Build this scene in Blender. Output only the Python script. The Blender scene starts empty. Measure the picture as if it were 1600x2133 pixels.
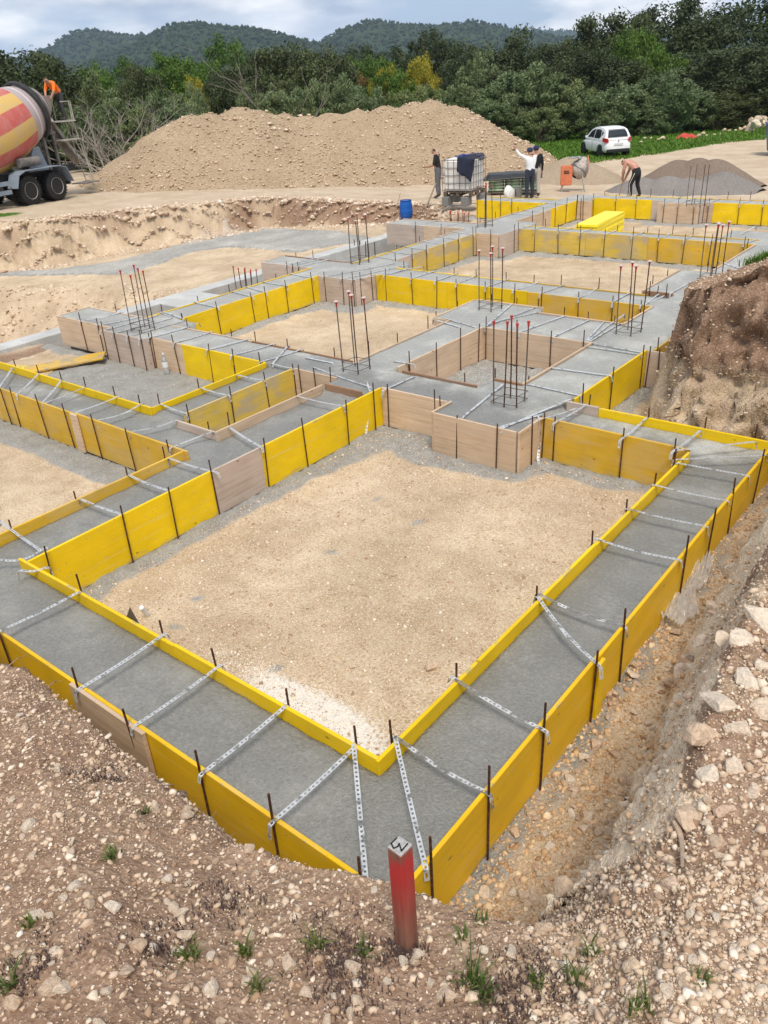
import bpy, bmesh, math, random
import numpy as np
from mathutils import Vector, Matrix, Euler
R_ = math.radians
random.seed(7); rng = np.random.default_rng(7)
SC = bpy.context.scene
COL = SC.collection

# ------------------------------------------------------------------ camera, sky, sun, exposure
EYE = 3.4                                   # eye above the tops of the formwork (z = 0)
PITCH, ROLL, YAW, FPX = R_(28.85), R_(-3.83), R_(-40.3), 1655.0
def cam_axes(p, r, y):
    f = np.array([math.sin(y)*math.cos(p), math.cos(y)*math.cos(p), -math.sin(p)])
    rt = np.array([math.cos(y), -math.sin(y), 0.0]); u = np.cross(rt, f)
    return rt*math.cos(r)+u*math.sin(r), -rt*math.sin(r)+u*math.cos(r), f
RT, UP, FW = cam_axes(PITCH, ROLL, YAW)
cam = bpy.data.cameras.new('camera'); camo = bpy.data.objects.new('camera', cam); COL.objects.link(camo)
m = Matrix.Identity(4)
for i in range(3): m[i][0], m[i][1], m[i][2] = RT[i], UP[i], -FW[i]
m[0][3], m[1][3], m[2][3] = 0, 0, EYE
camo.matrix_world = m
cam.sensor_fit = 'HORIZONTAL'; cam.sensor_width = 36; cam.lens = 36*FPX/1600
cam.clip_start = 0.05; cam.clip_end = 9000
SC.camera = camo
SUN_AZ, SUN_EL = R_(135), R_(60)            # azimuth clockwise from +Y
world = bpy.data.worlds.new('World'); SC.world = world; world.use_nodes = True
wn = world.node_tree; wn.nodes.clear()
def W(t, **k):
    n = wn.nodes.new(t)
    for a, b in k.items(): setattr(n, a, b)
    return n
sky = W('ShaderNodeTexSky', sky_type='NISHITA', sun_disc=False, sun_elevation=SUN_EL, sun_rotation=SUN_AZ, air_density=1.3, dust_density=1.5)
tc = W('ShaderNodeTexCoord'); mp = W('ShaderNodeMapping'); mp.inputs['Scale'].default_value = (1.0, 1.0, 3.6)
mp.inputs['Rotation'].default_value = (0, 0, 2.55)
n1 = W('ShaderNodeTexNoise'); n1.inputs['Scale'].default_value = 5.5; n1.inputs['Detail'].default_value = 6; n1.inputs['Roughness'].default_value = .52
cr = W('ShaderNodeValToRGB'); cr.color_ramp.elements[0].position = .40; cr.color_ramp.elements[1].position = .58
n2 = W('ShaderNodeTexNoise'); n2.inputs['Scale'].default_value = 8.5; n2.inputs['Detail'].default_value = 5
cr2 = W('ShaderNodeValToRGB'); cr2.color_ramp.elements[0].position = .36; cr2.color_ramp.elements[1].position = .64
cr2.color_ramp.elements[0].color = (3.7, 4.2, 5.1, 1); cr2.color_ramp.elements[1].color = (11.0, 10.5, 9.9, 1)
veil = W('ShaderNodeMix', data_type='RGBA'); veil.inputs[0].default_value = .72; veil.inputs[7].default_value = (3.3, 4.4, 6.2, 1)
mx = W('ShaderNodeMix', data_type='RGBA')
bg = W('ShaderNodeBackground'); bg.inputs['Strength'].default_value = .092
wo = W('ShaderNodeOutputWorld')
L = wn.links.new
L(tc.outputs['Generated'], mp.inputs['Vector']); L(mp.outputs[0], n1.inputs['Vector']); L(mp.outputs[0], n2.inputs['Vector'])
L(n1.outputs['Fac'], cr.inputs[0]); L(n2.outputs['Fac'], cr2.inputs[0])
L(sky.outputs[0], veil.inputs[6]); L(cr.outputs[0], mx.inputs[0]); L(veil.outputs[2], mx.inputs[6]); L(cr2.outputs[0], mx.inputs[7])
L(mx.outputs[2], bg.inputs[0]); L(bg.outputs[0], wo.inputs[0])
sd_ = bpy.data.lights.new('sun', 'SUN'); sd_.energy = 2.2; sd_.angle = R_(18); sd_.color = (1, .93, .82)
suno = bpy.data.objects.new('sun', sd_); COL.objects.link(suno)
sdir = Vector((math.sin(SUN_AZ)*math.cos(SUN_EL), math.cos(SUN_AZ)*math.cos(SUN_EL), math.sin(SUN_EL)))
suno.rotation_euler = (-sdir).to_track_quat('-Z', 'Y').to_euler(); suno.location = (20, -15, 40)
vs = SC.view_settings; vs.view_transform = 'Standard'; vs.look = 'None'; vs.exposure = 0.56; vs.gamma = 1; vs.use_curve_mapping = False

SC.cycles.max_bounces = 5; SC.cycles.diffuse_bounces = 3; SC.cycles.glossy_bounces = 2; SC.cycles.transmission_bounces = 4; SC.cycles.volume_bounces = 0

# ------------------------------------------------------------------ helpers
def ray(px, py): return FW*FPX+RT*(px-800)-UP*(py-1066.5)
def P(px, py, z=0.0):                       # where the sight line through a photo pixel meets the level z
    d = ray(px, py); t = (z-EYE)/d[2]; return (d[0]*t, d[1]*t, z)
def PD(px, py, dist):                       # point on a sight line at a horizontal distance
    d = ray(px, py); t = dist/math.hypot(d[0], d[1]); return (d[0]*t, d[1]*t, EYE+d[2]*t)
def tag(o, label=None, cat=None, group=None, kind=None):
    if label: o['label'] = label
    if cat: o['category'] = cat
    if group: o['group'] = group
    if kind: o['kind'] = kind
    return o
def thing(name, label, cat, loc=(0, 0, 0), rz=0.0, group=None):
    o = bpy.data.objects.new(name, None); COL.objects.link(o); o.location = loc; o.rotation_euler = (0, 0, rz)
    o.empty_display_size = .1
    return tag(o, label, cat, group)
def link(name, me, mats=None, parent=None, loc=None, rot=None):
    o = bpy.data.objects.new(name, me); COL.objects.link(o)
    if mats is not None and len(me.materials) == 0:
        for mm in (mats if isinstance(mats, (list, tuple)) else [mats]): me.materials.append(mm)
    if parent: o.parent = parent
    if loc is not None: o.location = loc
    if rot is not None: o.rotation_euler = rot
    return o
def mesh_np(name, v, f, smooth=False, attrs=None, matidx=None):
    me = bpy.data.meshes.new(name); v = np.asarray(v, np.float32); f = np.asarray(f, np.int32)
    k = f.shape[1]
    me.vertices.add(len(v)); me.vertices.foreach_set('co', v.ravel())
    me.loops.add(f.size); me.loops.foreach_set('vertex_index', f.ravel())
    me.polygons.add(len(f)); me.polygons.foreach_set('loop_start', np.arange(0, f.size, k, dtype=np.int32))
    me.polygons.foreach_set('loop_total', np.full(len(f), k, np.int32))
    if smooth: me.polygons.foreach_set('use_smooth', np.ones(len(f), bool))
    if matidx is not None: me.polygons.foreach_set('material_index', np.asarray(matidx, np.int32))
    me.update(calc_edges=True)
    for an, av in (attrs or {}).items():
        a = me.attributes.new(an, 'FLOAT', 'POINT'); a.data.foreach_set('value', np.asarray(av, np.float32))
    return me
class MB:                                   # collects simple solids into one mesh
    def __init__(s): s.v = []; s.f = []; s.m = []
    def add(s, vs, fs, mi=0):
        b = len(s.v); s.v += [tuple(p) for p in vs]; s.f += [tuple(b+i for i in q) for q in fs]; s.m += [mi]*len(fs); return s
    def box(s, c, d, mi=0, rz=0, M=None):
        x, y, z = d[0]/2, d[1]/2, d[2]/2
        q = [Vector((sx*x, sy*y, sz*z)) for sx, sy, sz in ((-1,-1,-1),(1,-1,-1),(1,1,-1),(-1,1,-1),(-1,-1,1),(1,-1,1),(1,1,1),(-1,1,1))]
        if M is None: M = Matrix.Rotation(rz, 3, 'Z')
        q = [M @ p + Vector(c) for p in q]
        return s.add(q, ((0,3,2,1),(4,5,6,7),(0,1,5,4),(1,2,6,5),(2,3,7,6),(3,0,4,7)), mi)
    def tube(s, pts, r, n=6, mi=0, cap=True):
        pts = [Vector(p) for p in pts]; rs = r if isinstance(r, (list, tuple)) else [r]*len(pts)
        vs = []; fs = []; prev = None
        for i, p in enumerate(pts):
            t = (pts[min(i+1, len(pts)-1)]-pts[max(i-1, 0)])
            t = t.normalized() if t.length > 1e-9 else Vector((0, 0, 1))
            if prev is None:
                a = Vector((1, 0, 0)) if abs(t.x) < .8 else Vector((0, 1, 0)); u = t.cross(a).normalized()
            else: u = (prev-t*prev.dot(t)); u = u.normalized() if u.length > 1e-6 else t.orthogonal().normalized()
            prev = u; w = t.cross(u)
            for k in range(n):
                an = 2*math.pi*k/n; vs.append(p+(u*math.cos(an)+w*math.sin(an))*rs[i])
        for i in range(len(pts)-1):
            for k in range(n): fs.append((i*n+k, i*n+(k+1) % n, (i+1)*n+(k+1) % n, (i+1)*n+k))
        if cap: fs.append(tuple(range(n-1, -1, -1))); fs.append(tuple((len(pts)-1)*n+k for k in range(n)))
        return s.add(vs, fs, mi)
    def lathe(s, prof, n=20, mi=0, M=None, cap=True):    # prof: (r, z) list
        vs = []; fs = []
        for r, z in prof:
            for k in range(n):
                a = 2*math.pi*k/n; vs.append(Vector((r*math.cos(a), r*math.sin(a), z)))
        if M is not None: vs = [M @ q for q in vs]
        for i in range(len(prof)-1):
            for k in range(n): fs.append((i*n+k, i*n+(k+1) % n, (i+1)*n+(k+1) % n, (i+1)*n+k))
        if cap: fs.append(tuple(range(n-1, -1, -1))); fs.append(tuple((len(prof)-1)*n+k for k in range(n)))
        return s.add(vs, fs, mi)
    def prism(s, poly, y0, y1, mi=0):       # polygon in XZ extruded along Y
        n = len(poly); vs = [(p[0], y0, p[1]) for p in poly]+[(p[0], y1, p[1]) for p in poly]
        fs = [tuple(range(n)), tuple(range(2*n-1, n-1, -1))]+[(i, i+n, (i+1) % n+n, (i+1) % n) for i in range(n)]
        return s.add(vs, fs, mi)
    def mesh(s, name, smooth=False, bevel=0, seg=1):
        me = bpy.data.meshes.new(name); me.from_pydata([tuple(p) for p in s.v], [], s.f)
        me.polygons.foreach_set('material_index', s.m)
        bm = bmesh.new(); bm.from_mesh(me)
        bmesh.ops.recalc_face_normals(bm, faces=bm.faces)
        if bevel:
            bmesh.ops.bevel(bm, geom=[e for e in bm.edges if e.is_manifold and e.calc_face_angle(0) > .6], offset=bevel, segments=seg, affect='EDGES', clamp_overlap=True)
        if smooth:
            for f in bm.faces: f.smooth = True
            for e in bm.edges:
                if e.is_manifold and e.calc_face_angle(0) > .7: e.smooth = False
        bm.to_mesh(me); bm.free(); me.update(); return me
    def build(s, name, mats, parent=None, smooth=False, bevel=0, seg=1, loc=None, rot=None):
        return link(name, s.mesh(name, smooth, bevel, seg), mats, parent, loc, rot)

# vectorised value noise
def _h(ix, iy, iz, s):
    n = (ix.astype(np.int64)*374761393 + iy.astype(np.int64)*668265263 + iz.astype(np.int64)*2147483647 + s*974634777) & 0xFFFFFFFF
    n = ((n ^ (n >> 13))*1274126177) & 0xFFFFFFFF
    return ((n ^ (n >> 16)) & 0xFFFF).astype(np.float32)/65535.0
def noise3(x, y, z, s=0):
    ix, iy, iz = np.floor(x), np.floor(y), np.floor(z); fx, fy, fz = x-ix, y-iy, z-iz
    fx, fy, fz = fx*fx*(3-2*fx), fy*fy*(3-2*fy), fz*fz*(3-2*fz); o = 0
    for a in (0, 1):
        wx = fx if a else 1-fx
        for b in (0, 1):
            wy = fy if b else 1-fy
            for c in (0, 1): o = o + wx*wy*(fz if c else 1-fz)*_h(ix+a, iy+b, iz+c, s)
    return o*2-1
def noise2(x, y, s=0):
    ix, iy = np.floor(x), np.floor(y); fx, fy = x-ix, y-iy; zz = np.zeros_like(ix)
    fx, fy = fx*fx*(3-2*fx), fy*fy*(3-2*fy); o = 0
    for a in (0, 1):
        for b in (0, 1): o = o + (fx if a else 1-fx)*(fy if b else 1-fy)*_h(ix+a, iy+b, zz, s)
    return o*2-1
def fbm2(x, y, sc, octv=4, s=0, g=.5):
    o = 0; a = 1; t = 0
    for k in range(octv): o = o + a*noise2(x*sc+17.3*k, y*sc-9.1*k, s+k); t += a; a *= g; sc *= 2.03
    return o/t
def fbm3(x, y, z, sc, octv=4, s=0, g=.5):
    o = 0; a = 1; t = 0
    for k in range(octv): o = o + a*noise3(x*sc+17.3*k, y*sc-9.1*k, z*sc+3.7*k, s+k); t += a; a *= g; sc *= 2.03
    return o/t
def sstep(a, b, x):
    t = np.clip((x-a)/(b-a), 0, 1); return t*t*(3-2*t)
def poly_sd(x, y, poly):                    # signed distance, negative inside
    d = np.full(x.shape, 1e9, np.float32); ins = np.zeros(x.shape, bool); n = len(poly)
    for i in range(n):
        ax, ay = poly[i][:2]; bx, by = poly[(i+1) % n][:2]
        ex, ey = bx-ax, by-ay; t = np.clip(((x-ax)*ex+(y-ay)*ey)/(ex*ex+ey*ey+1e-12), 0, 1)
        d = np.minimum(d, (x-ax-ex*t)**2+(y-ay-ey*t)**2)
        c = ((ay > y) != (by > y)); 
        if abs(by-ay) > 1e-9: ins ^= c & (x < ex*(y-ay)/(by-ay)+ax)
    d = np.sqrt(d); return np.where(ins, -d, d)

# ------------------------------------------------------------------ materials
class NT:
    def __init__(s, name):
        s.m = bpy.data.materials.new(name); s.m.use_nodes = True; s.t = s.m.node_tree; s.t.nodes.clear()
        s.out = s.n('ShaderNodeOutputMaterial'); s.p = s.n('ShaderNodeBsdfPrincipled'); s.l(s.p.outputs[0], s.out.inputs[0])
    def n(s, t, **k):
        q = s.t.nodes.new(t)
        for a, b in k.items(): setattr(q, a, b)
        return q
    def l(s, a, b): s.t.links.new(a, b)
    def val(s, sock, v):
        if hasattr(v, 'is_linked') or hasattr(v, 'links'): s.l(v, sock)
        else: sock.default_value = v
    def pos(s): return s.n('ShaderNodeNewGeometry').outputs['Position']
    def obj(s): return s.n('ShaderNodeTexCoord').outputs['Object']
    def map(s, vec, scale=(1, 1, 1), rot=(0, 0, 0)):
        q = s.n('ShaderNodeMapping'); s.l(vec, q.inputs[0]); q.inputs['Scale'].default_value = scale; q.inputs['Rotation'].default_value = rot; return q.outputs[0]
    def noise(s, vec, scale, detail=4, rough=.55):
        q = s.n('ShaderNodeTexNoise'); s.l(vec, q.inputs['Vector']); q.inputs['Scale'].default_value = scale; q.inputs['Detail'].default_value = detail; q.inputs['Roughness'].default_value = rough; return q.outputs['Fac']
    def voro(s, vec, scale, feature='F1', out='Distance'):
        q = s.n('ShaderNodeTexVoronoi', feature=feature); s.l(vec, q.inputs['Vector']); q.inputs['Scale'].default_value = scale; return q.outputs[out]
    def ramp(s, fac, stops, interp='LINEAR'):
        q = s.n('ShaderNodeValToRGB'); s.l(fac, q.inputs[0]); e = q.color_ramp; e.interpolation = interp
        while len(e.elements) < len(stops): e.elements.new(.5)
        for i, (p, c) in enumerate(stops):
            e.elements[i].position = p; c = (c, c, c) if isinstance(c, (int, float)) else c; e.elements[i].color = (*c[:3], 1)
        return q.outputs[0]
    def mix(s, f, a, b, blend='MIX'):
        q = s.n('ShaderNodeMix', data_type='RGBA', blend_type=blend); s.val(q.inputs[0], f)
        for k, v in ((6, a), (7, b)):
            if isinstance(v, tuple): q.inputs[k].default_value = (*v[:3], 1)
            else: s.l(v, q.inputs[k])
        return q.outputs[2]
    def math(s, op, a, b=0.0, clamp=False):
        q = s.n('ShaderNodeMath', operation=op, use_clamp=clamp); s.val(q.inputs[0], a); s.val(q.inputs[1], b); return q.outputs[0]
    def attr(s, name): return s.n('ShaderNodeAttribute', attribute_name=name).outputs['Fac']
    def rnd(s): return s.n('ShaderNodeObjectInfo').outputs['Random']
    def bump(s, h, strength=.3, dist=.02, normal=None):
        q = s.n('ShaderNodeBump'); q.inputs['Strength'].default_value = strength; q.inputs['Distance'].default_value = dist; s.l(h, q.inputs['Height'])
        if normal: s.l(normal, q.inputs['Normal'])
        return q.outputs[0]
    def fin(s, col, rough=.8, normal=None, metal=0.0, spec=.3):
        if isinstance(col, tuple): s.p.inputs['Base Color'].default_value = (*col[:3], 1)
        else: s.l(col, s.p.inputs['Base Color'])
        s.val(s.p.inputs['Roughness'], rough); s.p.inputs['Metallic'].default_value = metal; s.p.inputs['Specular IOR Level'].default_value = spec
        if normal: s.l(normal, s.p.inputs['Normal'])
        return s.m
def simple(name, col, rough=.6, metal=0.0, spec=.4, var=.12, scale=8.0, bump=0.0):   # paint / plastic / cloth with slight unevenness
    q = NT(name); f = q.noise(q.obj(), scale, 4)
    c0 = tuple(max(0, c*(1-var)) for c in col); c1 = tuple(min(1, c*(1+var)) for c in col)
    return q.fin(q.ramp(f, [(.3, c0), (.7, c1)]), rough, q.bump(f, bump, .02) if bump else None, metal, spec)

def m_ground():
    q = NT('site_ground'); p = q.pos()
    big = q.noise(p, .9, 2); med = q.noise(p, 5, 3, .6); fine = q.noise(p, 48, 3, .7)
    vn = q.n('ShaderNodeTexVoronoi'); q.l(p, vn.inputs['Vector']); vn.inputs['Scale'].default_value = 42; peb = vn.outputs['Distance']; pebc = vn.outputs['Color']
    sand = q.ramp(med, [(.28, (.41, .295, .185)), (.5, (.57, .445, .305)), (.72, (.69, .57, .425))])
    sand = q.mix(.55, sand, q.ramp(fine, [(.3, (.28, .19, .115)), (.5, (.56, .435, .295)), (.7, (.80, .69, .55))]))
    sand = q.mix(.45, sand, q.mix(1.0, sand, q.ramp(big, [(.36, (.66, .60, .54)), (.64, (1.22, 1.22, 1.22))]), 'MULTIPLY'))
    pk = q.math('MULTIPLY', q.math('LESS_THAN', peb, .26), .55)
    sand = q.mix(pk, sand, q.ramp(pebc, [(.2, (.40, .29, .19)), (.8, (.80, .70, .56))]))
    soil = q.ramp(med, [(.25, (.165, .093, .055)), (.5, (.295, .185, .120)), (.75, (.47, .325, .225))])
    soil = q.mix(.45, soil, q.ramp(fine, [(.3, (.11, .062, .038)), (.5, (.27, .172, .116)), (.7, (.56, .42, .31))]))
    soil = q.mix(q.math('MULTIPLY', q.math('LESS_THAN', peb, .20), .5), soil, q.ramp(pebc, [(.2, (.30, .19, .13)), (.8, (.66, .53, .42))]))
    road = q.ramp(med, [(.25, (.45, .345, .235)), (.75, (.58, .465, .335))]); road = q.mix(.35, road, q.ramp(big, [(.35, (.42, .32, .22)), (.65, (.68, .57, .44))]))
    chalk = q.ramp(med, [(.3, (.52, .36, .215)), (.46, (.72, .57, .40)), (.7, (.84, .73, .57))])
    chalk = q.mix(.40, chalk, q.ramp(fine, [(.3, (.38, .23, .13)), (.7, (.86, .74, .58))]))
    grey = q.ramp(fine, [(.28, (.17, .165, .15)), (.5, (.31, .30, .275)), (.75, (.47, .455, .42))])
    grey = q.mix(.35, grey, q.ramp(med, [(.3, (.20, .195, .18)), (.7, (.42, .41, .385))]))
    grass = q.ramp(fine, [(.3, (.03, .07, .006)), (.7, (.10, .21, .02))])
    def thr(a, w=.25, nz=med, amt=.55):
        v = q.math('ADD', a, q.math('MULTIPLY', q.math('SUBTRACT', nz, .5), amt)); return q.ramp(v, [(.5-w/2, 0.), (.5+w/2, 1.)])
    c = q.mix(thr(q.attr('road')), sand, road)
    c = q.mix(thr(q.attr('chalk'), .5), c, chalk)
    c = q.mix(thr(q.attr('soil'), .5, med, .8), c, soil)
    c = q.mix(thr(q.attr('grey'), .22, fine, .5), c, grey)
    c = q.mix(thr(q.attr('white'), .3, fine, .9), c, (.74, .70, .64))
    c = q.mix(thr(q.attr('grass'), .3, med, .8), c, grass)
    h = q.math('ADD', q.math('MULTIPLY', fine, .8), q.math('MULTIPLY', q.math('MINIMUM', peb, .5), -.8))
    return q.fin(c, .92, q.bump(h, .8, .022), spec=.15)
M_GROUND = m_ground()
def m_concrete(name, dk, lt, rough=.55, wet=True, dry=None):
    q = NT(name); p = q.pos(); a = q.noise(p, 1.7, 4, .65); b = q.noise(p, 42, 3, .75); pn = q.noise(p, 75, 2, .6)
    c = q.ramp(a, [(.32, tuple(k*.86 for k in dk)), (.5, dk), (.68, lt)]); c = q.mix(.34, c, q.ramp(b, [(.3, tuple(k*.5 for k in dk)), (.52, dk), (.75, tuple(min(1, k*1.25) for k in lt))]))
    if dry: c = q.mix(q.ramp(q.math('ADD', q.attr('dry'), q.math('MULTIPLY', q.math('SUBTRACT', a, .5), 1.1)), [(.35, 0.), (.75, 1.)]), c, q.mix(1.0, c, dry, 'MULTIPLY'))
    pit = q.ramp(pn, [(.62, 0.), (.72, 1.)]); c = q.mix(q.math('MULTIPLY', pit, .3), c, tuple(k*.42 for k in dk))
    h = q.math('ADD', q.math('MULTIPLY', b, .7), q.math('MULTIPLY', pn, .6))
    return q.fin(c, q.ramp(a, [(.3, rough-.2), (.7, rough+.12)]), q.bump(h, .95, .016), spec=.5)
M_CONC = m_concrete('fresh_concrete', (.225, .223, .207), (.335, .33, .31), dry=(1.62, 1.62, 1.60))
M_OLDC = m_concrete('cured_concrete', (.50, .50, .48), (.66, .66, .64), .8)
def m_wood(name, cols, streak=.5, stain=0.0, wash=0.0, rough=.5, edge=None):
    q = NT(name); o = q.obj(); r = q.rnd()
    off = q.n('ShaderNodeVectorMath', operation='ADD'); q.l(o, off.inputs[0]); cb = q.n('ShaderNodeCombineXYZ'); q.l(q.math('MULTIPLY', r, 40.), cb.inputs[0]); q.l(q.math('MULTIPLY', r, 17.), cb.inputs[2]); q.l(cb.outputs[0], off.inputs[1]); o2 = off.outputs[0]
    g = q.noise(q.map(o2, (1.6, 8, 34)), 1.0, 3, .6); blot = q.noise(q.map(o2, (2.2, 3, 4)), 1.0, 2, .55)
    c = q.ramp(g, [(.28, cols[0]), (.5, cols[1]), (.75, cols[2])])
    c = q.mix(streak, tuple(cols[1]), c)
    c = q.mix(.45, c, q.ramp(blot, [(.3, tuple(k*.72 for k in cols[1])), (.7, tuple(min(1, k*1.12) for k in cols[1]))]))
    scf = q.noise(q.map(o2, (.9, 8, 22)), 1.0, 4, .7); c = q.mix(q.ramp(scf, [(.56, 0.), (.70, .45)]), c, tuple(.55*k+.22 for k in cols[1]))
    spl = q.noise(o2, 26, 2, .8); c = q.mix(q.ramp(spl, [(.69, 0.), (.73, .7)]), c, (.36, .35, .33))
    kn = q.voro(q.map(o2, (3.2, 1, 6.5)), 1.0); c = q.mix(q.ramp(kn, [(.035, .75), (.075, 0.)]), c, tuple(k*.28 for k in cols[0]))
    if wash: c = q.mix(q.ramp(q.noise(q.map(o2, (1.4, 2, 2.6)), 1.3, 4), [(.46, 0.), (.58, wash)]), c, (.46, .38, .27))
    z = q.n('ShaderNodeSeparateXYZ'); q.l(o, z.inputs[0]); sp = q.noise(q.map(o2, (3.4, 7, 12)), 1.0, 4, .7)
    top = q.ramp(q.math('ADD', z.outputs[2], q.math('MULTIPLY', sp, .30)), [(.172, 0.), (.195, .9)])
    c = q.mix(q.math('MULTIPLY', top, .75+0*stain), c, (.27, .265, .25)) if stain else c
    low = q.ramp(q.math('ADD', q.math('MULTIPLY', z.outputs[2], -1.), q.math('MULTIPLY', sp, .26)), [(.60, 0.), (.66, .6)])
    c = q.mix(low, c, (.30, .27, .23))
    spot = q.ramp(q.noise(o2, 42, 2), [(.70, 0.), (.76, .55)]); c = q.mix(spot, c, tuple(k*.35 for k in cols[0]))
    # each board keeps its own slight tone
    tone = q.ramp(r, [(0., .88), (1., 1.06)]); c = q.mix(1.0, c, tone, 'MULTIPLY')
    return q.fin(c, rough, q.bump(g, .15, .004), spec=.35)
M_YEL = m_wood('yellow_shuttering', ((.70, .43, .002), (.84, .565, .002), (.90, .65, .006)), .35, stain=1)
M_AMB = m_wood('amber_yellow_shuttering', ((.56, .32, .004), (.75, .46, .005), (.83, .545, .012)), .45, stain=1)
M_OCH = m_wood('worn_yellow_shuttering', ((.50, .28, .025), (.66, .40, .03), (.74, .49, .06)), .6, stain=1, wash=.25)
M_WSH = m_wood('washed_yellow_shuttering', ((.55, .36, .05), (.72, .50, .08), (.74, .58, .22)), .6, stain=1, wash=.75)
M_TAN = m_wood('bare_spruce_shuttering', ((.44, .29, .18), (.63, .465, .32), (.73, .58, .43)), .95, stain=1, rough=.7)
M_PNK = m_wood('weathered_grey_shuttering', ((.38, .28, .22), (.56, .45, .375), (.67, .58, .51)), .85, stain=1, rough=.75)
M_BRN = m_wood('brown_plank', ((.20, .11, .06), (.33, .19, .11), (.42, .26, .16)), .7, rough=.75)
M_NEW = simple('new_yellow_panel', (.90, .74, .03), .4, var=.08)
WOOD = dict(A=M_AMB, Y=M_YEL, O=M_OCH, W=M_WSH, T=M_TAN, P=M_PNK, B=M_BRN)
WORD = dict(A='amber yellow', Y='bright yellow', O='worn ochre yellow', W='concrete-washed yellow', T='bare tan wooden', P='weathered pinkish grey wooden', B='brown wooden')
def m_rust():
    q = NT('rusty_steel'); o = q.pos(); f = q.noise(o, 30, 4)
    rib = q.n('ShaderNodeTexWave', bands_direction='Z'); q.l(o, rib.inputs[0]); rib.inputs['Scale'].default_value = 40
    return q.fin(q.ramp(f, [(.3, (.035, .018, .012)), (.55, (.10, .045, .025)), (.75, (.19, .085, .045))]), .8, q.bump(rib.outputs['Fac'], .4, .003), .3)
M_RUST = m_rust()
M_STEEL = simple('bar_steel', (.16, .13, .115), .6, .5, var=.3, scale=20)
def m_galv():
    q = NT('galvanised_strap'); p = q.pos(); f = q.noise(p, 25, 4); s = q.noise(p, 14, 4, .65)
    c = q.ramp(f, [(.3, (.46, .48, .49)), (.7, (.66, .67, .68))]); c = q.mix(q.ramp(s, [(.54, 0.), (.62, 1.)]), c, (.21, .21, .205))
    return q.fin(c, .5, None, .35)
M_GALV = m_galv()
def m_smear():
    q = NT('strap_under_concrete'); p = q.pos(); f = q.noise(p, 40, 3); s = q.noise(p, 9, 3, .6)
    c = q.mix(q.ramp(s, [(.42, 0.), (.50, 1.)]), (.55, .56, .57), q.ramp(f, [(.3, (.13, .128, .12)), (.7, (.27, .265, .25))])); return q.fin(c, .7, q.bump(f, .5, .006), .1)
M_SMEAR = m_smear()
M_RED = simple('red_plastic_cap', (.48, .035, .035), .6)
M_CAPW = simple('whitish_cap_top', (.55, .43, .40), .7)
M_BLK = simple('black_paint', (.012, .012, .012), .5)
def m_stone(name='limestone', tint=(1., 1., 1.)):
    q = NT(name); p = q.pos(); r = q.attr('rnd'); f = q.noise(p, 40, 3, .65)
    c = q.ramp(r, [(0., (.34, .21, .13)), (.25, (.50, .35, .235)), (.6, (.66, .51, .37)), (.9, (.78, .66, .53)), (1., (.84, .76, .66))])
    c = q.mix(.45, c, q.mix(1.0, c, q.ramp(f, [(.3, .55), (.7, 1.25)]), 'MULTIPLY'))
    c = q.mix(q.ramp(q.noise(p, 13, 4, .6), [(.56, 0.), (.66, .6)]), c, (.30, .19, .12))
    if tint != (1., 1., 1.): c = q.mix(1.0, c, tint, 'MULTIPLY')
    return q.fin(c, .9, q.bump(f, .4, .006), spec=.15)
M_STONE = m_stone(); M_STONEO = m_stone('ochre_rubble', (1.0, .90, .74))
def m_rock():
    q = NT('rock_limestone'); o = q.obj(); r = q.rnd(); f = q.noise(o, 3.2, 4, .7); f2 = q.noise(q.pos(), 60, 2, .7)
    c = q.ramp(r, [(0., (.52, .35, .23)), (.35, (.66, .50, .36)), (.7, (.76, .63, .49)), (.9, (.80, .70, .58)), (1., (.62, .38, .25))])
    c = q.mix(.6, c, q.mix(1.0, c, q.ramp(f, [(.3, .5), (.55, 1.0), (.75, 1.25)]), 'MULTIPLY'))
    c = q.mix(.3, c, q.ramp(f2, [(.3, (.30, .19, .115)), (.7, (.82, .70, .56))]))
    n = q.bump(q.math('ADD', f, q.math('MULTIPLY', f2, .3)), .7, .02); return q.fin(c, .9, n, spec=.15)
M_ROCK = m_rock()

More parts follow.
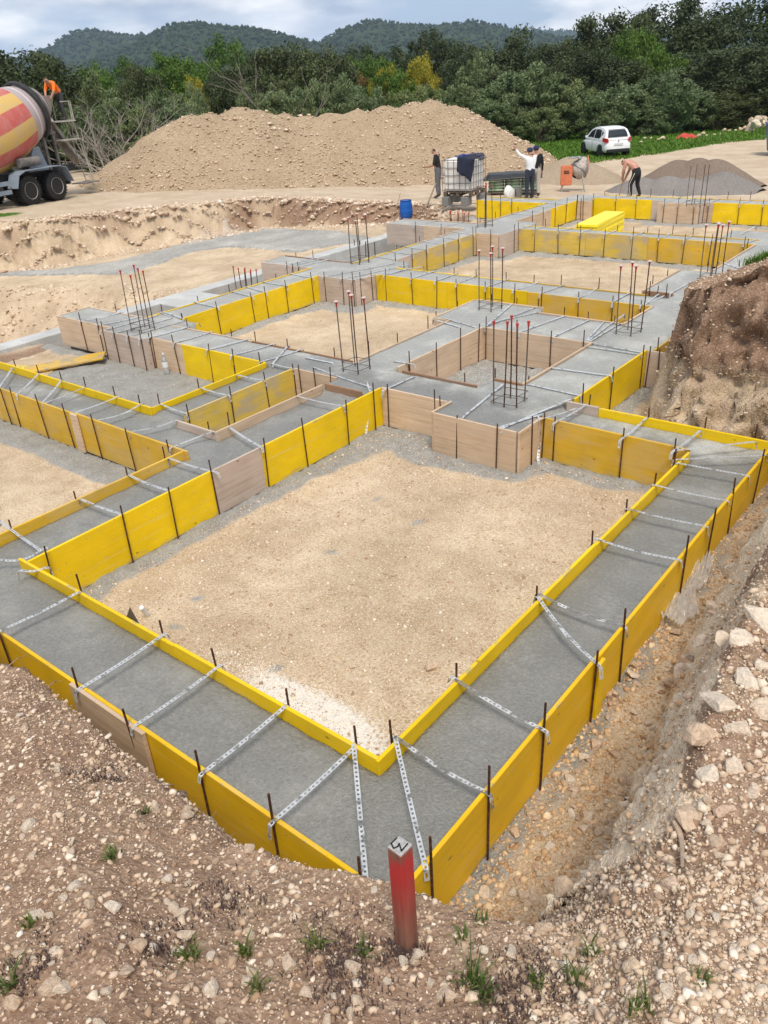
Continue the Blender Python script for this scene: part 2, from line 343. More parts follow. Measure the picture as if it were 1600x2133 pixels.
# ------------------------------------------------------------------ plan of the footings (metres; x0, y0, x1, y1, level of the concrete)
RECTS = [(-8.5, 1.80, -1.62, 2.40, -.11), (-2.20, 1.80, -1.62, 7.87, -.11), (-6.65, 1.80, -6.03, 6.88, -.11),
 (-12.6, 4.64, -6.03, 5.13, -.10), (-12.6, 5.13, -7.55, 5.22, -.10), (-8.03, 5.13, -7.55, 7.20, -.07), (-3.88, 7.35, -1.62, 7.87, -.11),
 (-6.72, 5.13, -6.03, 6.88, -.11),
 (-13.35, 7.20, -3.88, 7.78, -.012), (-6.72, 6.88, -6.03, 7.20, -.012), (-13.35, 7.22, -11.10, 7.85, -.012), (-11.74, 7.06, -10.67, 8.10, -.012), (-4.97, 6.86, -3.88, 8.10, -.012),
 (-6.93, 7.70, -6.33, 11.3, -.012), (-4.53, 8.10, -3.82, 23.2, -.012), (-7.26, 10.12, -6.02, 11.3, -.012), (-6.40, 10.03, -4.40, 11.03, -.012),
 (-11.70, 7.20, -11.10, 12.72, -.012), (-11.70, 12.15, -4.50, 12.70, -.012), (-11.10, 11.56, -10.13, 13.30, -.012), (-13.2, 12.05, -11.1, 12.72, -.012),
 (-4.53, 10.08, -3.73, 23.2, -.012), (-5.05, 13.0, -4.53, 14.7, -.012),
 (-11.15, 12.7, -10.58, 22.7, -.012), (-11.15, 16.50, -9.95, 18.25, -.012), (-13.6, 16.92, -11.0, 17.6, -.012), (-11.0, 17.35, -4.53, 17.72, -.012),
 (-11.0, 22.18, -2.0, 22.75, -.012), (-8.35, 21.88, -7.25, 22.6, -.012), (-13.45, 21.0, -11.0, 21.6, -.012), (-5.4, 17.6, -4.5, 18.7, -.012)]
def foot_sd(x, y):
    d = np.full(x.shape, 1e3, np.float32)
    for (a, b, c, e, l) in RECTS:
        qx = np.abs(x-(a+c)/2)-(c-a)/2; qy = np.abs(y-(b+e)/2)-(e-b)/2
        d = np.minimum(d, np.sqrt(np.maximum(qx, 0)**2+np.maximum(qy, 0)**2)+np.minimum(np.maximum(qx, qy), 0))
    return d
# ------------------------------------------------------------------ terrain
PIT = [(-14.3, 1.60), (-6, 1.62), (-3.4, 1.60), (-2.4, 1.56), (-1.72, 1.66), (-1.25, 1.75), (-.98, 2.35), (-1.12, 3.6), (-1.28, 4.9), (-1.38, 6.0), (-1.44, 6.9), (-1.42, 7.97),
       (-2.2, 7.98), (-2.95, 8.06), (-3.25, 8.7), (-3.38, 9.4), (-3.40, 10.02), (-3.58, 10.9), (-3.66, 13), (-3.6, 17), (-3.4, 24.2), (-14.3, 24.2)]
LOW = [(-14.55, 0), (-14.55, 20.6), P(862, 452, -.95), P(800, 463, -1.1), P(700, 462, -1.1), P(560, 462, -1.15), P(500, 480, -1.3), P(400, 508, -1.5), P(270, 537, -1.75), P(130, 558, -1.7), P(0, 566, -1.6), (-33, 9), (-33, 0)]
BENCH = [P(0, 600, -1.55), P(120, 602, -1.5), P(260, 603, -1.4), P(430, 620, -1.3)]
SPILL = [P(0, 568, -1.6), P(150, 566, -1.6), P(260, 548, -1.55), P(360, 515, -1.45), P(450, 484, -1.35), P(560, 470, -1.2), P(690, 478, -1.15), P(790, 500, -1.1), P(700, 512, -1.15), P(622, 528, -1.2), P(560, 520, -1.2), P(480, 514, -1.3), P(400, 530, -1.4), P(330, 560, -1.5), P(270, 581, -1.5), P(130, 578, -1.55), P(0, 578, -1.6)]
def far_level(x, y):
    t = y+.25*x; D = np.hypot(x, y)
    z = np.interp(t, [-40, 5, 16, 24, 42, 80], [-.1, -.15, -.38, -1.0, -1.6, -2.0])
    return z-np.interp(D, [60, 200, 600], [0, 2.0, 5.0])
CRP = [((0, 1380), .50), ((130, 1450), .55), ((300, 1600), .70), ((370, 1650), .76), ((450, 1760), .86), ((550, 1800), .92), ((700, 1830), .95), ((830, 1870), .98), ((930, 1900), 1.0), ((1080, 1940), 1.02), ((1200, 1945), 1.05), ((1300, 1890), 1.08), ((1400, 1740), 1.10), ((1450, 1600), 1.12), ((1500, 1400), 1.15), ((1600, 1200), 1.18)]
CR3 = [P(*p, z) for p, z in CRP]
CREST = [(-14.6, 1.3), (-9, 1.4), (-6, 1.46)]+[(c[0], c[1]) for c in CR3]+[(-.70, 5.0), (-.82, 6.6), (-.95, 7.9), (-1.3, 8.75), (-2.0, 8.8), (-2.7, 8.72), (-3.0, 8.98), (-3.1, 9.8), (-3.2, 10.6), (-3.25, 12), (-3.2, 14), (-3.0, 20), (-3.0, 25), (-14.7, 25)]
CAZ = [math.degrees(math.atan2(-c[0], c[1])) for c in CR3]; CDD = [math.hypot(c[0], c[1]) for c in CR3]; CZZ = [c[2] for c in CR3]
CAZ, CDD, CZZ = [list(q) for q in zip(*sorted(zip(CAZ, CDD, CZZ)))]
def ground_z(x, y, detail=True):
    x = np.asarray(x, np.float64); y = np.asarray(y, np.float64)
    D = np.hypot(x, y); az = np.degrees(np.arctan2(-x, y))
    zc = np.interp(az, [-20]+CAZ+[95], [1.3]+CZZ+[.42]); dc = np.interp(az, [-20]+CAZ+[95], [4.]+CDD+[CDD[-1]+.4])
    dcl = np.where(az < 45, np.minimum(dc, 1.9), dc); near = np.where(D < dcl, 1.72+(zc-1.72)*(D/dcl)**.9, zc)
    rgt = np.interp(D, [4, 10, 12, 17, 24], [1.2, 1.12, .95, .35, -.3])
    near = np.where((x > -4) & (D > 4) & (y > 3.2), rgt+.42*sstep(-3.1, -1.9, x)*sstep(7.9, 8.6, y), near)
    far = far_level(x, y); k = sstep(9, 24, D+np.maximum(0, -x-4)*.6); G = near*(1-k)+far*k
    wob = fbm2(x, y, 1.3, 2, 11)*.08
    sp = poly_sd(x, y, PIT)+wob; sc = poly_sd(x, y, CREST)+wob*.8
    floor = -.54+fbm2(x, y, 1.2, 4, 21)*.025
    floor = floor-.30*sstep(-11.6, -12.1, x)*sstep(7.0, 7.6, y)*(1-sstep(19.2, 20.2, y))
    # rubble that has rolled to the foot of the bank beside the outer boards
    rb = sstep(.65, -.05, -sp)*(x > -2.6)*(y > 1.9)*(y < 8); floor = floor+rb*.14
    t = np.where(sc < 0, np.clip(sp, 0, 9)/(np.clip(sp, 0, 9)-sc+1e-6), 1.0); t = np.where(sp <= 0, 0, t)
    pil = (y > 7.7) & (x > -3.9)
    prof = np.where(pil, t**.9, t*.35+.65*(1-(1-t)**1.5))
    z = floor+(G-floor)*prof
    sl = poly_sd(x, y, LOW)+fbm2(x, y, .9, 2, 13)*.22
    lf = np.interp(x+.4*y, [-24, -17, -9], [-1.68, -1.45, -1.12])
    bl = poly_sd(x, y, BENCH+[(-14, 12.5), (-14, 0), (-30, 0)])+wob*2.2
    lf = lf-1.15*sstep(.1, -1.7, bl)
    tl = np.clip(sl/.62, 0, 1); pl = 1-(1-tl)**1.6
    z = np.where(sl < .62, np.where(sl > 0, lf+(z-lf)*pl, lf), z)
    if detail:
        z = z+fbm2(x, y, 2.2, 4, 31)*.035*sstep(-.05, .3, np.minimum(sp, 1))*np.interp(D, [0, 8, 30], [1, 1, 1.2])
    return z
def zat(x, y): return float(ground_z(np.array([x]), np.array([y]))[0])
rs = np.concatenate([np.geomspace(.12, .7, 14, endpoint=False), np.linspace(.7, 2.3, 210, endpoint=False), np.geomspace(2.3, 8.1, 320, endpoint=False), np.linspace(8.1, 9.8, 85, endpoint=False), np.geomspace(9.8, 26, 190, endpoint=False), np.geomspace(26, 75, 110, endpoint=False), np.geomspace(75, 900, 50)])
az = np.radians(np.concatenate([np.arange(-180, -92, 4.), np.linspace(-92, 8, 440, endpoint=False), np.arange(8, 180.1, 4.)]))
Rg, Ag = np.meshgrid(rs, az, indexing='ij'); X = Rg*np.sin(Ag); Y = Rg*np.cos(Ag)
Z = ground_z(X, Y)
fs = foot_sd(X, Y); inpit = poly_sd(X, Y, PIT); slw = poly_sd(X, Y, LOW)
D = Rg
# attributes -------------------------------------------------
gn = fbm2(X, Y, 1.6, 3, 41)*.16+fbm2(X, Y, 6, 3, 42)*.05
def rect(x0, y0, x1, y1, s=.12): return sstep(-s, s, np.minimum(np.minimum(X-x0, x1-X), np.minimum(Y-y0, y1-Y))+gn*.7)
width = np.full(X.shape, .34)
width = np.where((X > -6) & (X < -2.2) & (Y < 7.3), .02+.30*sstep(-3.6, -5.5, X)+.22*sstep(5.8, 7.0, Y), width)
width = np.where((X > -6) & (X < -2.2) & (Y < 3.3) & (X > -5.4), .0, width)
width = np.where((X > -1.7), .24, width)
grey = sstep(width+.16, width-.16, fs+gn)
grey = np.maximum(grey, rect(-12.0, 5.2, -7.9, 7.2)); grey = np.maximum(grey, rect(-7.6, 5.1, -6.6, 7.2)); grey = np.maximum(grey, rect(-6.4, 7.7, -4.4, 10.1)); grey = np.maximum(grey, rect(-12, 4.2, -7.2, 4.7)*1.0)
grey = np.maximum(grey, rect(-14.4, 12.6, -11.1, 17)*.9)
grey = np.where(inpit < .05, grey, 0); grey = np.where((X > -1.62) & (Y > 1.6), grey*(.62+.25*fbm2(X, Y, 2.2, 3, 66)), grey)
sps = poly_sd(X, Y, SPILL); grey = np.where(slw < .3, sstep(.15, -.15, sps+gn*1.2)*sstep(.0, -.35, slw), grey)
Z = Z+np.where((grey > 0) & (fs > 0) & (inpit < .1), .055*grey*(.8+fbm2(X, Y, 9, 3, 44)*.5), 0)+np.where((slw < 0) & (sps < .4), .06*sstep(.05, -.12, sps+gn*1.2), 0)
blot_ = sum(np.exp(-(((X-bx)*c_+(Y-by)*s_)**2/.022+(-(X-bx)*s_+(Y-by)*c_)**2/.006)) for bx, by, c_, s_ in [(*P(785, 1040, -.54)[:2], .3, .95), (*P(870, 1088, -.54)[:2], .2, .98), (*P(410, 1245, -.54)[:2], .6, .8), (*P(575, 1392, -.54)[:2], .4, .9), (*P(365, 1305, -.54)[:2], .9, .4), (*P(690, 1150, -.54)[:2], .9, .4)])
grey = np.maximum(grey, np.clip(blot_*.62+fbm2(X, Y, 14, 3, 63)*.12*(blot_ > .2), 0, .6))
wp = [P(640, 1455, -.54), P(705, 1495, -.54), P(560, 1415, -.54)]
white = sum(np.exp(-((X-w[0])**2/.10+(Y-w[1])**2/.014)) for w in wp)*.42+.30*sstep(-4.2, -2.6, X)*(X > -6)*(X < -2.2)*(Y < 6)*(Y > 2.4)+np.exp(-((X+3.45)**2/.75+(Y-2.48)**2/.006))*.6+np.exp(-((X+3.15)**2/.5+(Y-2.72)**2/.035))*.9+np.exp(-((X+4.3)**2/.25+(Y-2.6)**2/.02))*.6
white = np.where((slw < .3) & (sps < 0), .40+fbm2(X, Y, 1.2, 3, 64)*.12, white)
white = np.where((inpit < 0) & (Y > 7.9) & (grey > .3), np.maximum(white, .36), white)
steep = np.clip(np.abs(np.gradient(Z, axis=0)/np.gradient(Rg, axis=0)), 0, 5)
soil = np.zeros_like(X)
soil = np.where((inpit > .02) & (D < 12), sstep(.25, .62, Z+fbm2(X, Y, 1.2, 3, 51)*.22), soil)
soil = np.where((D < 2.9) & (inpit > .3), .80+fbm2(X, Y, 1.1, 3, 53)*.30, soil)
pill = (Y > 7.7) & (X > -3.9) & (Y < 20) & (inpit > 0)
soil = np.where(pill, sstep(.30, .62, Z+fbm3(X, Y, Z, 1.5, 3, 52)*.25)*1.0, soil)
chalk = np.where((inpit > -.1) & (inpit < .75) & (D < 8) & (X > -1.9) & (Y > 1.7), sstep(1.22, .95, Z+fbm2(X, Y, 2, 3, 54)*.15)*sstep(-.46, -.34, Z), 0)
soil = np.where((X > -1.4) & (Y > 1.9) & (Y < 7.5) & (inpit > .2), np.where(Z > .95+fbm2(X, Y, 2.6, 3, 55)*.35, .75+fbm2(X, Y, 3, 3, 67)*.5, 0)*1.0, soil)
chalk = np.where(pill, sstep(.5, -.1, Z)*.42+fbm2(X, Y, 2.5, 3, 59)*.25, chalk); soil = np.where(pill, np.maximum(soil, .30+fbm3(X, Y, Z, 2.2, 3, 60)*.35), soil)
chalk = np.where((slw > -.5) & (slw < 1.3) & (X < -12) & (Z < -.3), .30+fbm2(X, Y, .7, 3, 56)*.7, chalk)
soil = np.where((slw > -.1) & (slw < 1.2) & (X < -12), (fbm2(X*.6, Y*.6, 1., 3, 57)*.9+.52+.35*sstep(-24, -17, X))*sstep(-1.75, -1.1, Z), soil)
inside = (inpit < .0) & (X > -1.55) & (Y > 1.7) & (Y < 8); soil = np.where(inside, .20+.30*fbm2(X, Y, 1.5, 3, 58), soil)
road = np.where((D > 20) & (slw > .9) & (inpit > .3), .85, 0.)*1.0
gl = poly_sd(X, Y, [P(1060, 322, -1.5), P(1130, 347, -1.5), P(1215, 343, -1.5), P(1330, 325, -1.6), P(1470, 303, -1.7), P(1620, 283, -1.7), (-12, 95), (-40, 160), (-160, 160), (-160, 50), (-60, 40)])
grass = sstep(.6, -.8, gl+fbm2(X, Y, .8, 3, 61)*1.2)
grass = np.where((D > 85), 1.0, grass)
tuft = np.exp(-((X+2.55)**2+(Y-10.0)**2)/.10)+np.exp(-((X+2.45)**2+(Y-11.3)**2)/.3)+np.exp(-((X+29.3)**2+(Y-14.8)**2)/.6)*1.2
grass = np.maximum(grass, tuft*.8)
# displace faces along their normals so that banks are broken and lumpy
xyz = np.stack([X, Y, Z], -1); du = np.gradient(xyz, axis=0); dv = np.gradient(xyz, axis=1); nn = np.cross(dv, du); nn /= np.linalg.norm(nn, axis=-1, keepdims=True)+1e-9
nn[nn[..., 2] < 0] *= -1
rough = np.where(inpit > 0, 1.0, .12); rough = np.where((slw < 0), .25, rough); rough = np.where((slw > -.1) & (slw < .9) & (X < -14), 1.0, rough); rough = np.where((D > 20) & (slw > 1), .15, rough)
rough = np.where((inpit < 0) & (X > -1.6) & (Y > 1.7), .6, rough); rough = np.where(pill, 1.7, rough)
rough = np.where((X > -1.6) & (Y > 1.9) & (Y < 7.9) & (inpit > 0), 2.1, rough)
ledge = np.where(pill | ((slw > 0) & (slw < 1.2)), np.abs(fbm3(X*.6, Y*.6, Z*3.2, 1.6, 3, 74))*-.12, 0)
lump = ledge+np.abs(fbm3(X, Y, Z, 3.2, 4, 71))*-.16+fbm3(X, Y, Z, 8, 4, 72, .65)*.085+fbm3(X, Y, Z, 24, 2, 75, .6)*.018
amp = rough*np.interp(D, [0, 1.5, 3, 9, 20], [.35, .4, .9, 1.2, 2.2])
steepk = sstep(.4, 1.4, steep)*.8+.2
xyz += nn*(lump*amp*steepk)[..., None]
fine = fbm3(X, Y, Z, 26, 3, 73, .6); xyz[..., 2] += fine*.006*np.clip(rough+.25, 0, 1)*(D < 14)
nr, na = X.shape; idx = np.arange(nr*na).reshape(nr, na)
Fq = np.stack([idx[:-1, :-1], idx[:-1, 1:], idx[1:, 1:], idx[1:, :-1]], -1).reshape(-1, 4)
Zf = xyz[..., 2]
ter = link('ground', mesh_np('ground', xyz.reshape(-1, 3), Fq, True, dict(grey=grey.ravel(), soil=np.clip(soil, 0, 1).ravel(), chalk=np.clip(chalk, 0, 1).ravel(), road=road.ravel(), grass=np.clip(grass, 0, 1).ravel(), white=np.clip(white, 0, 1).ravel())), M_GROUND)
tag(ter, 'excavated sandy building ground with banks and track', kind='structure')
la, lr = az, rs
def surf(x, y):                             # height of the finished ground (nearest grid point)
    x = np.atleast_1d(x); y = np.atleast_1d(y); r = np.hypot(x, y); a = np.arctan2(x, y)
    i = np.clip(np.searchsorted(lr, r), 1, len(lr)-1); j = np.clip(np.searchsorted(la, a), 1, len(la)-1)
    i = np.where(np.abs(lr[i-1]-r) < np.abs(lr[i]-r), i-1, i); j = np.where(np.abs(la[j-1]-a) < np.abs(la[j]-a), j-1, j)
    return Zf[i, j]

# ------------------------------------------------------------------ fresh concrete of the footings
def lines(c0, lo, hi, stepf):
    c = sorted(set([round(v, 4) for v in c0])); out = []
    for a, b in zip(c[:-1], c[1:]):
        n = max(1, int(math.ceil((b-a)/stepf((a+b)/2)))); out += list(np.linspace(a, b, n, endpoint=False))
    return np.array(out+[c[-1]])
gx = lines([r[0] for r in RECTS]+[r[2] for r in RECTS], 0, 0, lambda v: .032 if v > -7 else .07)
gy = lines([r[1] for r in RECTS]+[r[3] for r in RECTS], 0, 0, lambda v: .032 if v < 8.2 else .08)
cx, cy = (gx[:-1]+gx[1:])/2, (gy[:-1]+gy[1:])/2
cell = np.zeros((len(cx), len(cy)), bool); lev = np.full((len(gx), len(gy)), 9.)
for (a, b, c, e, l) in RECTS:
    cell |= ((cx > a) & (cx < c))[:, None] & ((cy > b) & (cy < e))[None, :]
    mk = ((gx > a-1e-4) & (gx < c+1e-4))[:, None] & ((gy > b-1e-4) & (gy < e+1e-4))[None, :]
    lev = np.where(mk, np.minimum(lev, l), lev)
ok = lev < 5; Lv = np.where(ok, lev, 0.)
for _ in range(3):                          # let the levels run into each other
    s = np.zeros_like(Lv); c = np.zeros_like(Lv)
    for dx, dy in ((0, 0), (1, 0), (-1, 0), (0, 1), (0, -1)):
        s += np.roll(np.where(ok, Lv, 0), (dx, dy), (0, 1)); c += np.roll(ok, (dx, dy), (0, 1))
    Lv = np.where(ok, s/np.maximum(c, 1), 0)
CX, CY = np.meshgrid(gx, gy, indexing='ij')
low = Lv < -.04
CZ = Lv+fbm2(CX, CY, 1.1, 3, 81)*np.where(low, .016, .006)+fbm2(CX, CY, 7, 4, 82, .6)*np.where(low, .012, .008)
vid = -np.ones(CX.shape, int); I, J = np.where(cell); corner = [(I, J), (I+1, J), (I+1, J+1), (I, J+1)]
for a, b in corner: vid[a, b] = 0
k = np.where(vid >= 0); vid[k] = np.arange(len(k[0]))
cf = np.stack([vid[a, b] for a, b in corner], -1); cv = np.stack([CX[k], CY[k], CZ[k]], -1)
from collections import Counter
ed = np.concatenate([cf[:, [i, (i+1) % 4]] for i in range(4)]); key = np.sort(ed, 1); uk, inv, cnt = np.unique(key, axis=0, return_inverse=True, return_counts=True)
be = ed[cnt[inv.ravel()] == 1]; nb = len(cv); low_v = cv.copy(); low_v[:, 2] = -.50
cv2 = np.concatenate([cv, low_v]); side = np.stack([be[:, 1], be[:, 0], be[:, 0]+nb, be[:, 1]+nb], -1)
dry_ = np.clip(sstep(6.6, 8.4, cv2[:, 1])*.95+sstep(-7.4, -9, cv2[:, 0])*.35, 0, 1)
conc = link('concrete_footing', mesh_np('concrete_footing', cv2, np.concatenate([cf, side]), True, dict(dry=dry_)), M_CONC)
tag(conc, 'wet grey concrete footing grid poured between the formwork boards', 'footing')

# ------------------------------------------------------------------ formwork
BT = .027
def board(a, b, c, axis, out, colour, label, group, h=.50, top=0.0, off=0.0, name='formwork_board', jit=.006):
    ln = b-a; mb = MB(); n = max(1, int(ln/.5)); th = BT
    mb.box((0, 0, -h/2), (ln-.004, th, h))
    me = mb.mesh(name, bevel=.003)
    o = link(name, me, WOOD[colour]); o.rotation_mode = 'XYZ'
    nrm = c+out*(th/2+.002+off)+random.uniform(0, jit)*out
    mid = (a+b)/2
    o.location = (mid, nrm, top+random.uniform(-.006, .006)) if axis == 'x' else (nrm, mid, top+random.uniform(-.006, .006))
    o.rotation_euler = (random.uniform(-.012, .012) if axis == 'x' else 0, random.uniform(-.004, .004), (0 if axis == 'x' else math.pi/2)+random.uniform(-.0025, .0025))
    return tag(o, label, 'board', group)
_stk = {}
def stake(x, y, top, bot=-.62, label='', group='', r=.0075):
    k = (r,)
    if k not in _stk: _stk[k] = MB().tube([(0, 0, 0), (0, 0, 1)], r, 7).mesh('rebar_stake', smooth=True); _stk[k].materials.append(M_RUST)
    o = bpy.data.objects.new('rebar_stake', _stk[k]); COL.objects.link(o); o.location = (x, y, bot); o.scale = (1, 1, top-bot)
    o.rotation_euler = (random.uniform(-.03, .03), random.uniform(-.03, .03), 0)
    return tag(o, label, 'stake', group)
RUNS = {}
def run(key, axis, c, a, b, out, panels, stakes, desc, h=.50, top=0.0, hi=(.07, .16)):
    """panels: list of (end, colour); stakes: pixels on the board top, only their place along the board is used"""
    s = a
    for e, colr in panels:
        if colr != '-':
            # long stretches are made of more than one panel
            n = max(1, int(round((e-s)/2.0))); st = (e-s)/n
            for i in range(n):
                board(s+i*st, s+(i+1)*st, c, axis, out, colr, f'{WORD[colr]} formwork board {desc}', f'formwork boards {desc}', h, top)
        s = e
    pos = []
    for px in stakes:
        if isinstance(px, tuple): w = P(px[0], px[1], 0); t = w[0] if axis == 'x' else w[1]
        else: t = px
        t = min(max(t, a+.015), b-.015)
        n = c+out*(BT+.018); xy = (t, n) if axis == 'x' else (n, t)
        stake(*xy, top+random.uniform(*hi), label=f'rusty rebar stake {desc}', group=f'rebar stakes {desc}'); pos.append(xy)
    RUNS[key] = (axis, c, out, pos)
run('R1', 'x', 1.80, -8.0, -1.625, -1, [(-4.15, 'A'), (-1.625, 'A')], [(8, 1318), (160, 1430), (278, 1505), (420, 1600), (568, 1705), (760, 1825)], 'on the outer edge below the stony bank', hi=(.13, .2))
board(-4.30, -3.50, 1.80, 'x', -1, 'T', 'bare tan board patched over the joint below the stony bank', None, top=.01, off=.030)
run('R2', 'y', -1.62, 1.77, 7.93, 1, [(3.95, 'A'), (5.9, 'A'), (7.93, 'A')], [(1008, 1652), (1128, 1515), (1242, 1385), (1297, 1305), (1410, 1150), (1465, 1085), (1512, 1025), (1560, 965), (880, 1790)], 'on the outer edge along the rubble trench', hi=(.12, .2))
board(3.88, 3.98, -1.62, 'y', 1, 'Y', 'narrow yellow batten over a board joint along the rubble trench', None, top=-.02, off=.030)
run('R3', 'x', 2.40, -6.13, -2.215, 1, [(-4.05, 'Y'), (-2.215, 'Y')], [(160, 1232), (338, 1322), (452, 1390), (590, 1475), (737, 1555)], 'between the front footing and big cell', hi=(.1, .16))
run('R4', 'y', -2.20, 2.40, 7.28, -1, [(4.35, 'Y'), (5.2, 'Y'), (7.28, 'Y')], [(823, 1540), (945, 1412), (1120, 1245), (1243, 1130), (1310, 1060), (1365, 1010), (1405, 962)], 'between the trench-side footing and big cell', hi=(.08, .16))
run('R5', 'y', -6.03, 2.43, 7.19, 1, [(4.43, 'Y'), (5.12, 'P'), (7.19, 'Y')], [(80, 1150), (245, 1072), (345, 1025), (450, 985), (547, 930), (620, 885), (710, 843), (768, 815)], 'facing the big sandy cell opposite the trench', hi=(.07, .14))
run('R6', 'y', -6.65, 1.9, 4.63, -1, [(4.63, 'O')], [(2, 1090), (168, 1042), (264, 987), (350, 955)], 'beside the sandy cell cut by the picture edge', hi=(.07, .12))
run('R7', 'x', 4.64, -12.4, -6.60, -1, [(-10.7, 'O'), (-8.72, 'O'), (-6.60, 'O')], [(-11.5), (-11.0), (2, 812), (22, 818), (82, 838), (147, 853), (203, 873), (272, 898), (355, 930)], 'facing the sandy cell cut by the picture edge', hi=(.06, .12))
board(-8.80, -8.66, 4.64, 'x', -1, 'T', 'narrow tan batten over a joint of ochre boards by the sandy cell', None, off=.03)
run('R8', 'x', 5.22, -12.4, -8.06, 1, [(-10.2, 'Y'), (-8.06, 'Y')], [(25, 765), (80, 777), (128, 790), (176, 805), (243, 823), (293, 838)], 'behind the footing toward the loose plank', hi=(.08, .14))
run('R9', 'y', -8.03, 5.25, 7.17, -1, [(7.17, 'Y')], [(337, 842), (420, 808), (497, 780)], 'on the plank side of the short link footing', hi=(.08, .14))
run('R10', 'y', -7.55, 5.32, 7.19, 1, [(7.19, 'W')], [(385, 858), (475, 822), (548, 790), (607, 766)], 'on the short link footing facing the narrow slot', hi=(.06, .12))
run('R11', 'x', 5.13, -7.46, -6.72, 1, [(-6.72, 'P')], [(440, 890)], 'closing the narrow slot', h=.3, hi=(.08, .12))
run('R12', 'y', -6.72, 5.12, 6.90, -1, [(6.90, 'T')], [(475, 885)], 'lining the narrow slot', h=.4)
run('R13', 'x', 6.885, -6.69, -6.08, 1, [(-6.08, 'B')], [], 'stopping the concrete at the step', h=.14, top=.02)
run('R14', 'x', 7.20, -10.66, -8.05, -1, [(-9.87, 'T'), (-8.05, 'Y')], [(323, 700), (372, 712), (440, 727), (492, 738), (550, 752)], 'facing the grey cell with the water bottle', hi=(.08, .15))
run('R14b', 'x', 7.20, -7.50, -6.74, -1, [(-6.74, 'T')], [(-7.38), (-7.1), (-6.85)], 'at the blind end of the narrow slot', hi=(.08, .15))
run('R15', 'x', 7.22, -13.36, -11.76, -1, [(-11.76, 'T')], [(175, 668), (203, 678)], 'of the box above the concrete kerb', h=.52)
run('R15n', 'x', 7.86, -13.36, -11.75, 1, [(-11.75, 'T')], [(-12.6)], 'behind the box above the concrete kerb', h=.3)
run('R15w', 'y', -13.36, 7.22, 7.88, -1, [(7.88, 'T')], [], 'at the end of the box above the concrete kerb', h=.5)
run('R15p', 'x', 7.06, -11.74, -10.67, -1, [(-10.67, 'P')], [(212, 688), (240, 693), (270, 700), (300, 706)], 'of the pad carrying five tall bars', h=.56)
run('R15e', 'y', -10.67, 7.03, 7.19, 1, [(7.19, 'P')], [(308, 703)], 'closing the pad carrying five tall bars', h=.56)
run('R16', 'x', 7.79, -11.0, -7.0, 1, [(-9.0, 'T'), (-7.0, 'B')], [(430, 668), (483, 700), (533, 708), (605, 722), (692, 745)], 'behind the cross footing by the middle cell', hi=(.1, .17))
run('R17', 'y', -11.10, 8.12, 11.56, 1, [(10.1, 'Y'), (11.56, 'Y')], [(372, 668), (388, 665), (450, 640), (520, 617), (548, 608), (590, 595), (645, 578)], 'facing the middle cell from the kerb', hi=(.06, .13))
run('R18', 'y', -11.70, 7.9, 12.04, -1, [(10, 'Y'), (12.04, 'Y')], [(340, 650), (400, 625), (460, 605), (500, 590), (548, 575)], 'on the kerb side of the middle footing', hi=(.08, .15))
run('R19', 'x', 11.56, -11.07, -10.14, -1, [(-10.14, 'P')], [(676, 576), (715, 580), (738, 583)], 'of the pinkish pad block in the middle cell', h=.56)
run('R19e', 'y', -10.13, 11.54, 12.13, 1, [(12.13, 'P')], [(755, 582), (780, 574)], 'on the side of the pinkish pad block', h=.54)
run('R20', 'x', 12.15, -10.08, -4.56, -1, [(-6.75, 'Y'), (-4.56, 'O')], [(803, 573), (858, 580), (910, 585), (954, 590), (1016, 597), (1075, 603), (1132, 609), (1212, 618), (1283, 626), (1343, 632)], 'on the long wall closing the middle cell', hi=(.07, .13))
run('R21', 'x', 12.72, -10.05, -4.9, 1, [(-7.5, 'Y'), (-4.9, 'O')], [(838, 560), (884, 566), (937, 572), (986, 578), (1045, 586), (1102, 592), (1158, 598), (1237, 607), (1300, 617)], 'behind the long wall closing the middle cell', hi=(.1, .2))
run('R22', 'y', -6.94, 7.9, 10.12, -1, [(10.12, 'T')], [(785, 742), (838, 715), (891, 685)], 'between the middle cell and the timber pit', h=.35, hi=(.1, .2))
run('R23', 'y', -7.26, 10.12, 11.30, -1, [(11.30, 'T')], [(922, 660), (960, 640)], 'on the middle-cell side of the bar pad', h=.4, hi=(.06, .12))
run('R23n', 'x', 11.32, -7.26, -6.02, 1, [(-6.02, 'T')], [(1010, 632), (1065, 637), (1112, 643)], 'on the far side of the bar pad', h=.4, hi=(.08, .14))
run('R23s', 'x', 10.11, -7.26, -6.96, -1, [(-6.96, 'T')], [], 'at the notch of the bar pad', h=.4)
run('R24', 'y', -6.33, 7.92, 10.03, 1, [(10.03, 'T')], [(857, 755), (905, 727), (953, 703), (988, 685)], 'on the middle-cell wall of the timber pit', hi=(.08, .16))
run('R25', 'x', 10.03, -6.30, -4.56, -1, [(-4.56, 'T')], [(1012, 682), (1082, 690), (1152, 700), (1222, 709)], 'across the back inside the timber pit', hi=(.08, .18))
run('R26', 'y', -4.53, 8.12, 10.03, -1, [(10.03, 'T')], [(1112, 795), (1160, 765)], 'on the soil-bank side of the timber pit', top=.012, hi=(.02, .05))
run('R27', 'x', 7.79, -6.15, -5.0, 1, [(-5.0, 'B')], [(970, 797), (860, 772)], 'along the smeared lip of the timber pit', top=.012, h=.3)
run('R27e', 'x', 8.11, -4.97, -4.55, 1, [(-4.55, 'B')], [(1010, 790)], 'at the smeared corner of the timber pit', top=.012, h=.3)
run('R28', 'y', -3.82, 8.0, 10.05, 1, [(10.05, 'Y')], [(1205, 820), (1270, 780), (1332, 735)], 'facing the soil pillar', hi=(.08, .2))
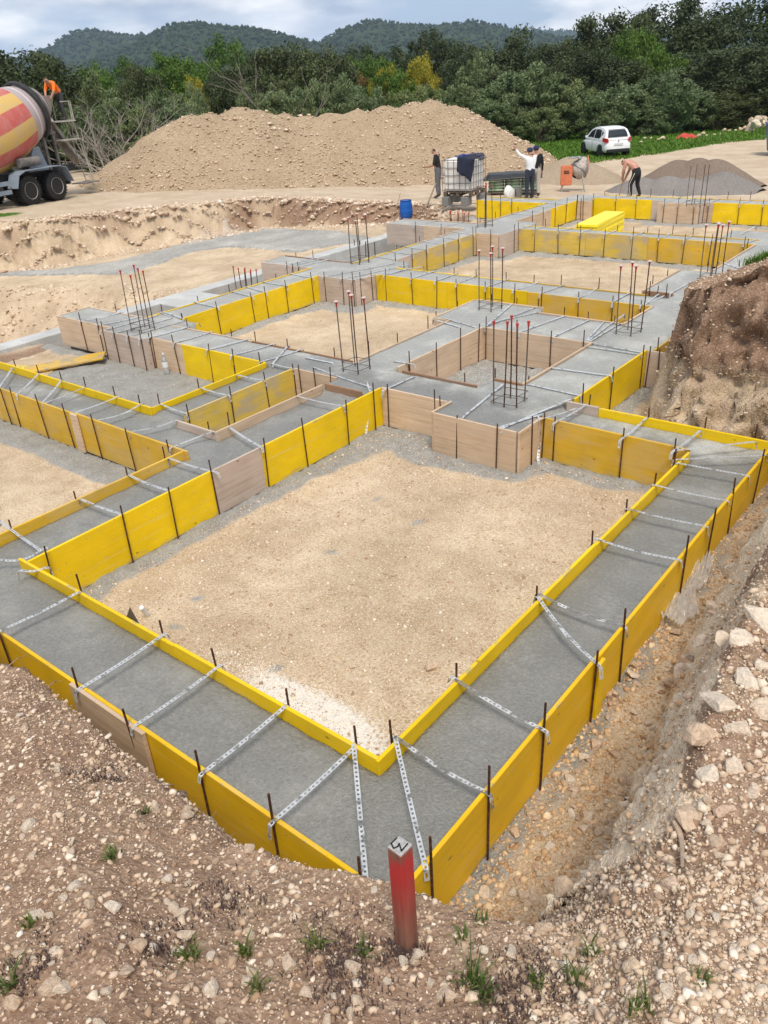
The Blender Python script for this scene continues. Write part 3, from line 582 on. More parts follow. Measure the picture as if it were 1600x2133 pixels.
run('R29', 'x', 10.06, -3.78, -3.30, -1, [(-3.30, 'P')], [(1352, 731), (1377, 735)], 'tucked against the soil pillar', hi=(.04, .1))
run('R30', 'y', -3.73, 10.1, 12.4, 1, [(12.4, 'O')], [(1362, 725), (1390, 708)], 'running on behind the soil pillar', hi=(.1, .2))
run('R31', 'x', 7.35, -3.86, -2.23, -1, [(-2.23, 'O')], [(1158, 875), (1293, 912), (1402, 938)], 'at the big cell beside the pad block', hi=(.04, .1))
run('R32', 'x', 7.87, -3.84, -1.60, 1, [(-3.45, 'P'), (-1.60, 'Y')], [(1221, 845), (1350, 872), (1460, 897), (1565, 920)], 'at the foot of the soil pillar', hi=(.1, .17))
run('R33', 'x', 7.21, -6.0, -5.02, -1, [(-5.02, 'T')], [(808, 810), (911, 831), (926, 833)], 'at the big cell beside the yellow corner', hi=(.07, .14))
run('R34w', 'y', -4.97, 6.84, 7.24, -1, [(7.24, 'T')], [], 'on the yellow-corner side of the pad block', h=.52)
run('R34', 'x', 6.86, -4.97, -3.89, -1, [(-3.89, 'T')], [(961, 865), (1046, 884)], 'on the front of the red-capped pad block', h=.56, hi=(.03, .06))
run('R34e', 'y', -3.88, 6.84, 7.33, 1, [(7.33, 'T')], [(1097, 882), (1118, 866)], 'on the trench side of the pad block', h=.54, hi=(.04, .1))
run('R35', 'x', 11.04, -5.98, -4.56, 1, [(-4.56, 'T')], [(1175, 657), (1225, 665), (1280, 672)], 'behind the footing past the timber pit', h=.4, hi=(.08, .15))
run('R36', 'y', -4.55, 11.08, 12.13, -1, [(12.13, 'T')], [(1325, 662)], 'at the bar pad near the soil pillar', h=.4)
run('R37', 'y', -4.55, 14.7, 17.34, -1, [(17.34, 'T')], [(1440, 575), (1500, 546), (1560, 517)], 'on the soil-bank side of the second cell', h=.45, hi=(.1, .2))
run('R37p', 'x', 13.0, -5.05, -4.56, -1, [(-4.56, 'B')], [(1362, 603), (1373, 606), (1392, 609)], 'of the small pad in the second cell', h=.35, hi=(.08, .2))
run('R37w', 'y', -5.06, 13.0, 14.7, -1, [(14.7, 'T')], [(1370, 590), (1395, 575)], 'on the side of the small pad in the second cell', h=.35)
run('R38', 'y', -10.58, 13.3, 16.49, 1, [(13.9, 'P'), (16.49, 'W')], [(837, 542), (858, 530), (888, 520), (922, 508), (950, 498), (981, 488)], 'facing the second cell from the barrel', hi=(.1, .2))
run('R39', 'x', 16.50, -10.56, -9.97, -1, [(-9.97, 'T')], [(993, 484), (1022, 488)], 'of the tan pad block in the second cell', h=.54, hi=(.1, .17))
run('R39e', 'y', -9.95, 16.47, 17.33, 1, [(17.33, 'P')], [(1053, 478)], 'on the side of the tan pad block', h=.52, hi=(.1, .17))
run('R40', 'x', 17.35, -9.93, -4.55, -1, [(-8.2, 'W'), (-6.75, 'W'), (-4.55, 'O')], [(1068, 476), (1112, 479), (1164, 482), (1208, 485), (1260, 488), (1318, 492), (1373, 496), (1424, 500), (1480, 503), (1550, 508)], 'on the long wall closing the second cell', hi=(.1, .2))
run('R41', 'x', 17.74, -10.0, -4.6, 1, [(-7.3, 'Y'), (-4.6, 'O')], [(1135, 472), (1200, 476), (1282, 482), (1348, 486), (1398, 489), (1440, 492), (1520, 497)], 'behind the long wall closing the second cell', hi=(.12, .22))
run('R42', 'y', -10.58, 18.2, 21.6, 1, [(20.1, 'T'), (21.6, 'Y')], [(1090, 447), (1117, 440), (1146, 432), (1168, 425)], 'facing the cell with the yellow panel stack', hi=(.1, .2))
run('R43', 'x', 21.62, -10.56, -10.1, -1, [(-10.1, 'T')], [(1195, 417), (1205, 417), (1213, 418), (1219, 418)], 'of the corner pad behind the yellow panel stack', h=.5)
run('R43b', 'x', 22.18, -10.35, -8.35, -1, [(-8.63, 'Y'), (-8.35, 'P')], [(1240, 412), (1285, 414), (1327, 416)], 'on the far wall behind the yellow panel stack', hi=(.1, .18))
run('R43c', 'x', 21.88, -8.35, -7.26, -1, [(-7.26, 'T')], [(1390, 420), (1420, 421), (1453, 423)], 'of the far wooden pad block', h=.54, hi=(.1, .18))
run('R43d', 'y', -7.24, 21.86, 22.17, 1, [(22.17, 'P')], [(1465, 423)], 'on the side of the far wooden pad block', h=.54)
run('R43e', 'x', 22.18, -7.22, -2.0, -1, [(-7.0, 'T'), (-4.5, 'Y'), (-2.0, 'Y')], [(1480, 421), (1546, 423), (1595, 425)], 'on the far wall beside the wooden pad block', hi=(.1, .2))
run('R43n', 'x', 22.77, -10.4, -2.2, 1, [(-7.5, 'Y'), (-2.2, 'O')], [(1252, 408), (1300, 410), (1348, 412), (1395, 413), (1440, 414), (1510, 417), (1560, 418)], 'behind the far wall', hi=(.1, .2))
run('R44', 'x', 21.0, -13.45, -11.22, -1, [(-11.22, 'Y')], [(1010, 418), (1050, 417), (1080, 416)], 'in front of the white water tank', hi=(.1, .2))
run('R44n', 'x', 21.62, -13.45, -11.2, 1, [(-11.2, 'Y')], [(1040, 411), (1075, 411)], 'behind the yellow wall by the tank', hi=(.1, .2))
run('R45', 'y', -11.17, 12.75, 16.88, -1, [(15, 'Y'), (16.88, 'T')], [(800, 535), (845, 520), (890, 505), (940, 488)], 'on the barrel side of the second footing', hi=(.08, .15))
run('R45b', 'y', -11.17, 17.62, 20.98, -1, [(19.5, 'T'), (20.98, 'Y')], [(1010, 465), (1040, 455), (1085, 440)], 'below the yellow wall by the tank', hi=(.1, .18))
run('R46', 'x', 12.05, -13.2, -11.73, -1, [(-11.73, 'P')], [(612, 548), (625, 549), (640, 550)], 'of the box jutting toward the kerb', h=.5, hi=(.05, .12))
run('R46n', 'x', 12.74, -13.2, -11.2, 1, [(-11.2, 'B')], [(600, 538), (660, 535)], 'behind the box jutting out toward the kerb', h=.3)
run('R47', 'x', 16.92, -13.6, -11.2, -1, [(-12.4, 'P'), (-11.2, 'T')], [(862, 470), (915, 474)], 'of the box below the blue barrel', h=.54, hi=(.04, .1))
run('R47n', 'x', 17.62, -13.6, -11.2, 1, [(-11.2, 'T')], [(860, 458), (935, 462)], 'behind the box below the blue barrel', h=.3)

# ------------------------------------------------------------------ perforated tie straps
def strap(a, b, sag=.03, width=.028, holes=True, label='', group=None, path=None, curve=0.0, tails=True):
    a = Vector(a); b = Vector(b); ln = (b-a).length; n = max(6, int(ln/.03)) if holes else 8
    d = (b-a).normalized(); side = Vector((-d.y, d.x, 0)).normalized()
    pts = path or [a.lerp(b, i/n)+Vector((0, 0, -sag*math.sin(math.pi*i/n)))+side*curve*math.sin(math.pi*i/n) for i in range(n+1)]
    pts = [Vector(p) for p in pts]; n = len(pts)-1
    if tails and not path:
        for s in (0, 1):
            e = pts[0] if s == 0 else pts[-1]; o = (-d if s == 0 else d)
            t1 = e+o*.03+Vector((0, 0, -.006)); t2 = e+o*.045+Vector((0, 0, -.05-random.random()*.05))
            pts = [t2, t1]+pts if s == 0 else pts+[t1, t2]
        n = len(pts)-1
    V = []; F = []
    tw = random.uniform(-.12, .12)
    for i in range(n):
        p, q = pts[i], pts[i+1]; t = (q-p).normalized()
        sd = Vector((-t.y, t.x, 0)); sd = sd.normalized() if sd.length > .2 else side
        sd = (sd+Vector((0, 0, tw))).normalized()*width/2
        if holes:
            b0 = len(V); m_ = (p+q)/2
            V += [p-sd, m_-sd, q-sd, q, q+sd, m_+sd, p+sd, p]
            hl = (q-p).length*.27; tt = t*hl; sh = sd*.52
            V += [m_-tt*.7-sh*.7, m_-sh, m_+tt*.7-sh*.7, m_+tt, m_+tt*.7+sh*.7, m_+sh, m_-tt*.7+sh*.7, m_-tt]
            F += [(b0+k, b0+(k+1) % 8, b0+8+(k+1) % 8, b0+8+k) for k in range(8)]
        else:
            b0 = len(V); V += [p-sd, q-sd, q+sd, p+sd]; F.append((b0, b0+1, b0+2, b0+3))
    me = bpy.data.meshes.new('tie_strap'); me.from_pydata([tuple(v) for v in V], [], F); me.update()
    bm = bmesh.new(); bm.from_mesh(me); bmesh.ops.remove_doubles(bm, verts=bm.verts, dist=1e-5); bmesh.ops.solidify(bm, geom=bm.faces[:], thickness=.0015); bm.to_mesh(me); bm.free()
    o = link('tie_strap', me, M_GALV); return tag(o, label, 'strap', group)
def S(p1, p2, desc, sag=.02, curve=0.0, holes=True, tails=True, z=.008, width=.028, smear=0):
    o = strap(P(*p1, z), P(*p2, z), sag, width, holes, f'perforated metal tie strap {desc}', f'tie straps {desc}', None, curve, tails)
    if smear: o.data.materials.clear(); o.data.materials.append(M_SMEAR)
fd = 'across the front footing below the red post and bank'
for p in [((8, 1310), (160, 1235)), ((165, 1435), (340, 1322)), ((283, 1510), (455, 1388)), ((424, 1608), (592, 1473)), ((570, 1710), (735, 1560))]: S(*p, fd, .010)
S((737, 1552), (762, 1832), 'from the inner corner to the outer board behind the red post', .015); S((824, 1538), (885, 1800), 'from the inner corner past the red post to the trench side', .015)
td = 'across the footing along the rubble trench'
S((832, 1540), (1013, 1650), td, .03, smear=1); S((945, 1412), (1132, 1520), td, .02, smear=1); S((1122, 1245), (1247, 1385), td, .012, -.02); S((1124, 1238), (1297, 1303), td, .03, smear=1)
for p, sg in [(((1243, 1122), (1412, 1165)), .02), (((1310, 1060), (1468, 1095)), .01), (((1365, 1010), (1512, 1042)), .01), (((1415, 965), (1555, 990)), .0), (((1410, 957), (1592, 948)), .0), (((1408, 938), (1570, 920)), .0)]: S(*p, td, sg)
ed_ = 'across the footing at the foot of the soil pillar'
for p in [((1156, 880), (1222, 842)), ((1200, 850), (1128, 872)), ((1294, 915), (1347, 870)), ((1402, 940), (1458, 897))]: S(*p, ed_, .01)
md = 'across the footing behind the big sandy cell'
for p, sg, cv in [(((80, 1143), (0, 1085)), .01, 0), (((92, 1142), (-5, 1165)), .03, .05), (((95, 1182), (45, 1188)), .02, 0), (((245, 1068), (170, 1040)), .012, 0), (((346, 1020), (270, 990)), .015, 0), (((450, 983), (355, 955)), .015, 0), (((543, 930), (478, 890)), .01, 0), (((712, 845), (620, 825)), .01, 0), (((770, 805), (655, 765)), .01, 0)]: S(*p, md, sg, cv)
ld = 'across the footing by the sandy cell at the picture edge'
for p, sg, cv in [(((0, 803), (25, 766)), .01, 0), (((35, 821), (80, 778)), .01, 0), (((90, 836), (128, 791)), .01, 0), (((98, 837), (176, 806)), .01, 0), (((162, 857), (245, 826)), .01, 0), (((207, 874), (293, 841)), .02, -.04), (((276, 898), (365, 876)), .02, 0), (((358, 931), (438, 900)), .04, .08)]: S(*p, ld, sg, cv)
nd = 'across the short link footing'
for p in [((385, 860), (337, 842)), ((475, 823), (420, 808)), ((548, 791), (497, 781)), ((607, 766), (568, 757))]: S(*p, nd, .01)
def hang(pts, label):
    strap((0, 0, 0), (1, 0, 0), path=[Vector(p) for p in pts], label=label, group=None)
def smooth_path(pts, n=14):
    pts = [Vector(p) for p in pts]; out = []
    for i in range(n+1):
        t = i/n*(len(pts)-1); k = min(int(t), len(pts)-2); f = t-k
        p0, p1, p2, p3 = pts[max(k-1, 0)], pts[k], pts[k+1], pts[min(k+2, len(pts)-1)]
        out.append(.5*((2*p1)+(p2-p0)*f+(2*p0-5*p1+4*p2-p3)*f*f+(3*p1-p0-3*p2+p3)*f**3))
    return out
a = P(1120, 868, .0); hang(smooth_path([(a[0], a[1], .02), (a[0]+.05, a[1]-.02, -.08), (a[0]+.06, a[1]-.05, -.33), (a[0]+.12, a[1]-.16, -.47), (a[0]+.30, a[1]-.25, -.50)], 20), 'loose perforated strap dangling from the pad block onto the sand')
a = P(768, 812, .0); hang(smooth_path([(a[0], a[1], .03), (a[0]+.055, a[1]-.03, -.06), (a[0]+.07, a[1]-.13, -.28), (a[0]+.12, a[1]-.25, -.48)], 18), 'loose perforated strap hanging down the yellow boards in the cell corner')
# far straps: from each stake straight over the footing to the other side
def cross(key, other, desc, skew=0.0, lim=99):
    ax, c, out, pos = RUNS[key]; c2 = other
    for (x, y) in pos[:lim]:
        k = random.uniform(-.06, .06)+skew
        a = (x, y, .01); b = (x+k, c2, .012) if ax == 'x' else (c2, y+k, .012)
        strap(a, b, random.uniform(-.005, .02), .03, False, f'pale metal tie strap {desc}', f'tie straps {desc}', tails=True)
cross('R14', 7.83, 'across the cross footing above the grey cell', .1); cross('R17', -11.72, 'across the footing between kerb and middle cell', .08); cross('R20', 12.76, 'across the long wall closing the middle cell', .05)
cross('R40', 17.78, 'across the long wall closing the second cell', .05); cross('R38', -11.2, 'across the footing on the barrel side of the second cell', .1); cross('R15', 7.88, 'across the box above the concrete kerb', .2)
cross('R46', 12.76, 'across the box jutting out toward the kerb', .1); cross('R47', 17.64, 'across the box below the blue barrel', .15); cross('R42', -11.2, 'across the footing by the yellow panel stack', .1); cross('R43b', 22.8, 'across the far wall behind the panel stack', .1)
cross('R43e', 22.8, 'across the far wall beside the far pad block', .1); cross('R43c', 22.8, 'across the far wooden pad block', .1); cross('R44', 21.66, 'across the short yellow wall by the water tank', .15); cross('R15p', 8.05, 'across the pad carrying five tall bars', .1); cross('R19', 13.0, 'across the pinkish pad block', .5)
pd_ = 'around the timber pit'
for p in [((1012, 680), (1065, 634)), ((1014, 678), (1112, 641)), ((1020, 672), (1118, 650)), ((1085, 690), (1175, 658)), ((1155, 700), (1225, 667)), ((1224, 706), (1258, 670)), ((1228, 707), (1275, 672)), ((1232, 709), (1290, 674)), ((925, 662), (988, 680)), ((1330, 737), (1228, 722)), ((1335, 733), (1232, 714)), ((1270, 782), (1152, 766)), ((1205, 823), (1103, 800)), ((1046, 888), (1130, 862)), ((965, 868), (1048, 800)), ((800, 812), (860, 785)), ((1190, 830), (1050, 890)), ((860, 758), (825, 752)), ((905, 665), (955, 680)), ((600, 720), (570, 755)), ((640, 745), (690, 755))]:
    S(*p, pd_, .0, holes=False)
gd = 'near the soil bank by the second cell'
for p in [((1345, 633), (1372, 612)), ((1440, 586), (1398, 610)), ((1300, 655), (1250, 690)), ((1575, 470), (1545, 487)), ((1500, 545), (1545, 560))]: S(*p, gd, .0, holes=False)

# ------------------------------------------------------------------ starter bars standing in the concrete
def bars(base, offs, hs, label, caps='RED', lean=(0, 0), r=.008, z0=-.02, cagez=(.03, .12), name='starter_bars', cage=True):
    root = thing(name, label, 'rebar', base, 0)
    for i, ((dx, dy), h) in enumerate(zip(offs, hs)):
        tp = (dx+lean[0]*h+random.uniform(-.02, .02), dy+lean[1]*h+random.uniform(-.02, .02), h)
        MB().tube([(dx, dy, z0), ((dx+tp[0])/2+random.uniform(-.006, .006), (dy+tp[1])/2, h/2), tp], r, 6).build('rebar', M_RUST if i % 3 else M_STEEL, root, smooth=True)
        if caps:
            cp = MB().lathe([(.011, -.03), (.012, .0), (.018, .02), (.019, .028)], 10).build('cap', M_RED, root, smooth=True, loc=tp)
            if caps == 'MUSH': MB().lathe([(.028, .0), (.034, .007), (.029, .016), (.011, .022)], 12).build('cap_top', M_CAPW, cp, smooth=True, loc=(0, 0, .026))
    if cage:
        xs = [o[0] for o in offs]; ys = [o[1] for o in offs]; e = .012
        for z in cagez:
            q = [(min(xs)-e, min(ys)-e, z), (max(xs)+e, min(ys)-e, z+.01), (max(xs)+e, max(ys)+e, z), (min(xs)-e, max(ys)+e, z-.01), (min(xs)-e, min(ys)-e, z)]
            MB().tube(q, .0045, 5).build('stirrup', M_STEEL, root)
    return root
sq = [(-.13, -.13), (.13, -.13), (.13, .13), (-.13, .13), (0, .13)]
bars((-11.1, 7.38, 0), sq, [.93, .88, .9, .96, .92], 'five red-capped steel bars leaning out of the pad above the concrete kerb')
bars(P(742, 770, 0), [(-.12, -.12), (.12, -.1), (.13, .13), (-.12, .12)], [.88, .98, .9, .95], 'four bars with mushroom caps at the yellow corner of the big cell', 'MUSH')
bars(P(1060, 838, 0), [(-.14, -.1), (.02, -.14), (.15, -.08), (.13, .13), (-.06, .14)], [.92, .95, .93, .90, .94], 'five red-capped bars standing in the pad block beside the timber pit')
bars(P(750, 547, 0), [(-.14, -.12), (.1, -.13), (.14, .12), (-.1, .14)], [.86, .82, .9, .9], 'dark bars with pale caps above the pinkish pad block', 'MUSH', r=.010)
bars(P(1021, 643, 0), [(-.13, -.12), (.1, -.13), (.14, .12), (-.04, .14)], [.88, .86, .9, .9], 'four mushroom-capped bars on the pad behind the timber pit', 'MUSH')
bars(P(1308, 692, 0), [(-.12, -.12), (.1, -.13), (.14, .12), (-.06, .14)], [.9, .92, .93, .9], 'four mushroom-capped bars beside the soil pillar', 'MUSH')
bars(P(1480, 588, 0), [(-.14, -.12), (.1, -.13), (.14, .12), (-.06, .14), (.0, .02)], [.9, .92, .93, .9, .9], 'cluster of mushroom-capped bars at the soil bank by the second cell', 'MUSH')
bars(P(1010, 472, 0), [(-.13, -.12), (.1, -.13), (.14, .12), (-.04, .14), (.0, 0)], [.9, .92, .9, .94, .9], 'tall bars in front of the yellow wall by the water tank')
bars(P(1445, 428, 0), [(-.14, -.12), (.2, -.13), (.24, .12), (-.1, .14)], [.95, .98, .95, .96], 'thin bare bars rising from the far wooden pad block', None)

# ------------------------------------------------------------------ kerb, loose things in the excavation
def hit(px, py):                            # where a sight line meets the ground
    d = ray(px, py); d = d/np.linalg.norm(d); ts = np.geomspace(.6, 160, 5000)
    q = np.array([0, 0, EYE])[None]+ts[:, None]*d[None]; h = surf(q[:, 0], q[:, 1]); k = np.argmax(q[:, 2] < h)
    return (float(q[k, 0]), float(q[k, 1]), float(h[k]))
mb = MB()
mb.box((-14.30, 10.6, -1.55), (.40, 15.2, 2.1)); mb.box((-13.55, 18.0, -1.55), (1.1, .38, 2.098)); mb.box((-13.1, 10.45, -.76), (2.0, 1.1, .515)); mb.box((-13.4, 6.15, -.80), (1.4, .75, .45))
o = mb.build('concrete_kerb', M_OLDC, bevel=.012); tag(o, 'pale cured concrete kerb wall between the lower dig and the wooden boxes', 'wall')
M_BLOCK = m_concrete('concrete_block', (.22, .22, .21), (.33, .33, .32), .85)
def block(loc, rz, label, group=None, d=(.4, .2, .2)):
    mb = MB(); mb.box((0, 0, d[2]/2), d); b = mb.build('concrete_block', M_BLOCK, bevel=.008, loc=loc, rot=(0, 0, rz))
    return tag(b, label, 'block', group)
block((-13.05, 7.36, -.86), .1, 'grey concrete block propping the box above the kerb', d=(.4, .2, .33))
bl = MB().box((0, 0, .014), (1.55, .34, .027)).build('loose_plank', M_OCH, bevel=.003, loc=(-12.2, 6.38, -.47), rot=(.06, -.10, .80)); tag(bl, 'pale yellow plank lying loose beside the concrete kerb', 'plank')
bl = MB().box((0, 0, .014), (1.3, .28, .027)).build('loose_plank', M_YEL, bevel=.003, loc=(-12.75, 6.0, -.52), rot=(.02, .02, .55)); tag(bl, 'yellow plank half under the pale one beside the kerb', 'plank')
M_PET = NT('clear_plastic'); M_PET.p.inputs['Transmission Weight'].default_value = .75; M_PET = M_PET.fin((.82, .86, .88), .18, spec=.5)
M_PAPER = simple('paper_label', (.75, .78, .80), .7)
bt = hit(348, 780); root = thing('water_bottle', 'clear plastic water bottle standing against the tan board', 'bottle', bt)
MB().lathe([(.0, 0), (.043, .004), (.046, .03), (.044, .10), (.046, .16), (.045, .23), (.03, .285), (.014, .305), (.014, .325)], 16).build('body', M_PET, root, smooth=True)
MB().lathe([(.0465, .12), (.0472, .125), (.0472, .20), (.0465, .205)], 16, cap=False).build('label_band', M_PAPER, root, smooth=True)
MB().lathe([(.016, .318), (.016, .34), (.0, .341)], 12).build('cap', simple('white_cap', (.7, .75, .8), .4), root, smooth=True)
# stack of new panels
for i in range(17):
    q = MB().box((0, 0, .0135), (2.05 if i % 4 else 1.98, .5, .0262)).build('plywood_sheet', M_NEW, bevel=.002, loc=(-8.76+random.uniform(-.012, .012), 19.3+random.uniform(-.03, .03), -.47+i*.0275), rot=(0, 0, math.pi/2+.10+random.uniform(-.012, .012)))
    tag(q, 'clean bright yellow sheet in the stack on the sand behind the long wall', 'sheet', 'stacked new yellow sheets')
# short starter bars with caps on the kerb and by the tank
bars((-13.3, 11.62, -.5), [(-.3, -.05), (-.18, 0), (-.1, .06), (0, 0), (.1, .05), (.18, -.02), (.3, .04)], [.44, .40, .36, .42, .38, .36, .40], 'row of short capped bars standing on the concrete kerb', cage=False, r=.010)
bars((-13.95, 16.4, -.85), [(-.3, -.05), (-.18, 0), (-.05, .06), (.12, 0), (.28, .05)], [.50, .46, .44, .48, .45], 'row of short dark bars inside the kerb corner', None, cage=False, r=.012)
bars((-13.4, 19.9, -.55), [(-.32, .1), (-.24, 0), (-.14, -.08), (-.05, .07), (.06, -.05), (.15, .08), (.24, 0), (.33, .06)], [.36, .34, .38, .36, .33, .37, .35, .36], 'cluster of short rusty capped bars in front of the water tank blocks', cage=False, r=.010)
# red marker post
def m_post():
    q = NT('post_red'); o = q.obj(); sp = q.n('ShaderNodeSeparateXYZ'); q.l(o, sp.inputs[0]); n = q.noise(o, 14, 4, .6); g = q.noise(q.map(o, (30, 30, 4)), 1, 4)
    wood = q.ramp(g, [(.3, (.10, .055, .035)), (.7, (.27, .165, .115))])
    sv = q.n('ShaderNodeSeparateXYZ'); q.l(q.n('ShaderNodeNewGeometry').outputs['Normal'], sv.inputs[0])
    m1 = q.ramp(q.math('ADD', sp.outputs[2], q.math('MULTIPLY', n, .16)), [(.14, .12), (.28, .45), (.40, .92), (.475, .97), (.52, .10)])
    spk = q.ramp(q.noise(o, 160, 2), [(.35, 0.), (.6, 1.)]); m2 = q.math('MULTIPLY', m1, q.math('ADD', q.math('MULTIPLY', spk, .35), .65))
    return q.fin(q.mix(m2, wood, (.50, .022, .025)), .65, q.bump(g, .2, .003))
ph = hit(848, 1966)
post = thing('marker_post', 'square red-sprayed timber marker post standing in the stony bank', 'post', ph, R_(-4))
PW, PHT = .052, .445
mb = MB(); mb.box((0, 0, PHT/2-.06), (PW, PW, PHT+.12)); mb.build('timber', m_post(), post, bevel=.0025)
topm = MB().box((0, 0, PHT+.0012), (PW-.003, PW-.003, .002)).build('top_face', simple('bare_end_grain', (.36, .35, .34), .8, var=.25, scale=90), post)
lf_, bt_, rt_, tp_ = np.array((270, 420.)), np.array((430, 565.)), np.array((600, 440.)), np.array((435, 285.))
def face_uv(p):
    a = np.linalg.solve(np.stack([bt_-lf_, tp_-lf_], 1), np.array(p, float)-lf_); return a
# picture left corner -> local; the post's corners point left, toward the viewer, right and away
cam_xy = Vector((-ph[0], -ph[1])).normalized()
def corner_dir(): 
    c = [Vector((sx*PW/2, sy*PW/2)) for sx, sy in ((-1, -1), (1, -1), (1, 1), (-1, 1))]
    Rm = Matrix.Rotation(R_(-4), 2); w = [Rm @ q for q in c]; rgt = Vector((-cam_xy.y, cam_xy.x))
    lefti = min(range(4), key=lambda i: w[i].dot(rgt)); neari = max(range(4), key=lambda i: w[i].dot(cam_xy)); awayi = min(range(4), key=lambda i: w[i].dot(cam_xy))
    return c[lefti], c[neari], c[awayi]
cl_, cn_, ca_ = corner_dir()
mk = MB(); stroke = [(398, 318), (322, 382), (348, 448), (405, 430), (425, 396), (446, 492), (535, 408)]
pts = []
for p in stroke:
    u = face_uv(p); w = cl_+(cn_-cl_)*float(u[0])+(ca_-cl_)*float(u[1]); pts.append(Vector((w.x*.96, w.y*.96, PHT+.0030)))
for a, b in zip(pts[:-1], pts[1:]):
    d = b-a; mk.box((a+b)/2, (d.length+.003, .0042, .0012), rz=math.atan2(d.y, d.x))
mk.build('ink_mark', M_BLK, topm)
topm.parent = post
# crumpled plastic sheet in the trench
gx_, gy_ = np.meshgrid(np.linspace(-1, 1, 34), np.linspace(-1, 1, 46), indexing='ij')
a0 = np.array(hit(1408, 1290)); a1 = np.array(hit(1468, 1195)); mid = (a0+a1)/2; dv_ = (a1-a0)[:2]; ln = np.linalg.norm(dv_); dv_ /= ln; pr = np.array((dv_[1], -dv_[0]))
wd = np.interp(gy_, [-1, -.5, 0, .35, 1], [.13, .17, .06, .10, .05]); px_ = mid[0]+dv_[0]*gy_*ln*.72+pr[0]*(gx_*wd-.03); py_ = mid[1]+dv_[1]*gy_*ln*.72+pr[1]*(gx_*wd-.03)
pz = surf(px_.ravel(), py_.ravel()).reshape(px_.shape)+.02+.07*np.exp(-gx_**2*2.2)+np.abs(fbm2(gx_*1.2, gy_*2, 2.6, 4, 91, .65))*.17
ii = np.arange(gx_.size).reshape(gx_.shape); pf = np.stack([ii[:-1, :-1], ii[1:, :-1], ii[1:, 1:], ii[:-1, 1:]], -1).reshape(-1, 4)
q = NT('thin_polythene'); tb = q.n('ShaderNodeBsdfTransparent'); tl2 = q.n('ShaderNodeBsdfTranslucent'); tl2.inputs[0].default_value = (.9, .87, .83, 1); q.fin((.88, .85, .82), .12, spec=1.0); m1 = q.n('ShaderNodeMixShader'); m1.inputs[0].default_value = .35; q.l(q.p.outputs[0], m1.inputs[1]); q.l(tl2.outputs[0], m1.inputs[2]); m2 = q.n('ShaderNodeMixShader'); m2.inputs[0].default_value = .52; q.l(tb.outputs[0], m2.inputs[1]); q.l(m1.outputs[0], m2.inputs[2]); q.l(m2.outputs[0], q.out.inputs[0]); M_POLY = q.m
o = link('plastic_sheet', mesh_np('plastic_sheet', np.stack([px_, py_, pz], -1).reshape(-1, 3), pf, True), M_POLY); tag(o, 'crumpled clear plastic sheet lying at the foot of the yellow trench-side boards', 'plastic sheet')
q = MB().lathe([(.022, 0), (.024, .01), (.021, .06), (.020, .17)], 12).build('plastic_tube', M_PAPER, smooth=True, loc=hit(308, 1282), rot=(.5, .2, .3)); tag(q, 'small whitish tube lying on the sand behind the yellow board', 'tube')
q = MB().add([(-.06, 0, 0), (.06, 0, 0), (.02, 0, .16), (-.06, .012, 0), (.06, .012, 0), (.02, .012, .16)], [(0, 1, 2), (5, 4, 3), (0, 3, 4, 1), (1, 4, 5, 2), (2, 5, 3, 0)]).build('sheet_scrap', simple('grey_scrap', (.10, .09, .08), .6), loc=(-4.72, 2.50, -.17), rot=(0, 0, .7)); tag(q, 'dark triangular scrap wedged behind the yellow board near the tube', 'scrap')

# ------------------------------------------------------------------ stones
ICO_V = []; t_ = (1+5**.5)/2
for a in (-1, 1):
    for b in (-t_, t_): ICO_V += [(a, b, 0), (0, a, b), (b, 0, a)]
ICO_V = np.array(ICO_V, float); ICO_V /= np.linalg.norm(ICO_V[0])
from mathutils import geometry as _g
def hull_faces(v):
    bm = bmesh.new(); vv = [bm.verts.new(p) for p in v]; bmesh.ops.convex_hull(bm, input=vv); bm.verts.index_update(); f = [[x.index for x in q.verts] for q in bm.faces]; bm.free(); return np.array(f)
ICO_F = hull_faces(ICO_V)
OCT_V = np.array([(1, 0, 0), (-1, 0, 0), (0, 1, 0), (0, -1, 0), (0, 0, 1), (0, 0, -1)], float)*1.1; OCT_F = hull_faces(OCT_V)
def pebbles(name, pts, sizes, mat, seed=1, flat=.62, sink=.25, bright=None, normals=None, low=False):
    BV, BF = (OCT_V, OCT_F) if low else (ICO_V, ICO_F); g = np.random.default_rng(seed); n = len(pts); k = len(BV)
    v = BV[None]*(1+g.uniform(-.45, .40, (n, k, 1)))
    v = v*np.stack([g.uniform(.8, 1.3, n), g.uniform(.6, 1.0, n), g.uniform(.4, .8, n)*flat/.62], -1)[:, None]
    an = g.uniform(0, 6.283, (n, 3)); c, s = np.cos(an), np.sin(an)
    tl = (an[:, 1]-3.14)*.18; ct, st = np.cos(tl), np.sin(tl)
    x = v[..., 0]*c[:, :1]-v[..., 1]*s[:, :1]; y = v[..., 0]*s[:, :1]+v[..., 1]*c[:, :1]; z = v[..., 2]
    x2 = x*ct[:, None]+z*st[:, None]; z2 = -x*st[:, None]+z*ct[:, None]
    w = np.stack([x2, y, z2], -1)*np.asarray(sizes)[:, None, None]/2
    w = w+np.asarray(pts)[:, None]; w[..., 2] += (np.asarray(sizes)*(.5*flat-sink))[:, None]*.6
    r = g.random(n) if bright is None else bright
    f = (BF[None]+(np.arange(n)*k)[:, None, None]).reshape(-1, 3)
    return link(name, mesh_np(name, w.reshape(-1, 3), f, False, dict(rnd=np.repeat(r, k))), mat)
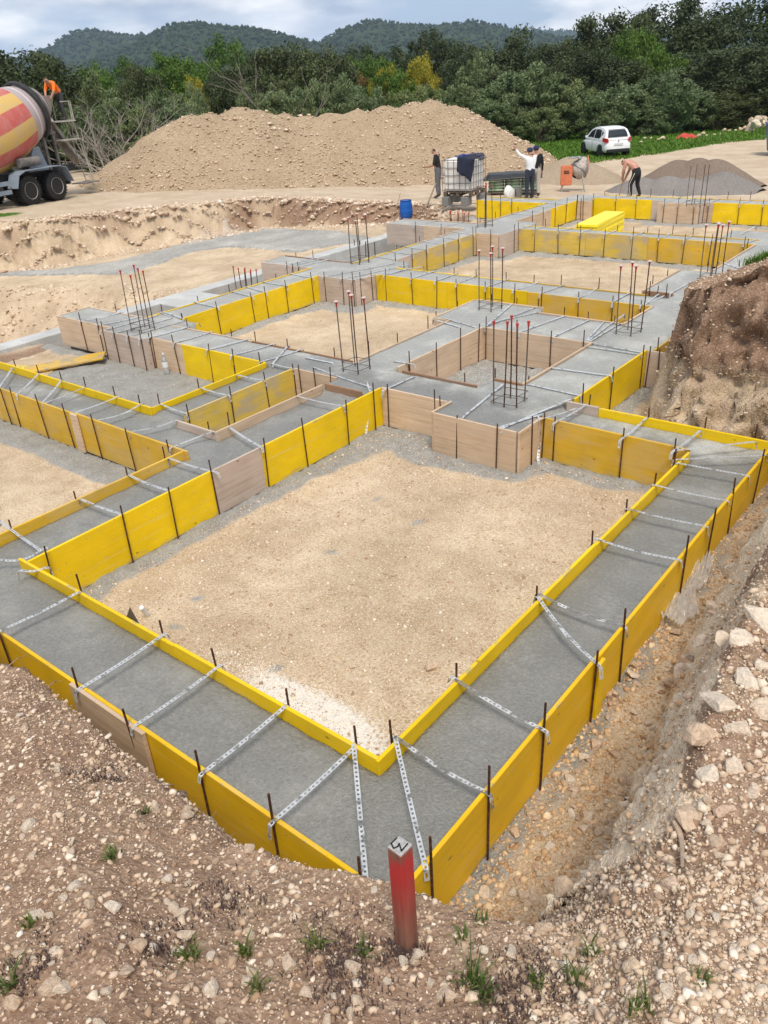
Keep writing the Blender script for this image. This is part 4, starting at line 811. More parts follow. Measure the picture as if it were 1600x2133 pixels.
def scatter_px(n, x0, x1, y0, y1, ok=None, seed=3):      # positions spread evenly over a patch of ground seen in the photo
    g = np.random.default_rng(seed); px = g.uniform(x0, x1, n); py = g.uniform(y0, y1, n)
    d = FW[None]*FPX+RT[None]*(px-800)[:, None]-UP[None]*(py-1066.5)[:, None]; d /= np.linalg.norm(d, axis=1, keepdims=True)
    ts = np.geomspace(.6, 160, 900); best = np.full(n, -1.); done = np.zeros(n, bool)
    for t in ts:
        q = d*t; z = EYE+q[:, 2]; h = surf(q[:, 0], q[:, 1]); now = (~done) & (z < h); best[now] = t; done |= now
    q = d*best[:, None]; pts = np.stack([q[:, 0], q[:, 1], surf(q[:, 0], q[:, 1])], -1)[done]
    return pts if ok is None else pts[ok(pts)]
def wide_scatter(n, x0, x1, y0, y1, ok, seed):
    g = np.random.default_rng(seed); x = g.uniform(x0, x1, n); y = g.uniform(y0, y1, n); p = np.stack([x, y, surf(x, y)], -1); return p[ok(p)]
PSD = lambda p: poly_sd(p[:, 0], p[:, 1], PIT)
def powr(n, lo, hi, a, seed): g = np.random.default_rng(seed); u = g.random(n); return lo*(1-u*(1-(lo/hi)**a))**(-1/a)
bankp = lambda p: (PSD(p) > .18) & (np.hypot(p[:, 0], p[:, 1]) < 4.8) & (np.hypot(p[:, 0], p[:, 1]) > .62) & (np.arctan2(p[:, 0], p[:, 1]) > -1.75) & (np.arctan2(p[:, 0], p[:, 1]) < .35)
# small gravel all over the foreground bank
q1 = wide_scatter(125000, -5.2, .9, -.3, 4.2, bankp, 11); dens = fbm2(q1[:, 0], q1[:, 1], 1.6, 3, 5)*.5+.5; q1 = q1[np.random.default_rng(4).random(len(q1)) < .40+.60*dens]
qx = scatter_px(7000, 1100, 1640, 1820, 2190, bankp, 61); q1 = np.concatenate([q1, qx]); sz1 = powr(len(q1), .006, .040, 1.9, 12); bg1 = sz1 > .016
for msk, lowp, nm in ((bg1, False, 'bank_gravel'), (~bg1, True, 'bank_grit')):
    o = pebbles(nm, q1[msk], sz1[msk], M_STONE, 13, bright=np.clip(np.random.default_rng(2).beta(2.2, 2.0, msk.sum()), 0, 1), low=lowp); tag(o, 'loose pale gravel strewn over the brown stony bank' if not lowp else 'fine grit between the stones of the brown bank', 'gravel', kind='stuff')
# gravel on faces and trench floor
q2 = wide_scatter(19000, -1.7, -.1, 1.7, 8.0, lambda p: (PSD(p) > -.75) & (PSD(p) < 1.2), 15); q2 = q2[(PSD(q2) < .02) | (PSD(q2) > .5) | (np.random.default_rng(44).random(len(q2)) < .18)]
inq = PSD(q2) < .3
for msk, mt_, nm, lb in ((inq, M_STONEO, 'trench_rubble', 'small broken stone on the trench floor'), (~inq, M_STONE, 'bank_rubble', 'loose gravel on top of the trench bank')):
    o = pebbles(nm, q2[msk], powr(msk.sum(), .012, .065, 2.0, 16), mt_, 17, low=(nm == 'bank_rubble'), bright=np.random.default_rng(2).beta(2.2, 2.0, msk.sum())); tag(o, lb, 'gravel', kind='stuff')
q2 = wide_scatter(6500, -3.5, -1.2, 7.95, 11.5, lambda p: (PSD(p) > -.2) & (PSD(p) < 2.0), 18)
o = pebbles('pillar_gravel', q2, powr(len(q2), .010, .055, 2.2, 19), M_STONE, 20, bright=np.random.default_rng(2).beta(2, 2.2, len(q2))); tag(o, 'stones bedded in the soil pillar', 'gravel', kind='stuff')
cellok = lambda p: (foot_sd(p[:, 0], p[:, 1]) > .12) & (PSD(p) < -.05)
q3 = wide_scatter(27000, -6.0, -2.2, 2.5, 7.3, cellok, 21)
o = pebbles('cell_gravel', q3, powr(len(q3), .008, .050, 2.5, 22), M_STONE, 23, bright=np.random.default_rng(2).beta(1.5, 1.1, len(q3)), sink=.28, low=True); tag(o, 'fine pale gravel on the sand of the big cell', 'gravel', kind='stuff')
q3 = wide_scatter(2500, -11.5, -4.5, 2.0, 17.3, cellok, 24)
o = pebbles('floor_gravel', q3, powr(len(q3), .010, .05, 2.6, 25), M_STONE, 26, sink=.3, low=True); tag(o, 'scattered gravel on the sand of the other cells', 'gravel', kind='stuff')
cutok = lambda p: (poly_sd(p[:, 0], p[:, 1], LOW) > -.7) & (poly_sd(p[:, 0], p[:, 1], LOW) < 1.3)
q4 = wide_scatter(90000, -33, -14.6, 3, 26, lambda p: cutok(p) | (poly_sd(p[:, 0], p[:, 1], BENCH+[(-14, 12.5), (-14, 0), (-30, 0)]) < .3), 27); q4 = q4[cutok(q4) | (np.random.default_rng(45).random(len(q4)) < .25)][:14000]
o = pebbles('cut_gravel', q4, powr(len(q4), .05, .32, 2.1, 28), M_STONE, 29, bright=.25+.75*np.random.default_rng(2).beta(1.8, 1.8, len(q4)), sink=.3, low=True); tag(o, 'stones showing in the cut faces of the lower dig', 'gravel', kind='stuff')
g_ = np.random.default_rng(46); cw_ = [P(640, 1455, -.54), P(705, 1495, -.54), P(560, 1415, -.54), P(500, 1385, -.54)]; ws_ = np.concatenate([np.stack([w[0]+g_.normal(0, .22, 700), w[1]+g_.normal(0, .07, 700)], -1) for w in cw_]); ws_ = ws_[ws_[:, 1] > 2.44]; ws_ = np.concatenate([ws_, surf(ws_[:, 0], ws_[:, 1])[:, None]], 1)
o = pebbles('white_chippings', ws_, powr(len(ws_), .007, .018, 2.0, 47), M_STONE, 48, bright=np.full(len(ws_), 1.0), low=True, sink=.3); tag(o, 'white stone chippings spilt along the yellow board in the big cell', 'gravel', kind='stuff')
# single rocks
def rock_mesh(seed):
    g = random.Random(seed); bm = bmesh.new(); bmesh.ops.create_icosphere(bm, subdivisions=2, radius=1)
    pl = [(Vector((g.gauss(0, 1), g.gauss(0, 1), g.gauss(0, 1))).normalized(), g.uniform(.30, .72)) for _ in range(11)]
    for v in bm.verts:
        for n, d in pl:
            k = v.co.dot(n)
            if k > d: v.co -= n*(k-d)*.95
        v.co *= 1+g.uniform(-.04, .04)
    me = bpy.data.meshes.new('rock'); bm.to_mesh(me); bm.free(); me.materials.append(M_ROCK); return me
ROCKS = [rock_mesh(100+i) for i in range(9)]
def rock(p, size, label, group, cat='rock', sink=.28, flat=.65):
    o = bpy.data.objects.new('rock', random.choice(ROCKS)); COL.objects.link(o)
    sx, sy, sz = size/2*random.uniform(.9, 1.25), size/2*random.uniform(.65, 1.0), size/2*flat*random.uniform(.75, 1.15)
    o.scale = (sx, sy, sz); o.rotation_euler = (random.uniform(-.35, .35), random.uniform(-.35, .35), random.uniform(0, 6.28)); o.location = (p[0], p[1], p[2]+sz*(1-2*sink)); return tag(o, label, cat, group)
pts = scatter_px(900, -60, 1660, 1380, 2190, bankp, 31)
np.random.default_rng(6).shuffle(pts)
for p in pts[:120]: rock(p, float(powr(1, .034, .085, 1.9, int(p[0]*1e5) % 9973)[0]), 'pale limestone rock lying loose on the brown stony bank', 'rocks on the stony bank')
for (x, y, s) in [(240, 1895, .11), (360, 1985, .05), (378, 1905, .085), (155, 1850, .07), (120, 1598, .06), (118, 1985, .075), (265, 2030, .10), (600, 2020, .13), (385, 1955, .09), (1065, 1990, .10), (640, 2070, .09), (30, 2100, .10), (745, 2090, .08), (300, 1725, .06), (150, 1755, .05), (1010, 1985, .06)]:
    rock(hit(x, y), s*.8, 'larger pale limestone rock on the brown stony bank', 'larger rocks on the stony bank')
pts = scatter_px(900, 1000, 1600, 1250, 1960, lambda p: (PSD(p) > -.55) & (PSD(p) < .3) & (p[:, 0] > -1.62), 33)
for p in pts[:80]: rock(p, float(powr(1, .055, .14, 1.7, int(p[1]*1e5) % 9973)[0]), 'brownish rubble stone lying in the trench beside the yellow boards', 'rubble stones in the trench')
for (x, y, s) in [(1420, 1410, .20), (1395, 1430, .15), (1440, 1395, .12), (1225, 1705, .10), (1090, 1868, .11)]: rock(hit(x, y), s, 'reddish brown clod lying among the trench rubble', 'clods in the trench')
for (x, y, s) in [(1545, 1335, .22), (1510, 1345, .2), (1585, 1290, .22), (1470, 1540, .2), (1500, 1470, .22), (1590, 1480, .15), (1440, 1700, .16), (1530, 1600, .12), (1560, 1420, .16), (1480, 1620, .12), (1545, 1520, .14), (1510, 1690, .11), (1495, 1760, .10), (1590, 1390, .15), (1570, 1650, .09)]: rock(hit(x, y), s, 'whitish chalk boulder bedded in the trench bank', 'chalk boulders in the trench bank', sink=.45)
rock(hit(900, 1392), .13, 'single brown-edged stone lying on the sand of the big cell', None)
for (x, y) in [(492, 1000), (480, 968), (1175, 1165), (1120, 1080), (800, 1250), (1000, 1180), (710, 1290)]: rock(hit(560+(x-480)*.6, 1150+(y-1000)*.3), .04, 'small pale stone lying on the sand of the big cell', 'small stones in the big cell')

# ------------------------------------------------------------------ heaps
def heap(name, label, cat, peaks, cellsz, mat, slope=.62, nz=.12, seed=1, attrs=None, pad=.6, round_=.35, kind=None):
    xs = [p[0] for p in peaks]; ys = [p[1] for p in peaks]; hm = max(p[2] for p in peaks); r = hm/slope+pad
    gx = np.arange(min(xs)-r, max(xs)+r, cellsz); gy = np.arange(min(ys)-r, max(ys)+r, cellsz); Xh, Yh = np.meshgrid(gx, gy, indexing='ij')
    H = np.full(Xh.shape, -9.)
    for (x, y, h) in peaks: H = np.maximum(H, h-slope*(np.sqrt((Xh-x)**2+(Yh-y)**2+round_**2)-round_))
    H = H+fbm2(Xh, Yh, .7, 4, seed)*nz+fbm2(Xh, Yh, 3, 3, seed+5)*nz*.35
    Zh = far_level(Xh, Yh)+np.maximum(H, -.35); keep = H > -.3
    ii = np.arange(Xh.size).reshape(Xh.shape); f = np.stack([ii[:-1, :-1], ii[1:, :-1], ii[1:, 1:], ii[:-1, 1:]], -1).reshape(-1, 4); kp = keep.ravel()[f].any(1)
    o = link(name, mesh_np(name, np.stack([Xh, Yh, Zh], -1).reshape(-1, 3), f[kp], True), mat); tag(o, label, cat, kind=kind)
    return o, (Xh, Yh, Zh, H)
def m_heap(name, c0, c1, c2, sc=9):
    q = NT(name); p = q.pos(); a = q.noise(p, .55, 4, .6); b = q.noise(p, sc, 5, .7); v = q.voro(p, sc*1.6); vc = q.voro(p, sc*1.6, out='Color')
    c = q.ramp(b, [(.28, c0), (.5, c1), (.74, c2)]); c = q.mix(.45, c, q.ramp(vc, [(.2, c0), (.8, c2)])); c = q.mix(.4, c, q.ramp(a, [(.35, c0), (.65, c1)]))
    return q.fin(c, .95, q.bump(q.math('SUBTRACT', b, q.math('MULTIPLY', v, .8)), .8, .06), spec=.1)
M_MOUND = m_heap('spoil_heap', (.29, .205, .125), (.43, .32, .21), (.57, .45, .325))
peaks = []
for (px, py, D) in [(225, 352, 41.5), (265, 325, 41.5), (310, 292, 41.5), (355, 262, 41.5), (395, 241, 41.5), (440, 239, 42), (500, 223, 42), (545, 232, 42.5), (590, 238, 42.5), (640, 240, 42.5), (690, 233, 43), (740, 226, 43), (800, 219, 43.5), (860, 214, 44), (900, 212, 44.5), (945, 220, 45), (975, 240, 45.5)]:
    x, y, z = PD(px, py, D); peaks.append((x, y, z-float(far_level(np.array(x), np.array(y)))))
mound, (Xh, Yh, Zh, Hh) = heap('gravel_mound', 'long tan mound of excavated stony soil beyond the track', 'mound', peaks, .16, M_MOUND, .56, .22, 7)
sel = np.where((Hh > -.05).ravel())[0]; g = np.random.default_rng(8); pk = g.choice(sel, 15000); p = np.stack([Xh.ravel()[pk], Yh.ravel()[pk], Zh.ravel()[pk]], -1)+np.stack([g.uniform(-.08, .08, 15000), g.uniform(-.08, .08, 15000), np.zeros(15000)], -1)
hh = Hh.ravel()[pk]; dn = fbm2(p[:, 0]*1.0, p[:, 1]*1.0, .35, 3, 3); rightness = sstep(-33, -27, p[:, 0]+.35*p[:, 1]-8); k = (g.random(15000) < np.clip(.28+dn*1.3+.6*sstep(1.0, .0, hh)+.45*rightness, .02, 1)); p = p[k]
o = pebbles('mound_stones', p, powr(len(p), .05, .26, 2.2, 35), M_STONE, 36, bright=.25+.6*np.random.default_rng(2).beta(2, 2, len(p)), sink=.15, low=True); tag(o, 'pale stones covering the excavated mound', 'gravel', kind='stuff')
def gz(px, py, D=None): 
    q = hit(px, py); return q
a = hit(1410, 402); b = hit(1335, 405)
heap('sand_heap', 'dark brown sand heap beside the bending worker', 'sand heap', [(a[0]-.9, a[1]+2.6, .95), (a[0]-.2, a[1]+2.7, 1.02), (a[0]+.45, a[1]+2.6, 1.0)], .10, m_heap('brown_sand', (.19, .14, .105), (.265, .205, .16), (.34, .275, .22), 14), .60, .07, 9, pad=.2)
heap('gravel_heap', 'low grey gravel heap in front of the brown sand', 'gravel heap', [(b[0]-.5, b[1]+1.2, .50), (b[0]+.5, b[1]+1.3, .52), (b[0]+1.3, b[1]+1.4, .48), (a[0]+1.3, a[1]+1.1, .62)], .10, m_heap('grey_gravel', (.20, .18, .165), (.30, .27, .25), (.40, .37, .34), 16), .50, .07, 10, pad=.2)
c = hit(1150, 385)
heap('sand_heap', 'pale sand heap behind the orange mixer', 'sand heap', [(c[0]-.3, c[1]+2.2, .95), (c[0]+.4, c[1]+2.0, .8)], .10, m_heap('pale_sand', (.34, .26, .18), (.45, .35, .25), (.54, .44, .33), 14), .5, .05, 11)

# ------------------------------------------------------------------ water tank and things round it
M_HDPE = simple('white_tank_plastic', (.74, .72, .68), .45, var=.05, scale=2)
M_CAGE = simple('cage_steel', (.22, .22, .225), .5, .5)
M_PALW = simple('pallet_wood', (.16, .12, .09), .85, var=.35, scale=14)
M_NAVY = simple('navy_cloth', (.018, .022, .045), .9, var=.4, scale=20, bump=.4)
M_BLUEC = simple('blue_cloth', (.02, .05, .22), .85, var=.3, scale=20)
T0 = Vector((-14.45, 22.35, -.36)); TR = R_(9)
def loc_of(x, y, z): c, s = math.cos(TR), math.sin(TR); return (T0.x+x*c-y*s, T0.y+x*s+y*c, T0.z+z)
k = 0
for (x, y) in [(-.95, .12), (-.28, .10), (-.95, .9), (-.1, .9)]:
    lx = ['under the corner of the water tank pallet next to the planks', 'under the middle corner of the water tank pallet', 'under the back of the water tank pallet', 'at the hidden corner of the water tank pallet'][k]; k += 1
    block(loc_of(x, y, -.05), TR+.05, 'grey concrete block '+lx, d=(.22, .4, .27))
tank = thing('water_tank', 'white caged plastic water tank on a pallet propped on concrete blocks', 'water tank', loc_of(-.55, .55, .22), TR)
mb = MB()
for yy in (-.5, -.25, 0, .25, .5): mb.box((0, yy*.9, .125), (1.02, .11, .022))
for xx in (-.44, 0, .44):
    for yy in (-.5, 0, .5): mb.box((xx, yy*.9, .07), (.11, .13, .09))
    mb.box((xx, 0, .012), (.10, 1.0, .022))
mb.build('pallet', M_PALW, tank)
b = MB().box((0, 0, .62), (.93, 1.08, .92)).build('tank_body', M_HDPE, tank, bevel=.07, seg=3, smooth=True)
MB().lathe([(.1, 1.08), (.1, 1.12), (.0, 1.125)], 16).build('lid', M_BLK, b)
for z in (.18, .40, .62, .84, 1.06):
    q = [(-.49, -.56, z), (.49, -.56, z), (.49, .56, z), (-.49, .56, z), (-.49, -.56, z)]; MB().tube(q, .010, 5, cap=False).build('cage_ring', M_CAGE, tank)
for i in range(6):
    x = -.49+.196*i
    for y in (-.567, .567): MB().tube([(x, y, .15), (x, y, 1.08)], .010, 5).build('cage_bar', M_CAGE, tank)
for i in range(1, 6):
    y = -.56+.1866*i
    for x in (-.497, .497): MB().tube([(x, y, .15), (x, y, 1.08)], .010, 5).build('cage_bar', M_CAGE, tank)
def cloth(name, label, c, r, mat, drop, seed, dirv=(1, 0)):
    u, v = np.meshgrid(np.linspace(-1, 1, 20), np.linspace(-1, 1, 20), indexing='ij'); x = u*r[0]; y = v*r[1]
    dd = x*dirv[0]+y*dirv[1]; over = np.maximum(0, dd-.12); z = .02+np.abs(fbm2(u, v, 1.8, 3, seed))*.10-over*drop; sh = np.where(over > 0, over*.93, 0); x = x-sh*dirv[0]; y = y-sh*dirv[1]
    z = z*np.where(over > 0, 1, 1); ii = np.arange(400).reshape(20, 20); f = np.stack([ii[:-1, :-1], ii[1:, :-1], ii[1:, 1:], ii[:-1, 1:]], -1).reshape(-1, 4)
    me = mesh_np(name, np.stack([x+.05*fbm2(u, v, 2, 2, seed+3), y+.05*fbm2(u, v, 2, 2, seed+4), z], -1).reshape(-1, 3), f, True); o = link(name, me, mat, loc=c, rot=(0, 0, TR)); md = o.modifiers.new('s', 'SOLIDIFY'); md.thickness = .012; return tag(o, label, 'clothing')
cloth('jacket', 'dark navy jacket draped over the corner of the caged tank', loc_of(-.16, .02, 1.31), (.26, .42), M_NAVY, 1.9, 3, (.35, -.93))
cloth('jacket', 'navy jacket with pale lining bunched on the far edge of the tank top', loc_of(-.20, .85, 1.32), (.30, .25), simple('grey_navy_cloth', (.05, .05, .09), .9, var=.7, scale=9), .8, 5, (1, 0))
cloth('cloth', 'bright blue cloth lying flat on the tank top', loc_of(-.55, .75, 1.31), (.3, .2), M_BLUEC, .1, 6)
M_BARR = simple('blue_barrel_plastic', (.008, .10, .42), .38, var=.1, scale=3)
bq = hit(847, 461); bz = thing('plastic_barrel', 'blue plastic barrel standing on the far edge of the lower dig', 'barrel', (bq[0], bq[1], bq[2])); bz.scale = (.80, .80, .78)
MB().lathe([(.0, 0), (.22, .0), (.245, .03), (.27, .14), (.272, .22), (.285, .26), (.285, .30), (.272, .34), (.275, .45), (.262, .60), (.235, .70), (.235, .73), (.215, .735), (.21, .715), (.0, .712)], 28).build('shell', M_BARR, bz, smooth=True)
MB().lathe([(.243, .705), (.250, .712), (.250, .735), (.243, .742)], 28, cap=False).build('rim_band', simple('dark_blue_band', (.006, .05, .2), .4), bz, smooth=True)
for s in (-1, 1): MB().tube([(s*.262, -.05, .56), (s*.31, -.03, .58), (s*.31, .03, .58), (s*.262, .05, .56)], .012, 6).build('grip', M_BARR, bz, smooth=True)
for i, (px, py, an) in enumerate([(915, 424, .9), (920, 430, .75), (960, 422, .95)]):
    q = hit(px, py); o = MB().box((0, 0, .02), (1.5, .16, .027)).build('plank', M_TAN, loc=(q[0], q[1], q[2]+.03*i), rot=(0, .02, an-.6), bevel=.002); tag(o, ['tan plank lying on the track edge by the tank blocks', 'second tan plank nearest the earth rim by the tank', 'tan plank pushed under the tank pallet'][i], 'plank')
def pole(px0, py0, px1, py1, r, label, mat, name='pole', lean=0.3):
    a = Vector(hit(px0, py0)); dist = math.hypot(a.x, a.y)+lean; b = Vector(PD(px1, py1, dist)); o = MB().tube([a, a.lerp(b, .5)+Vector((.01, 0, 0)), b], r, 7).build(name, mat); return tag(o, label, 'pole')
M_STICK = simple('grey_wood', (.30, .23, .17), .85, var=.3, scale=18)
pole(886, 436, 908, 381, .028, 'weathered wooden pole leaning beside the blue barrel and tank', M_STICK); pole(822, 448, 834, 402, .012, 'thin stick leaning on the dig edge behind the blue barrel', M_STICK, 'stick')

# pallet of bagged cement
M_BAGG = simple('green_white_bag', (.42, .52, .38), .6, var=.6, scale=5); M_TARP = simple('black_tarpaulin', (.02, .022, .024), .45, var=.5, scale=5, bump=.5); M_WSACK = simple('white_sack', (.72, .72, .70), .75, var=.12, scale=12, bump=.3)
bg0 = Vector(hit(1068, 408)); bg0 = Vector((bg0.x-.3, bg0.y+.5, bg0.z)); bgr = R_(30)
def bag_mesh():
    u, v = np.meshgrid(np.linspace(-1, 1, 13), np.linspace(-1, 1, 9), indexing='ij'); e = (1-np.abs(u)**4)*(1-np.abs(v)**4); V_ = []; 
    top = np.stack([u*.31, v*.21, .065+.06*e**.6+fbm2(u, v, 1.5, 2, 4)*.012], -1).reshape(-1, 3); bot = np.stack([u*.31, v*.21, .065-.06*e**.6], -1).reshape(-1, 3)
    ii = np.arange(117).reshape(13, 9); f = np.stack([ii[:-1, :-1], ii[1:, :-1], ii[1:, 1:], ii[:-1, 1:]], -1).reshape(-1, 4)
    me = mesh_np('cement_bag', np.concatenate([top, bot]), np.concatenate([f, f[:, ::-1]+117]), True); me.materials.append(M_BAGG); return me
bme = bag_mesh()
mb = MB()
for yy in (-.4, -.13, .13, .4): mb.box((0, yy, .125), (1.9, .12, .022))
for xx in (-.88, -.3, .3, .88): mb.box((xx, 0, .06), (.1, 1.0, .1))
o = mb.build('pallet', M_PALW, loc=bg0, rot=(0, 0, bgr)); tag(o, 'dark wooden pallet under the green cement bags', 'pallet')
for lz in range(5):
    for i in range(3):
        for j in range(2):
            p = Vector(((i-1)*.63, (j-.5)*.44, .137+lz*.118)); p.rotate(Euler((0, 0, bgr))); o = bpy.data.objects.new('cement_bag', bme); COL.objects.link(o); o.location = bg0+p; o.rotation_euler = (0, 0, bgr+random.uniform(-.06, .06)+(math.pi if random.random() < .5 else 0)); tag(o, 'green and white cement bag in the stack beside the caged tank', 'cement bag', 'stacked cement bags')
u, v = np.meshgrid(np.linspace(-1, 1, 26), np.linspace(-1, 1, 18), indexing='ij'); x = u*1.12; y = v*.62; ov = np.maximum(np.abs(x)-.95, 0)+np.maximum(np.abs(y)-.45, 0); z = .78+fbm2(u, v, 2.0, 3, 8)*.035-np.minimum(ov*1.4, .17)
ii = np.arange(u.size).reshape(u.shape); f = np.stack([ii[:-1, :-1], ii[1:, :-1], ii[1:, 1:], ii[:-1, 1:]], -1).reshape(-1, 4)
o = link('tarpaulin', mesh_np('tarpaulin', np.stack([x, y, z], -1).reshape(-1, 3), f, True), M_TARP, loc=bg0, rot=(0, 0, bgr)); md = o.modifiers.new('s', 'SOLIDIFY'); md.thickness = .02; tag(o, 'black tarpaulin covering the top of the cement bags', 'tarpaulin')
sk = hit(1062, 411); u, v = np.meshgrid(np.linspace(0, 1, 12), np.linspace(0, 2*math.pi, 17), indexing='ij'); rr = .19*np.sin(np.clip(u*2.6+.55, 0, 3.05))**.6*(1+.18*np.sin(3*v+2*u)); ii = np.arange(u.size).reshape(u.shape); f = np.stack([ii[:-1, :-1], ii[1:, :-1], ii[1:, 1:], ii[:-1, 1:]], -1).reshape(-1, 4)
o = link('sack', mesh_np('sack', np.stack([rr*np.cos(v), rr*np.sin(v), u*.45], -1).reshape(-1, 3), f, True), M_WSACK, loc=(sk[0], sk[1], sk[2]-.02), rot=(0, -.2, 0)); tag(o, 'open white sack slumped in front of the green bags', 'sack')
bk = hit(1080, 411); bu = thing('bucket', 'grey bucket beside the white sack', 'bucket', bk); MB().lathe([(.0, 0), (.12, .0), (.15, .33), (.16, .33), (.155, .315), (.142, .3), (.115, .02)], 18, cap=False).build('pail', simple('grey_bucket', (.28, .27, .26), .6), bu, smooth=True); MB().tube([(-.155, 0, .31), (-.12, .05, .45), (0, .07, .5), (.12, .05, .45), (.155, 0, .31)], .005, 5).build('handle', M_CAGE, bu)

# orange concrete mixer
M_ORA = simple('orange_mixer_paint', (.62, .19, .09), .55, var=.2, scale=9); M_MIXG = simple('cement_caked_drum', (.40, .36, .32), .85, var=.35, scale=7)
mx0 = Vector(hit(1192, 398)); mr = R_(28)
mix = thing('concrete_mixer', 'small orange motor-cased concrete mixer with grey drum and ring wheel', 'mixer', mx0, mr); mix.scale = (.86,)*3
MB().box((-.30, -.22, .70), (.52, .34, .82)).build('motor_case', M_ORA, mix, bevel=.03, seg=2)
sb = MB(); [sb.box((-.30, -.395, .90-.05*i), (.24, .01, .025)) for i in range(3)]; sb.build('vent', M_BLK, mix)
Md = Matrix.Translation((.28, .10, .92)) @ Euler((R_(-25), R_(38), 0)).to_matrix().to_4x4()
MB().lathe([(.12, -.42), (.30, -.34), (.41, -.12), (.41, .08), (.30, .30), (.22, .46), (.24, .49), (.21, .48), (.27, .30), (.36, .05), (.1, -.36)], 26, M=Md, cap=False).build('drum', M_MIXG, mix, smooth=True)
MB().lathe([(.41, -.14), (.435, -.13), (.435, -.07), (.41, -.06)], 36, M=Md, cap=False).build('gear_ring', M_CAGE, mix)
rg = [(.62+.0*math.cos(a), .02+.34*math.cos(a), 1.12+.34*math.sin(a)) for a in np.linspace(0, 2*math.pi, 25)]; wh = MB().tube(rg, .02, 6, cap=False).build('tilt_wheel', M_ORA, mix, smooth=True)
sp = MB(); [sp.tube([(.62, .02, 1.12), (.62, .02+.34*math.cos(a), 1.12+.34*math.sin(a))], .011, 5) for a in (0, 1.57, 3.14, 4.71)]; sp.build('spoke', M_ORA, wh)
for (x, y) in ((-.5, -.35), (-.5, .4), (.55, .4), (.55, -.35)): MB().tube([(x, y, 0), (x*.7, y*.6, .75)], .028, 7).build('leg', M_MIXG, mix)
fr = MB(); fr.tube([(-.4, .1, .72), (.6, .05, .8), (.62, .02, 1.12)], .03, 7); fr.tube([(-.4, .1, .72), (-.2, .1, 1.05), (.1, .05, 1.02)], .03, 7); fr.build('yoke', M_MIXG, mix)
cloth('rag', 'grey rag lying over the mixer drum', (mx0.x+.1, mx0.y+.1, mx0.z+1.18), (.3, .25), simple('grey_rag', (.25, .27, .27), .9, var=.5), .4, 9)

